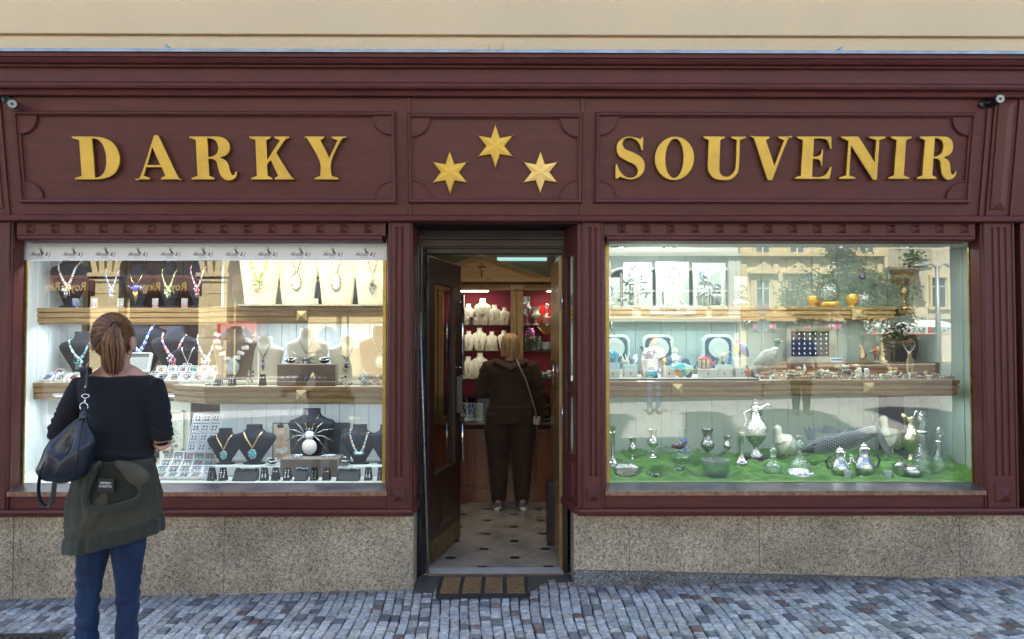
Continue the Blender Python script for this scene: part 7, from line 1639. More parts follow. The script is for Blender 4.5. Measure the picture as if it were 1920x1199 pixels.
# counter
YK = 2.50
ct = thing('counter', 'cherry wood shop counter with framed panels and a glass display top', 'counter', (0, YK, 0))
zt_ = WZ(792, YK)
m = MB(); m.box(-2.0, 2.0, YK+.005, YK+.55, 0, zt_-.07); m.box(-2.0, 2.0, YK-.012, YK+.005, 0, .14); m.build('carcass', CHERRY, ct, bev=.002)
m = MB(); m.prismx([(YK-.05,zt_),(YK-.055,zt_-.02),(YK-.04,zt_-.03),(YK-.03,zt_-.05),(YK-.01,zt_-.07),(YK+.55,zt_-.07),(YK+.55,zt_)], -2.0, 2.0); m.build('counter_top', mat('dark_cherry', (.08,.022,.014), .3, coat=.3), ct)
for pa, pb in ((862,893),(915,990),(1003,1040)):
    xa_, xb_ = WX(pa,YK), WX(pb,YK); za, zb2_ = WZ(911,YK), WZ(818,YK); m = MB()
    for b in ((xa_,xb_,za,za+.014),(xa_,xb_,zb2_-.014,zb2_),(xa_,xa_+.014,za+.014,zb2_-.014),(xb_-.014,xb_,za+.014,zb2_-.014)): m.box(b[0],b[1],YK-.004,YK+.0055,b[2],b[3])
    m.build('panel_moulding', CHERRY, ct, bev=.003)
m = MB(); m.box(-1.9,1.9,YK-.02,YK-.015,zt_+.001,zt_+.24); m.build('display_glass', GLASSD, ct)
m = MB(); m.box(-1.9,1.9,YK-.025,YK+.4,zt_+.24,zt_+.248); m.build('glass_lid', GLASSD, ct)
for i, (px, mt_, lab) in enumerate(((868,GEM['jet'],'tray of black rings at the left of the counter'),(884,GEM['blue'],'tray of blue beads beside the black rings'),(897,GEM['clear'],'tray of pale beads beside the arm of the customer'),(1024,GEM['amber'],'tray of amber beads at the right of the counter'))):
    x = WX(px, YK+.15); t = thing('jewellery_tray', lab, 'tray', (x,YK+.15,zt_+.001)); m = MB(); m.box(x-.045,x+.045,YK+.04,YK+.28,zt_+.002,zt_+.014); m.box(x-.045,x+.045,YK+.26,YK+.28,zt_+.0141,zt_+.17); m.build('tray_board', [WHITE,BLW,CREAMV,BLACKM][i], t, bev=.002)
    m = MB(); rng = random.Random(i)
    for k in range(26): m.ell((x+rng.uniform(-.04,.04),YK+.255,zt_+.03+rng.random()*.13), rng.uniform(.006,.011), 6, 4)
    m.build('bead_rows', mt_, t, smooth=True)
area((0, 2.0, RZC-.05), 1.6, .8, 3.2, (1,.84,.60))
# black box by the door
bx_ = WX(1031, 1.0); m = MB(); m.box(bx_-.024, bx_+.03, .98, 1.14, .004, .50); tag(m.build('umbrella_bin', BLACK, bev=.006), 'tall narrow black bin beside the honey coloured door leaf', 'bin')

# ================================================================== PEOPLE
def hand(m, w_, d, pn, sc_=1, curl=.5, side=1):
    """palm from wrist w_ along d; pn = palm normal; side puts the thumb"""
    w_, d, pn = Vector(w_), Vector(d).normalized(), Vector(pn).normalized(); s_ = d.cross(pn).normalized()*side; k = sc_
    m.tube([w_-d*.02*k, w_+d*.03*k, w_+d*.085*k], [(.016*k,.024*k),(.015*k,.038*k),(.012*k,.040*k)], 10, up=pn)
    for i, (o, l) in enumerate(((.030,.070),(.010,.078),(-.010,.073),(-.029,.058))):
        p = w_+d*.08*k+s_*o*k; q1 = p+(d*math.cos(curl)+pn*math.sin(curl))*l*.5*k; q2 = q1+(d*math.cos(curl*2.1)+pn*math.sin(curl*2.1))*l*.32*k; q3 = q2+(d*math.cos(curl*2.9)+pn*math.sin(curl*2.9))*l*.24*k
        m.tube([p-d*.02*k, p, q1, q2, q3], [.0095*k,.0095*k,.0088*k,.0080*k,.0062*k], 8)
    p = w_+d*.02*k+s_*.028*k; m.tube([w_+d*.012*k, p, p+(s_*.7+d*.6+pn*.3)*.035*k, p+(s_*.5+d*.9+pn*.5)*.062*k], [.013*k,.013*k,.0105*k,.008*k], 8)
def headskin(m, c, r=1, yaw=0, face=True):
    c = Vector(c); f = Vector((math.sin(-yaw), math.cos(yaw), 0)); s_ = Vector((f.y, -f.x, 0)); up = Vector((0,0,1)); M = Matrix((s_, f, up)).transposed()
    m.ell(c+up*.02*r, (.074*r,.093*r,.098*r), 18, 14, rot=M); m.ell(c+f*.025*r-up*.045*r, (.056*r,.064*r,.066*r), 14, 10, rot=M)
    for q in (-1, 1): m.ell(c+s_*q*.086*r-up*.012*r-f*.012*r, (.013*r,.021*r,.034*r), 10, 8, rot=M); m.ell(c+f*.085*r+s_*q*.030*r+up*.002, (.018*r,.010*r,.010*r), 8, 6, rot=M)
    m.tube([c+f*.085*r+up*.012*r, c+f*.112*r-up*.025*r, c+f*.092*r-up*.035*r], [.009*r,.014*r,.010*r], 8); m.ell(c+f*.085*r-up*.060*r, (.024*r,.012*r,.009*r), 10, 6, rot=M)
    return M
def eyes(c, r, yaw, par):
    c = Vector(c); f = Vector((math.sin(-yaw), math.cos(yaw), 0)); s_ = Vector((f.y, -f.x, 0))
    m = MB(); [m.ell(c+f*.091*r+s_*q*.030*r+Vector((0,0,.003)), .0075*r, 8, 6) for q in (-1, 1)]; m.build('eye', mat('eye_dark', (.03,.02,.015), .2), par, smooth=True)
def wr(sc_, amp, ax=(1,1,1)): return lambda co, n: amp*noise.noise(Vector((co.x*sc_*ax[0], co.y*sc_*ax[1], co.z*sc_*ax[2])))
NAVYK = mat('navy_knit', (.0045,.005,.010), .95, sheen=.04, bump=.3, bump_s=260, noise_s=60, noise_a=.15)
def twill(name, c, rough=.8, s=3, c2=None): return mat(name, c, rough, sheen=.06, bump=.2, bump_s=220, noise_s=s, noise_a=.18, col2=c2, c2s=4)
DENIM = mat('blue_denim', (.005,.020,.070), .85, sheen=.03, bump=.3, bump_s=280, noise_s=8, noise_a=.3, col2=(.014,.045,.12), c2s=6, c2w=(.5,.75), stretch=(3,3,.8))
OLIV = twill('olive_twill', (.046,.043,.027)); OLIVF = mat('olive_shell', (.060,.054,.036), .7, bump=.5, bump_s=28, noise_s=14, noise_a=.25); OLIVR = mat('olive_rib', (.026,.030,.019), .9, sheen=.2, bump=.4, bump_s=150, stretch=(6,6,.3))
HAIR = mat('brown_hair', (.13,.055,.026), .42, noise_s=40, noise_a=.35, stretch=(3,3,.3), col2=(.34,.18,.085), c2s=9, c2w=(.45,.7)); HAIRB = mat('ash_blond_hair', (.42,.28,.15), .45, noise_s=40, noise_a=.35, stretch=(3,3,.3), col2=(.15,.085,.045), c2s=9)
LEATH = mat('navy_leather', (.010,.013,.026), .33, coat=.25, bump=.25, bump_s=70, noise_s=8, noise_a=.2)
# ---------- woman at the left window
YW = -1.66
Pw = lambda px, py, dy=0: W(px, py, YW+dy)
wl = Pw(215, 635); wo = thing('person', 'woman seen from behind with brown ponytail, navy jumper, olive jacket tied at the waist and jeans', 'person', (wl.x, YW, ground(wl.x)))
wo['label'] = 'woman with brown ponytail, navy jumper and olive jacket tied at her waist'
hc = Pw(215, 640)
m = MB(); headskin(m, hc, 1.0)
m.tube([Pw(216,668,-.012), Pw(217,692,-.015), Pw(218,715,0)], [.056,.056,.075], 14)
m.tube([Pw(172,716,.0), Pw(197,701,-.01), Pw(222,696,-.01), Pw(247,701,-.01), Pw(272,716,0)], [.03,.036,.045,.036,.03], 12); m.tube([Pw(222,704,.0), Pw(222,735,0), Pw(221,800,.01), Pw(222,860,0), Pw(214,930,0), Pw(205,990,0)], [(.075,.12),(.10,.155),(.095,.12),(.09,.125),(.12,.155),(.11,.16)], 20, up=(0,1,0))
SH = {-1: (Pw(154,722), Pw(113,812,.02), Pw(140,832,.26)), 1: (Pw(286,722), Pw(305,818,.02), Pw(288,836,.27))}
for s_, (a, e, w_) in SH.items():
    e = e+Vector((0,0,-.026)); m.tube([a, a.lerp(e,.5), e], [.034,.034,.036], 12); m.tube([e, e.lerp(w_,.4), w_], [.037,.036,.024], 12); d = (w_-e).normalized(); hand(m, w_, d+Vector((-s_*.4,0,.2)), Vector((-s_,0,0)), 1, .6, 1 if s_ > 0 else -1)
LG = {-1: (Pw(180,985), Pw(165,1112), None), 1: (Pw(240,985), Pw(240,1112), None)}
foot = {}
for s_, (h, k, _) in LG.items():
    an = Vector((k.x+(.0 if s_ < 0 else -.005), YW-.01, ground(k.x)+.09)); foot[s_] = an; m.tube([h, k, k.lerp(an,.4), an, an-Vector((0,0,.05))], [.07,.028,.028,.026,.030], 14)
    m.tube([an+Vector((0,-.05,-.06)), an+Vector((0,.06,-.06)), an+Vector((s_*.02,.16,-.07))], [.032,.036,.024], 10)
rmbuild('body', m, .006, SKIN, wo, 5)
eyes(hc, 1.0, 0, wo)
m = MB()
m.tube([Pw(222,704,-.0), Pw(222,707,0), Pw(222,717,0), Pw(222,745,0), Pw(222,785,0), Pw(223,825,0), Pw(222,848,0), Pw(220,866,0)], [(.072,.112),(.095,.143),(.105,.163),(.110,.160),(.105,.134),(.106,.130),(.114,.141),(.120,.150)], 28, up=(0,1,0))
for s_, (a, e, w_) in SH.items():
    a = a+Vector((0,0,-.004)); q = e.lerp(w_, .06); m.tube([Pw(222+s_*38,727,.01), a+Vector((0,0,-.012)), a.lerp(e,.35), a.lerp(e,.75), e+Vector((0,-.005,0)), q], [.052,.058,.055,.050,.049,.045], 16)
def swf(co, n):
    l = abs(co.x-Pw(222,0).x); v = .006*noise.noise(Vector((co.x*5, co.y*5, co.z*9)))+.0022*noise.noise(co*30)
    if l > .15: t_ = max(0, (Pw(0,745).z-co.z)/.17); v += .0060*min(1, t_)*math.sin(co.z*190+co.x*90+7*noise.noise(co*8))*(.6+.8*noise.noise(co*13))
    elif co.z < Pw(0,840).z: v += .005*math.sin(co.z*120+3*noise.noise(co*6))
    return v
rmbuild('jumper', m, .0065, NAVYK, wo, 4, fn=swf)
m = MB()
for s_, (h, k, _) in LG.items():
    an = foot[s_]; m.tube([h+Vector((-s_*.015,0,.12)), h, h.lerp(k,.5), k, k.lerp(an,.22), k.lerp(an,.42), k.lerp(an,.75), an+Vector((0,0,.02))], [.090,.082,.063,.047,.043,.047,.037,.034], 18)
m.tube([Pw(212,900), Pw(211,975)], [(.115,.155),(.11,.15)], 20, up=(0,1,0))
def jf(co, n): return .005*math.sin(co.z*85+7*noise.noise(co*7))*max(0, noise.noise(Vector((co.x*8,co.y*8,co.z*3)))+.45)+.003*noise.noise(co*12)
rmbuild('jeans', m, .0065, DENIM, wo, 3, fn=jf)
for s_ in (-1, 1):
    an = foot[s_]; m = MB(); m.tube([an+Vector((0,-.07,-.055)), an+Vector((0,.0,-.05)), an+Vector((s_*.01,.10,-.06)), an+Vector((s_*.02,.19,-.068))], [(.034,.036),(.042,.042),(.03,.044),(.018,.030)], 14, up=(0,0,1)); m.tube([an+Vector((0,0,-.06)), an+Vector((0,-.005,.01))], [.044,.046], 14); rmbuild('shoe', m, .006, mat('grey_canvas', (.12,.12,.13), .8), wo, 3)
# jacket tied round the waist
def jring(t_, a):
    V = [(858,.142,.116,222),(880,.160,.130,219),(915,.176,.138,217),(950,.184,.143,215),(978,.188,.146,214),(992,.189,.146,214)]
    f_ = t_*(len(V)-1); i = min(int(f_), len(V)-2); u = f_-i; q = [V[i][k]+(V[i+1][k]-V[i][k])*u for k in range(4)]
    cx = Pw(q[3], q[0]); fold = .010*(t_**.5)*(1-abs(math.sin(a*6+4*noise.noise(Vector((math.cos(a)*2,math.sin(a)*2,t_*1.5))))))**2*1.6-.006*t_+.016*noise.noise(Vector((math.cos(a)*3,math.sin(a)*3,t_*3)))+.006*noise.noise(Vector((math.cos(a)*9,math.sin(a)*9,t_*12)))
    ca, sa = math.cos(a), math.sin(a); tilt = -.040*ca*t_
    return Vector((cx.x+(q[1]+fold)*ca, YW+(q[2]+fold)*sa, cx.z+tilt*-1 if False else cx.z+.040*ca*t_))
m = MB(); N_ = 120
inner = lambda v: v
rs = [[jring(j/30, 2*math.pi*i/N_) for i in range(N_)] for j in range(31)]; rin = [[Vector((lerp(p.x, Pw(212,0).x, .035), lerp(p.y, YW, .035), p.z)) for p in r] for r in rs]
m.rings(rs+rin[::-1], cap=False); m.build('tied_jacket', OLIV, wo, smooth=True)
m = MB(); rs = []
for j, (dz, o) in enumerate(((.008,.004),(.0,.010),(-.040,.012),(-.052,.010),(-.056,.0),(-.052,-.008),(0,-.008))):
    rs.append([jring(1.0, 2*math.pi*i/N_)+Vector((o*math.cos(2*math.pi*i/N_), o*math.sin(2*math.pi*i/N_), dz)) for i in range(N_)])
m.rings(rs, cap=False); m.build('jacket_hem', OLIVR, wo, smooth=True)
yb = YW-.152
def slabp(pts, y0, th, name, mt_, par, bulge=.0, sub=0):
    m = MB(); n = len(pts); P3 = [W(px, py, y0) for px, py in pts]; c = sum(P3, Vector())/n; rs = []
    for s_, yo in ((1,th*.5),(1.0,-.0),(.93,-th*.6-bulge*.4),(.75,-th-bulge*.75),(.4,-th-bulge)):
        rs.append([Vector((c.x+(p.x-c.x)*s_, y0+yo, c.z+(p.z-c.z)*s_)) for p in P3])
    m.rings(rs); return m.build(name, mt_, par, smooth=True, sub=sub)
slabp([(197,863),(188,872),(176,890),(168,905),(160,925),(156,900),(150,888),(160,872),(178,864)], yb+.006, .008, 'jacket_flap', OLIVF, wo, .012, 1)
slabp([(205,862),(228,862),(262,868),(286,890),(282,905),(268,918),(252,914),(240,905),(226,885)], yb+.006, .008, 'jacket_flap', OLIVF, wo, .014, 1)
slabp([(196,868),(214,872),(235,893),(255,920),(262,935),(215,948),(175,950),(166,938),(168,915),(182,888)], yb+.016, .004, 'jacket_lining', mat('dark_lining', (.012,.015,.008), .8, noise_s=30, noise_a=.3, bump=.5, bump_s=30), wo, .002)
m = MB(); U_ = [(181,878),(170,895),(161,918),(157,940),(164,953),(182,957),(210,954),(240,946),(262,936),(269,922),(258,912)]
m.tube([W(px,py,yb-.008) for px,py in U_], [(.006,.012)]+[(.008,.017)]*9+[(.006,.012)], 10, up=(0,1,0)); m.build('jacket_collar', OLIVR, wo, smooth=True, sub=1)
tg = W(199, 910, yb-.006); m = MB(); m.cbox((tg.x, yb-.008, tg.z), .066, .003, .056, rot=Matrix.Rotation(R(3), 3, 'Y')); tgo = m.build('jacket_label', BLACKM, wo, bev=.001)
for k, (s__, dz) in enumerate((('URBAN',.006),('CLASSICS',.020))): text('label_lettering', s__, .0135 if k == 0 else .0125, (tg.x, yb-.0102, tg.z-dz+.020), WHITE, tgo, ext=.0003, ry=183)
# hair
HLT = {'brown_hair': (mat('auburn_strand', (.22,.10,.045), .35), mat('dark_strand', (.075,.032,.016), .35)), 'ash_blond_hair': (mat('pale_strand', (.50,.36,.20), .35), mat('umber_strand', (.28,.18,.09), .4))}
def strands(name, par, mt_, paths, r0, n=4):
    m = MB()
    for j_, p in enumerate(paths): L_ = len(p); m.tube(p, [r0*(.55+.5*math.sin(math.pi*min(.95,(i+.6)/L_))) for i in range(L_)], n, cap=False, m=(j_*7 % 5 % 3))
    return m.build(name, [mt_, HLT[mt_.name][0], HLT[mt_.name][1]], par, smooth=True)
tie = Pw(217, 611, -.112); rng = random.Random(12)
m = MB(); m.ell(hc+Vector((0,-.012,.026)), (.074,.095,.097), 24, 18)
rmbuild('hair_cap', m, .006, HAIR, wo, 2, fn=lambda co, n: .0012*math.sin(math.atan2(co.x-tie.x, co.z-tie.z)*60))
paths = []
for k in range(420):
    a = 2*math.pi*k/420+rng.uniform(-.01,.01); rr = rng.uniform(.55, 1.0)
    st = Vector((math.sin(a)*.0775, .0, math.cos(a)*.101)); ph = rng.uniform(-.4,.75)
    s0 = hc+Vector((st.x*math.cos(ph*.9), -.012+.095*math.sin(ph), .022+st.z*math.cos(ph*.9)))
    if s0.z < hc.z-.070: continue
    c_ = hc+Vector((0,-.012,.022)); p = []
    for i in range(8):
        t_ = i/7; q = s0.lerp(tie, t_)-c_; l = math.sqrt((q.x/.0775)**2+(q.y/.097)**2+(q.z/.101)**2); p.append(c_+q*(1.015/l if l < 1.02 else 1) + Vector((0, -.004*math.sin(t_*3.1), 0)))
    paths.append(p)
strands('hair', wo, HAIR, paths, .0017)
paths = []
for k in range(330):
    a = rng.uniform(0, 6.28); q = math.sqrt(rng.random()); dx, dy = q*math.cos(a), q*math.sin(a); L_ = rng.uniform(.80, 1.04)*(1-.10*abs(dx))
    w0 = .014; w1 = .052; p = []
    sway = rng.uniform(-.010,.010)
    for i in range(9):
        t_ = i/8; wd_ = w0+(w1-w0)*min(1, t_*1.9)*(1-.38*max(0, t_-.6)/.4); zz_ = tie.z+.014*math.sin(t_*5)*(1-t_)-t_*L_*.205; yy = tie.y-.030*math.sin(min(1, t_*2.2)*1.6)+.035*t_
        p.append(Vector((tie.x-.012*t_+dx*wd_+sway*t_*t_+.003*math.sin(t_*9+k), yy+dy*wd_*.42, zz_)))
    paths.append(p)
strands('ponytail', wo, HAIR, paths, .0024)
m = MB(); m.tube([tie+Vector((.017*math.cos(k*R(30)), -.006, .014*math.sin(k*R(30)))) for k in range(13)], .005, 8); m.build('hair_tie', mat('brown_elastic', (.04,.02,.012), .8), wo, smooth=True)
# bracelet on the right wrist
e, w_ = SH[1][1], SH[1][2]; bp = Pw(321,838,-.01); m = MB(); rng = random.Random(3)
for k in range(26): a = k*.9; m.ell(Pw(312,836,.05)+Vector((.034*math.cos(a), .02*math.sin(a*1.3), .024*math.sin(a)-.004)), rng.uniform(.005,.008), 7, 5, m=k % 2)
tag(m.build('bracelet', [GEM['opal'], GOLDJ], smooth=True), 'pearl and gold bracelet on the right arm of the woman', 'bracelet')
# bag
yb2 = YW-.20
bg_ = thing('handbag', 'navy leather shoulder bag hanging behind the elbow of the woman', 'handbag', (W(130,860,yb2).x, yb2, W(130,905,yb2).z))
cont = [(154,778),(161,783),(168,797),(176,812),(179,830),(173,855),(167,877),(158,893),(140,903),(112,907),(92,903),(77,897),(70,883),(79,862),(87,840),(98,822),(116,810),(132,797),(144,785)]
def puff(pts, y0, dep, name, mt_, par, wrk=0):
    m = MB(); P3 = [W(px, py, y0) for px, py in pts]; n = len(P3); c = sum(P3, Vector())/n+Vector((0,0,-.03)); rs = []
    for k in range(17):
        ph = math.pi*k/16; s_ = max(.02, math.sin(ph))**.55; yo = dep*math.cos(ph); rs.append([Vector((c.x+(p.x-c.x)*s_, y0+yo*(.35+.65*min(1,(P3[0].z-p.z)/.12)), c.z+(p.z-c.z)*s_)) for p in P3])
    m.rings(rs); me = remesh(m, .005, 3, fn=lambda co, nn: wrk*(noise.noise(Vector((co.x*10+co.z*7, co.y*8, co.z*5-co.x*9)))+.4*math.sin((co.x*1.0-co.z*.35)*95))); me.name = name; me.materials.append(mt_)
    r = par; me.transform(Matrix.Translation(-r.location)); return link(name, me, par)
bb = puff(cont, yb2, .062, 'bag_body', LEATH, bg_, .0035)
m = MB(); m.tube([W(156,784,yb2-.035), W(150,820,yb2-.062), W(145,860,yb2-.066), W(143,895,yb2-.05)], .0022, 6); m.build('seam', mat('seam', (.004,.005,.01), .6), bg_, smooth=True)
m = MB(); m.tube([W(157,697,YW-.085), W(160,690,YW-.02), W(162,692,YW+.05), W(162,720,YW+.12)], [(.004,.025)]*4, 10, up=(0,0,1)); m.tube([W(163,688,YW-.02),W(162,697,YW-.11), W(161,720,YW-.15), W(160,738,YW-.165)], [(.0035,.0255),(.0035,.025),(.0035,.022),(.0035,.016)], 12, up=(0,1,0)); m.build('shoulder_strap', LEATH, bg_, smooth=True)
m = MB(); p = W(161,726,YW-.162); m.ell(p, (.006,.004,.006), 10, 6); m.build('rivet', CHROME, bg_, smooth=True)
def ringt(cx, cy, rx, rz, y, r_=.0026): return [(W(cx+rx*math.cos(k*R(20)), cy+rz*math.sin(k*R(20)), y)) for k in range(19)]
m = MB(); m.tube(ringt(160.5,743,7,3.5,YW-.17), .0026, 7); m.tube([W(160.5,746,YW-.172), W(158.5,757,YW-.18)], .0035, 8); m.tube(ringt(157.5,763,7.5,7.5,YW-.185), .0028, 8); m.build('ring_clasp', CHROME, bg_, smooth=True)
m = MB(); m.tube([W(157,766,yb2-.002), W(156,778,yb2-.02), W(155,786,yb2-.034)], [(.005,.014),(.007,.017),(.005,.015)], 10, up=(0,1,0)); m.build('strap_tab', LEATH, bg_, smooth=True)
m = MB(); m.tube([W(88,860,yb2-.05), W(78,880,yb2-.05), W(72,905,yb2-.03), W(72,930,yb2-.02), W(79,948,yb2-.01), W(90,953,yb2), W(98,942,yb2), W(101,922,yb2), W(103,895,yb2)], [(.003,.011)]*9, 8, up=(1,0,0)); m.build('hanging_strap', LEATH, bg_, smooth=True, sub=1)
# ---------- generic clothed figure
def figure(lab, x, y, z0, H, rz, top, trou, shoe, hairm, hair='short', bulk=1.0, arms=((.20,.0),(.20,.0)), skirt=None, voxel=.008, parts=None, elb=None):
    t = thing('person', lab, 'person', (0,0,0)); k = H/1.70; B_ = bulk; T_ = 1+(bulk-1)*2
    V = lambda x_, y_, z_: Vector((x_*k, y_*k, z_*k)); m = MB(); c = V(0,.01,1.585); headskin(m, c, k)
    m.tube([V(0,0,1.53),V(0,-.005,1.45),V(0,-.005,1.40)], [.054*k,.054*k,.07*k], 12); m.tube([V(0,0,1.42),V(0,0,1.3),V(0,0,1.1),V(0,0,.92)], [(.07*k,.14*k),(.1*k,.15*k),(.09*k,.125*k),(.11*k,.15*k)], 16, up=(0,1,0))
    E = elb or {-1: (V(-.25*B_,-.02,1.12), V(-.24*B_,.10,.90)), 1: (V(.25*B_,-.02,1.12), V(.24*B_,.08,.88))}
    S_ = {s_: V(s_*.165*B_,0,1.385) for s_ in (-1,1)}
    for s_ in (-1, 1):
        e, w_ = E[s_]; m.tube([S_[s_], e, w_], [.045*k,.036*k,.025*k], 10); hand(m, w_, w_-e, Vector((-s_,0,0)), k, .35, -s_ if False else (1 if s_ > 0 else -1))
        m.tube([V(s_*.085,0,.9),V(s_*.085,.01,.48),V(s_*.085,-.01,.07)], [.075*k,.05*k,.034*k], 10)
    rmbuild('body', m, .0065, SKIN, t, 3); eyes(c, k, 0, t)
    m = MB(); m.tube([V(0,-.005,1.45),V(0,0,1.41),V(0,0,1.34),V(0,0,1.15),V(0,0,1.0),V(0,0,.90)], [(.075*k,.085*k),(.11*k*B_,.15*k*B_),(.125*k*B_,.185*k*B_),(.125*k*B_,.165*k*B_),(.13*k*B_,.17*k*B_),(.135*k*B_,.175*k*B_)], 22, up=(0,1,0))
    for s_ in (-1, 1): e, w_ = E[s_]; m.tube([S_[s_]-V(s_*.05,0,0), S_[s_], e, e.lerp(w_, 1.0 if top[1] else .1)], [.06*k*B_,.066*k*B_,.058*k*B_,.045*k*B_ if top[1] else .055*k], 14)
    rmbuild('top', m, voxel, top[0], t, 4, fn=lambda co, n: .007*noise.noise(co*9)+.004*math.sin(co.z*90+5*noise.noise(co*6))*max(0, noise.noise(co*4)+.2))
    m = MB(); m.tube([V(0,0,1.0),V(0,0,.84)], [(.115*k*T_,.155*k*T_),(.12*k*T_,.165*k*T_)], 18, up=(0,1,0))
    for s_ in (-1, 1): m.tube([V(s_*.088*B_,0,.92),V(s_*.097*B_,0,.75),V(s_*.095*B_,.012,.48),V(s_*.092*B_,0,.25),V(s_*.092*B_,-.01,.075)], [.095*k*T_,.094*k*T_,.072*k*T_,.06*k*T_,.048*k*T_], 16)
    rmbuild('trousers', m, voxel, trou, t, 3, fn=lambda co, n: .004*noise.noise(co*10)+.004*math.sin(co.z*70+6*noise.noise(co*6))*max(0, noise.noise(co*5)+.25))
    for s_ in (-1, 1):
        a = V(s_*.095*B_,-.01,.0); q = MB(); q.tube([a+V(0,-.085,.045), a+V(0,.0,.055), a+V(s_*.02,.10,.042), a+V(s_*.035,.18,.032)], [(.042*k,.036*k),(.055*k,.043*k),(.040*k,.048*k),(.026*k,.038*k)], 14, up=(0,0,1)); q.tube([a+V(0,-.03,.05), a+V(0,-.03,.105)], [.042*k,.040*k], 12)
        me = remesh(q, .005, 3); me.name = 'shoe'; me.materials.append(shoe); me.materials.append(shoe_blue if shoe is TRAIN else shoe); me.materials.append(shoe_pink if shoe is TRAIN else shoe)
        for p in me.polygons:
            zc, yc_ = p.center.z/k, p.center.y/k
            if .035 < zc < .075 and yc_ < .02: p.material_index = 1
            elif zc >= .075: p.material_index = 2
        so_ = link('shoe', me, t)
        q = MB(); q.prismz([(a.x+s_*.010*k+.046*k*math.cos(u*R(18))*(1 if math.sin(u*R(18)) < 0 else 1.05), a.y+.05*k+.145*k*math.sin(u*R(18))) for u in range(20)], .0, .022*k); q.build('sole', WHITE if shoe is TRAIN else BLACK, so_, bev=.004)
    rng = random.Random(int(H*1000)); ps = []
    hl = {'short': .10, 'long': .22}[hair]
    m = MB(); m.ell(c+V(0,-.014,.028), (.082*k,.095*k,.098*k), 22, 16); rmbuild('hair_cap', m, .007, hairm, t, 2)
    for j in range(360 if hair == 'long' else 200):
        a = rng.uniform(-2.3, 2.3); q0 = c+V(0,-.014,.125); p = [q0+V(rng.uniform(-.02,.02),rng.uniform(-.04,.03),0)]
        dx, dy = math.sin(a), -math.cos(a)
        for i in range(1, 9):
            t_ = i/8*hl/.16 if hair == 'long' else i/8*.8; an = min(t_*1.9, 1.75); rr = math.sin(min(an,1.5708)); fall = max(0, t_*1.9-1.6)*.11
            p.append(c+V(dx*.086*rr+.006*math.sin(i+j)*t_, -.014+dy*.10*rr*(1 if dy < 0 else .8), .028+.102*math.cos(an)-fall))
        ps.append(p)
    strands('hair', t, hairm, ps, .0026*k)
    if parts: parts(t, V, k)
    t.location = (x, y, z0); t.rotation_euler = (0,0,rz); return t
shoe_blue = mat('shoe_slate', (.10,.12,.17), .7); shoe_pink = mat('shoe_pink', (.42,.24,.20), .7); TRAIN = mat('trainer_white', (.55,.50,.44), .6, noise_s=14, noise_a=.1)
BRN = twill('brown_fleece', (.052,.026,.017), .95, 6)
def hoodp(t, V, k):
    m = MB(); m.tube([V(-.15,.02,1.44),V(-.13,-.07,1.43),V(0,-.13,1.37),V(.13,-.07,1.43),V(.15,.02,1.44)], [(.02*k,.03*k),(.03*k,.05*k),(.035*k,.07*k),(.03*k,.05*k),(.02*k,.03*k)], 14, up=(0,0,1)); rmbuild('hood', m, .007, BRN, t, 3)
    m = MB(); m.tube([V(.165,-.172,.90),V(0,-.178,.895),V(-.165,-.172,.90)], .008*k, 6) if False else m.tube([V(.19*1.0*math.cos(R(a)),.145*math.sin(R(a)),.905) for a in range(0,361,15)], .010*k, 8); m.build('hem_band', BRN, t, smooth=True)
YI = 2.22; xi = WX(957, YI)
figure('customer inside the shop in brown hooded fleece and brown trousers', xi, YI, 0.002, 1.70, 0, (BRN, True), twill('brown_joggers', (.045,.024,.016), .95, 5), TRAIN, HAIRB, 'long', 1.22, parts=hoodp,
    elb={-1: (Vector((-.30,.02,1.13)), Vector((-.20,.26,1.10))), 1: (Vector((.30,-.01,1.12)), Vector((.27,.06,.87)))})
cb = thing('crossbody_bag', 'small grey bag on a thin strap at the hip of the customer', 'bag', (xi+.24, YI-.05, .85))
m = MB(); Yb = YI-.175; m.tube([W(968,672,Yb+.06), W(975,690,Yb), W(986,712,Yb-.01), W(994,738,Yb+.0), W(1003,768,Yb+.04), W(1006,785,Yb+.08)], [(.003,.008)]*6, 8, up=(0,1,0)); m.build('strap', mat('grey_strap', (.22,.21,.20), .5), cb, smooth=True)
m = MB(); p = W(1006, 789, YI-.06); m.cbox(p, .07, .035, .085, rot=Matrix.Rotation(R(12), 3, 'Y')); m.build('pouch', mat('pouch_grey', (.40,.34,.32), .6), cb, bev=.012)
for P_ in list(B.values())+list(NK.values())+CARD+list(RING.values())+list(JW.values())+[BOX,CP,WCD]: P_.done()
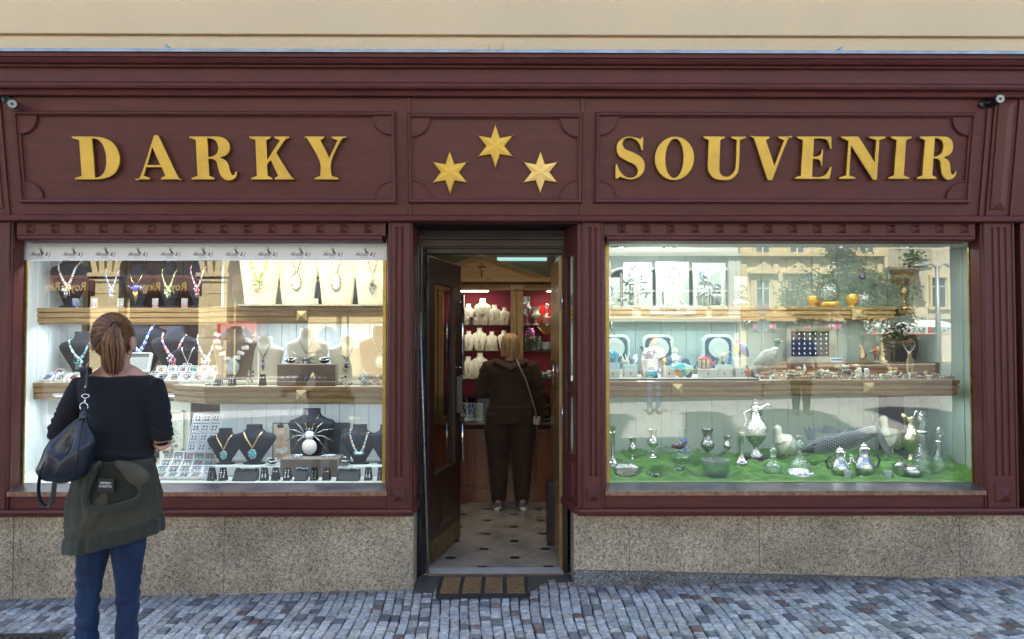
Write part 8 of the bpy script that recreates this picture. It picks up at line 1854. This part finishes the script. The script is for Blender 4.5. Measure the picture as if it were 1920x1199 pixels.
# ================================================================== ACROSS THE STREET (seen mirrored in the panes)
def RP(px, py, d): p = W(px, py, d+.316); return Vector((p.x, -d, p.z))
SUNC = mat('ochre_render', (.66,.55,.31), .9, noise_s=1.2, noise_a=.08, bump=.2, bump_s=20)
SUNW = mat('pale_stucco', (.62,.66,.58), .85, noise_s=2, noise_a=.06)
WGL = mat('dark_window_glass', (.05,.07,.09), .08, spec=.8)
WFR = mat('white_window_frame', (.70,.70,.66), .5)
SHD = mat('dark_shopfront_timber', (.10,.035,.018), .45, noise_s=4, noise_a=.3)
def bwin(b, x, z0, z1, w_, y, ped=False, mt_=SUNC):
    f = MB()
    for a in ((x-w_/2-.12,x-w_/2,z0,z1),(x+w_/2,x+w_/2+.12,z0,z1),(x-w_/2-.12,x+w_/2+.12,z1,z1+.14),(x-w_/2-.2,x+w_/2+.2,z0-.14,z0)): f.box(a[0],a[1],y,y+.14,a[2],a[3])
    if ped:
        f.prism([(x-w_/2-.35,z1+.42),(x+w_/2+.35,z1+.42),(x,z1+.95)], y, y+.30); f.box(x-w_/2-.4,x+w_/2+.4,y,y+.34,z1+.32,z1+.42); f.box(x-w_/2-.28,x-w_/2-.14,y,y+.12,z0-.3,z1+.3); f.box(x+w_/2+.14,x+w_/2+.28,y,y+.12,z0-.3,z1+.3)
    wn = f.build('window', mt_, b)
    m = MB(); m.box(x-w_/2, x+w_/2, y-.1, y+.004, z0, z1); m.build('pane', WGL, wn)
    m = MB(); m.box(x-.03,x+.03,y+.005,y+.05,z0,z1); m.box(x-w_/2,x-.031,y+.005,y+.05,lerp(z0,z1,.68),lerp(z0,z1,.68)+.05); m.box(x+.031,x+w_/2,y+.005,y+.05,lerp(z0,z1,.68),lerp(z0,z1,.68)+.05); m.box(x-w_/2,x-w_/2+.05,y+.006,y+.05,z0,z1); m.box(x+w_/2-.05,x+w_/2,y+.006,y+.05,z0,z1); m.build('sash', WFR, wn)
DB = 32.0; yb_ = -DB
# building with the frieze lettering
def house(lab, xa, xb, yy, H, mt_, loc=None): t = thing('town_house', lab, 'building', ((xa+xb)/2, yy, 0), 'houses across the street'); m = MB(); m.box(xa, xb, yy-8, yy, -1.2, H); m.build('wall', mt_, t); return t
xL, xR = RP(1388,600,DB).x, RP(1660,600,DB).x
h1 = house('ochre house with pedimented windows and STUBSI in its frieze, mirrored in the right pane', xL, xR, yb_, 13, SUNC)
zf = lambda py: RP(1500,py,DB).z
m = MB()
for a, b_, o in ((603,597,.30),(593,589,.18),(482,477,.35),(582,579,.12)): m.box(xL, xR, yb_, yb_+o, zf(a), zf(b_))
for px in (1395, 1455, 1530, 1590, 1650): x = RP(px,600,DB).x; m.box(x-.14, x+.14, yb_, yb_+.10, zf(579), zf(482)); m.box(x-.14, x+.14, yb_, yb_+.10, zf(477)+.05, 12)
m.box(xL, xR, yb_, yb_+.5, 12.4, 13.1); m.build('cornice', SUNC, h1)
for px in (1430, 1495, 1560, 1625):
    x = RP(px,540,DB).x; bwin(h1, x, zf(577), zf(526), .75, yb_, True)
    bwin(h1, x, zf(474), zf(474)+1.9, .8, yb_); bwin(h1, x, zf(474)+3.2, zf(474)+4.9, .8, yb_)
c = RP(1497,488,DB); text('frieze_lettering', 'STUBSI', .58, (c.x, yb_+.012, c.z), mat('bronze_letters', (.10,.07,.03), .6), h1, ext=.01, rz=180)
m = MB(); m.box(xL+.3, xR-.3, yb_, yb_+.06, -1.2, zf(606)); m.build('shop_front', mat('dull_shop_green', (.16,.18,.15), .5), h1)
for pa, pb, c_ in ((1412,1455,'pink'),(1508,1577,'pink')):
    a, b_ = RP(pa,617,DB-.2), RP(pb,607,DB-.2); m = MB(); m.box(a.x,b_.x,a.y-.05,a.y,a.z,b_.z); s_ = m.build('shop_sign', mat('pink_sign', (.75,.10,.32), .5), h1)
    m = MB(); rr_ = random.Random(pa); [m.box(lerp(a.x,b_.x,.2+.08*k), lerp(a.x,b_.x,.2+.08*k)+.07, a.y+.001, a.y+.008, a.z+.08, a.z+rr_.uniform(.15,.24)) for k in range(8)]; m.build('blurred_strokes', WHITE, s_)
# pale loggia building
xa, xb = RP(1130,600,DB-1).x, RP(1386,600,DB-1).x; yl = yb_+1.0
h2 = house('pale green loggia house with round arches, mirrored behind the silver icons', xa, xb-.02, yl, 11, SUNW)
zl_ = lambda py: RP(1250,py,DB-1).z
m = MB(); m.box(xa-.1,xb,yl,yl+.35,zl_(604),zl_(596)); m.box(xa-.1,xb,yl,yl+.4,zl_(482),zl_(476)); m.box(xb-.6,xb-.02,yl,yl+.25,zl_(596),zl_(482)); m.box(xa,xa+.4,yl,yl+.25,zl_(596),zl_(482)); m.build('cornice', SUNW, h2)
for px in (1165, 1222, 1303, 1354):
    x = RP(px,540,DB-1).x; w_ = .62; z0, zs = zl_(574), zl_(530)
    arc = [(x-w_,z0),(x+w_,z0)]+[(x+w_*math.cos(k*R(15)),zs+w_*math.sin(k*R(15))) for k in range(13)]
    m = MB(); m.prism(arc, yl-.1, yl+.006); wn = m.build('window', WGL, h2)
    m = MB(); m.tube([(x+(w_+.06)*math.cos(k*R(15)),yl+.05,zs+(w_+.06)*math.sin(k*R(15))) for k in range(13)], .08, 6); m.box(x-w_-.12,x-w_,yl,yl+.12,z0,zs); m.box(x+w_,x+w_+.12,yl,yl+.12,z0,zs); m.tube([(x+.2*math.cos(k*R(30)),yl+.05,zs+w_+.42+.2*math.sin(k*R(30))) for k in range(13)], .05, 6); m.build('arch_moulding', WFR, wn)
    m = MB(); m.box(x-.05,x+.05,yl+.007,yl+.06,z0,zs+.5); m.box(x-w_,x-.051,yl+.007,yl+.06,lerp(z0,zs,.6),lerp(z0,zs,.6)+.07); m.box(x+.051,x+w_,yl+.007,yl+.06,lerp(z0,zs,.6),lerp(z0,zs,.6)+.07); m.build('sash', WFR, wn)
    m = MB(); m.box(x-.55,x+.55,yl,yl+.05,zl_(592),zl_(580)); m.build('relief_panel', mat('stone_panel', (.35,.31,.22), .8, noise_s=12, noise_a=.4), h2)
m = MB(); m.box(xa+.2,xb-.3,yl,yl+.05,-1.2,zl_(606)); m.build('tiled_base', mat('blue_tile', (.12,.26,.34), .4, noise_s=3, noise_a=.2), h2)
c = RP(1262,581,DB-1.4); m = MB(); m.box(c.x-1.15,c.x+1.15,c.y-.06,c.y,c.z-.25,c.z+.25); sg = m.build('shop_sign', mat('pale_blue_board', (.55,.64,.75), .5), h2); text('sign_lettering', 'ST. MARIE', .30, (c.x,c.y+.004,c.z-.12), INK, sg, ext=.004, rz=180)
# right house with café awning
xc, xd = xR+.02, RP(1870,600,DB).x
h3 = house('cream house with flower balcony and café awning, mirrored at the right end', xc, 24, yb_-.4, 12, mat('cream_stucco', (.64,.58,.42), .9, noise_s=1.5, noise_a=.08))
for px, pa, pb in ((1700,575,520),(1768,575,520),(1830,575,520)): bwin(h3, RP(px,540,DB).x, zf(pa), zf(pb), .8, yb_-.4)
m = MB(); a, b_ = RP(1672,500,DB-1), RP(1752,496,DB-1); m.box(a.x,b_.x,yb_-.4,yb_+.8,a.z-.12,a.z)
for k in range(26): x = lerp(a.x,b_.x,k/25); m.tube([(x,yb_+.75,a.z),(x,yb_+.75,a.z+.9)], .015, 4)
m.box(a.x,b_.x,yb_+.73,yb_+.77,a.z+.9,a.z+.94); m.box(xc,24,yb_-.4,yb_-.1,zf(605),zf(598)); m.build('balcony', mat('balcony_iron', (.18,.20,.18), .6), h3)
for px0, px1, s_ in ((1615,1675,''),(1690,1806,'ITALIA   BAR')):
    a, b_ = RP(px0,626,DB-2), RP(px1,604,DB-2); m = MB(); m.prismx([(a.y,a.z),(a.y,a.z+.35),(yb_-.3,b_.z+.2),(yb_-.3,b_.z+.1)], a.x, b_.x); aw = m.build('awning', mat('awning_white', (.72,.78,.76), .7), h3)
    if s_: text('awning_lettering', s_, .36, ((a.x+b_.x)/2, a.y+.01, a.z+.05), mat('dark_green_letters', (.03,.15,.10), .6), aw, ext=.004, rz=180)
    m = MB(); x = lerp(a.x,b_.x,.5); m.box(x-.22,x-.02,a.y+.002,a.y+.012,a.z+.05,a.z+.32); m.build('red_emblem', mat('awning_red', (.6,.04,.04), .6), aw); m = MB(); m.box(x+.0,x+.20,a.y+.002,a.y+.012,a.z+.05,a.z+.32); m.build('green_emblem', mat('awning_green', (.03,.32,.2), .6), aw)
    m = MB(); m.box(a.x,b_.x,a.y-.01,a.y+.008,a.z-.05,a.z-.005); m.build('red_border', MATS['awning_red'], aw)
m = MB(); m.box(xc+.5,23,yb_-.4,yb_-.36,-1.2,zf(628)); m.build('cafe_front', mat('cafe_grey', (.22,.22,.19), .5), h3)
# arcade house with brown shop fascias
ZW0 = lambda py: RP(300,py,DB).z
xe_, xf = -26.0, xa-.12
h4 = house('ochre arcade house with stone piers and brown fascias, mirrored in the left pane', xe_, RP(770,600,DB).x, yb_, 13, SUNC)
for px in (30, 208, 408, 610):
    x = RP(px,560,DB).x; m = MB(); hw = .72
    m.box(x-hw,x+hw,yb_,yb_+.6,-1.2,ZW0(525)); m.box(x-hw-.12,x+hw+.12,yb_,yb_+.72,ZW0(521),ZW0(514)); m.box(x-hw-.05,x+hw+.05,yb_,yb_+.66,ZW0(530),ZW0(526))
    for k in range(5): m.box(x-hw-.02,x+hw+.02,yb_,yb_+.62,ZW0(660-k*27),ZW0(660-k*27)+.05)
    for k in range(4): xx = x-hw+.1+k*.36; m.prism([(xx,ZW0(514)),(xx+.28,ZW0(514)),(xx+.28+.12*(k-1.5),ZW0(485)),(xx+.12*(k-1.5),ZW0(485))], yb_, yb_+.6+.03*k)
    m.build('pier', SUNC, h4)
for pa, pb in ((62,178),(238,378),(438,580)):
    a, b_ = RP(pa,556,DB-.6), RP(pb,522,DB-.6); m = MB(); m.box(a.x,b_.x,yb_,a.y-.3,-1.2,ZW0(490)); rc = m.build('arcade_shopfront', mat('dark_arcade', (.03,.02,.018), .4), h4)  # near-black colour stands for the shade inside the arcade
    m = MB(); m.prismx([(a.y,a.z),(a.y+.12,lerp(a.z,b_.z,.3)),(a.y+.05,b_.z),(a.y-.1,b_.z+.15),(a.y-.5,b_.z+.15),(a.y-.5,a.z-.1)], a.x, b_.x); fs = m.build('fascia', SHD, rc)
    text('gold_lettering', 'Royal Rings', .62, ((a.x+b_.x)/2, a.y+.13, a.z+.28), mat('gold_paint', (.65,.48,.16), .5), fs, ext=.03, rz=180, sx=.85)
m = MB(); m.box(xe_, RP(770,600,DB).x, yb_, yb_+.5, ZW0(484)+.0, ZW0(474)); m.box(xe_, RP(770,600,DB).x, yb_, yb_+.6, 12.4, 13.2); m.build('cornice', SUNC, h4)
for px in range(40, 770, 85): bwin(h4, RP(px,540,DB).x, ZW0(465), ZW0(465)+1.9, .9, yb_, True)
# middle house facing the door
h5 = house('plain cream house opposite the doorway', RP(770,600,DB).x+.02, xa-.13, yb_-.5, 12, MATS['cream_stucco'])
for px in (800, 880, 960, 1040, 1110):
    bwin(h5, RP(px,540,DB).x, zf(560), zf(500), .9, yb_-.5); bwin(h5, RP(px,540,DB).x, zf(650), zf(590), .9, yb_-.5)
# red arched awning
a = RP(458,622,24); t = thing('awning_stall', 'red arched stall canopy across the street', 'stall', (a.x, a.y, 0)); m = MB(); w_ = .78
m.prism([(a.x-w_,a.z-.35),(a.x-w_+.1,a.z-.35)]+[(a.x+(w_-.1)*math.cos(R(180-k*15)),a.z-.35+.55*math.sin(R(k*15))) for k in range(13)][1:]+[(a.x+w_,a.z-.35),(a.x+w_,a.z+.35),(a.x-w_,a.z+.35)], a.y, a.y+.8); m.build('canopy', mat('coral_canvas', (.62,.10,.05), .8), t)
m = MB(); [m.tube([(a.x+s_*(w_-.05),a.y+.4,a.z-.35),(a.x+s_*(w_-.05),a.y+.4,ground(a.x))], .03, 6) for s_ in (-1,1)]; m.build('post', WFR, t)
# parasol with script valance
pc_ = Vector((-3.35, -9.9, 0)); t = thing('parasol', 'white square parasol with drink lettering on its valance, behind the photographer', 'parasol', (pc_.x, pc_.y, ground(pc_.x)))
PW = mat('parasol_white', (.74,.73,.66), .8); m = MB(); hw = 1.62; ze, zv, zap = 2.42, 2.17, 3.0
cn = [(-1,-1),(1,-1),(1,1),(-1,1)]
v = [(pc_.x+a*hw, pc_.y+b*hw, ze) for a, b in cn]+[(pc_.x,pc_.y,zap)]+[(pc_.x+a*hw, pc_.y+b*hw, ze-.02) for a, b in cn]+[(pc_.x,pc_.y,zap-.02)]
m.add(v, [(0,1,4),(1,2,4),(2,3,4),(3,0,4),(5,6,9),(6,7,9),(7,8,9),(8,5,9),(0,1,6,5),(1,2,7,6),(2,3,8,7),(3,0,5,8)]); m.build('canopy', PW, t)
m = MB(); m.box(pc_.x-hw,pc_.x+hw,pc_.y+hw,pc_.y+hw+.008,zv,ze-.021); m.box(pc_.x-hw,pc_.x+hw,pc_.y-hw-.008,pc_.y-hw,zv,ze-.021); m.box(pc_.x-hw-.008,pc_.x-hw,pc_.y-hw,pc_.y+hw,zv,ze-.021); m.box(pc_.x+hw,pc_.x+hw+.008,pc_.y-hw,pc_.y+hw,zv,ze-.021); va = m.build('valance', PW, t)
for k in (-1, 0, 1): text('script_lettering', 'Coca-Cola', .20, (pc_.x+k*1.05, pc_.y+hw+.012, zv+.06), mat('script_black', (.04,.03,.02), .7), va, shear=.5, ext=.002, rz=180, sx=.9)
m = MB(); m.tube([(pc_.x,pc_.y,ground(pc_.x)),(pc_.x,pc_.y,zap)], .028, 10); m.lathe([(0,0),(.3,0),(.3,.06),(.06,.1),(0,.1)], (pc_.x,pc_.y,ground(pc_.x)), 16); m.build('pole', CHROME, t, auto=40)
# café chairs of bent wire
def chair():
    t = thing('wire_chair', '', 'chair'); WM = mat('white_wire', (.65,.66,.64), .35, .6)
    m = MB(); m.lathe([(0,.44),(.2,.44),(.21,.455),(.2,.47),(0,.47)], n=20); m.build('seat', mat('rattan', (.45,.36,.22), .7), t, auto=40)
    m = MB(); arc = [(.22*math.cos(R(k*15)), -.04-.19*math.sin(R(k*15)), .47+.40*math.sin(R(min(90,k*15*1.0) if k < 7 else 180-k*15))**.6 if 0 < k < 12 else .47) for k in range(13)]; m.tube(arc, .010, 7); m.build('backrest', WM, t, smooth=True)
    for k in range(1, 12, 1): m = MB(); p = arc[k]; m.tube([(.19*math.cos(R(k*15)),-.03-.16*math.sin(R(k*15)),.47),p], .004, 5); m.build('spindle', WM, t, smooth=True)
    for a in (45,135,225,315): m = MB(); m.tube([(.15*math.cos(R(a)),.15*math.sin(R(a)),.45),(.21*math.cos(R(a)),.21*math.sin(R(a)),0)], .010, 6); m.build('leg', WM, t, smooth=True)
    return Proto(t)
CHP = chair()
for i, (x, y, rz) in enumerate(((-2.35,-5.55,.2),(-3.05,-5.7,-.3),(-1.75,-6.0,.9))): CHP.put((x, y, ground(x)), rz+math.pi, 1, ['white wire café chair mirrored below the spider bust shelf','white wire café chair left of the middle one','white wire café chair farthest from the shop window'][i], 'wire chairs behind the photographer')
# sign post and lamp
c1, c2 = RP(1430,579,14), RP(1430,611,14); t = thing('sign_post', 'round traffic signs on a grey pole, mirrored beside the black board', 'sign post', (c1.x, c1.y, ground(c1.x)))
m = MB(); m.tube([(c1.x,c1.y-.03,ground(c1.x)),(c1.x,c1.y-.03,c1.z+.25)], .03, 8); m.build('pole', mat('galvanised', (.35,.37,.38), .5, .6), t, smooth=True)
for i, c in enumerate((c1, c2)): m = MB(); m.tube([c-Vector((0,.005,0)), c+Vector((0,.005,0))], [.19,.19], 24, up=(1,0,0)); m.build('sign_disc', mat('sign_back', (.25,.30,.32), .5, .3), t, auto=40)
p0, p1 = RP(1757,500,20), RP(1757,690,20); t = thing('street_lamp', 'grey double armed street lamp, mirrored near the right jamb', 'street lamp', (p0.x, p0.y, ground(p0.x)))
m = MB(); m.tube([(p0.x,p0.y,ground(p0.x)),(p0.x,p0.y,lerp(ground(p0.x),p0.z,.4)),(p0.x,p0.y,p0.z)], [.11,.09,.06], 10); m.build('post', MATS['galvanised'], t, smooth=True)
for s_ in (-1, 1):
    m = MB(); m.tube([(p0.x,p0.y,p0.z-.1),(p0.x+s_*.2,p0.y,p0.z+.1),(p0.x+s_*.5,p0.y,p0.z+.05)], .035, 8); m.build('arm', MATS['galvanised'], t, smooth=True)
    m = MB(); m.ell((p0.x+s_*.6,p0.y,p0.z+.02), (.30,.14,.07), 12, 8); m.build('lamp_head', MATS['galvanised'], t, smooth=True)
# tree
tc = RP(1592,548,24); t = thing('tree', 'leafy street tree mirrored behind the glass vessels', 'tree', (tc.x, tc.y, ground(tc.x)))
m = MB(); rng = random.Random(5); g0 = ground(tc.x)
m.tube([(tc.x,tc.y,g0),(tc.x+.05,tc.y,g0+1.0),(tc.x-.03,tc.y,tc.z-.8),(tc.x,tc.y,tc.z+.3)], [.19,.15,.12,.06], 9)
for k in range(9): a = k*.75; m.tube([(tc.x,tc.y,tc.z-1.0+.12*k),(tc.x+.7*math.cos(a),tc.y+.7*math.sin(a),tc.z-.5+.12*k),(tc.x+1.4*math.cos(a),tc.y+1.4*math.sin(a),tc.z-.2+.15*k)], [.06,.04,.015], 6)
m.build('trunk', mat('bark', (.09,.065,.045), .9, bump=.6, bump_s=20), t, smooth=True)
m = MB()
cl = [(tc+Vector((rng.gauss(0,1.0),rng.gauss(0,.9),rng.gauss(0,.85))), rng.uniform(.35,.75)) for _ in range(48)]
for k in range(11000):
    c, r_ = cl[rng.randrange(48)]; p = c+Vector((rng.gauss(0,.5),rng.gauss(0,.5),rng.gauss(0,.42)))*r_
    a = Vector((rng.uniform(-1,1),rng.uniform(-1,1),rng.uniform(-.6,.6))).normalized()*.10; b_ = a.cross(Vector((rng.uniform(-1,1),rng.uniform(-1,1),1))).normalized()*.055
    m.add([p-a, p+b_, p+a, p-b_], [(0,1,2,3)], m=k % 3)
m.build('crown', [mat('leaf_dark', (.045,.085,.025), .6), mat('leaf_mid', (.075,.12,.035), .6), mat('leaf_dry', (.16,.15,.05), .7)], t)
# passers-by facing the shop
figure('woman in a white flared top and pale jeans walking past, mirrored over the lower fascia', 3.2, -10.4, ground(3.2), 1.66, 0, (mat('white_linen', (.70,.72,.76), .85), False), twill('pale_denim', (.14,.20,.30)), mat('tan_shoe', (.35,.24,.15), .7), HAIRB, 'long', 1.0, voxel=.010)
figure('man with sunglasses and a blue shirt, mirrored over the black charm board', 6.0, -9.4, ground(6.0), 1.80, 0, (mat('blue_shirt', (.05,.13,.50), .8), False), twill('dark_shorts', (.03,.035,.05)), BLACK, HAIR, 'short', 1.12, voxel=.010,
    parts=lambda t, V, k: [MB().cbox(V(s_*.032,.105,1.588), .05*k, .006, .03*k).build('sunglasses_lens', BLACK, t, bev=.002) for s_ in (-1, 1)])
# unseen roof gables added to shade the street; their gaps let patches of sun through
for xa, xb in ((-13,-.2),(1.1,1.8),(2.5,3.9),(5.1,6.4),(7.2,13)):
    m = MB(); m.box(xa, xb, .6, 1.6, 11.001, 17.5); m.prism([(xa-.1,17.5),(xb+.1,17.5),((xa+xb)/2,17.5+min(2.2,(xb-xa)*.6))], .5, 1.7); m.build('roof_gable', CREAM, bld)
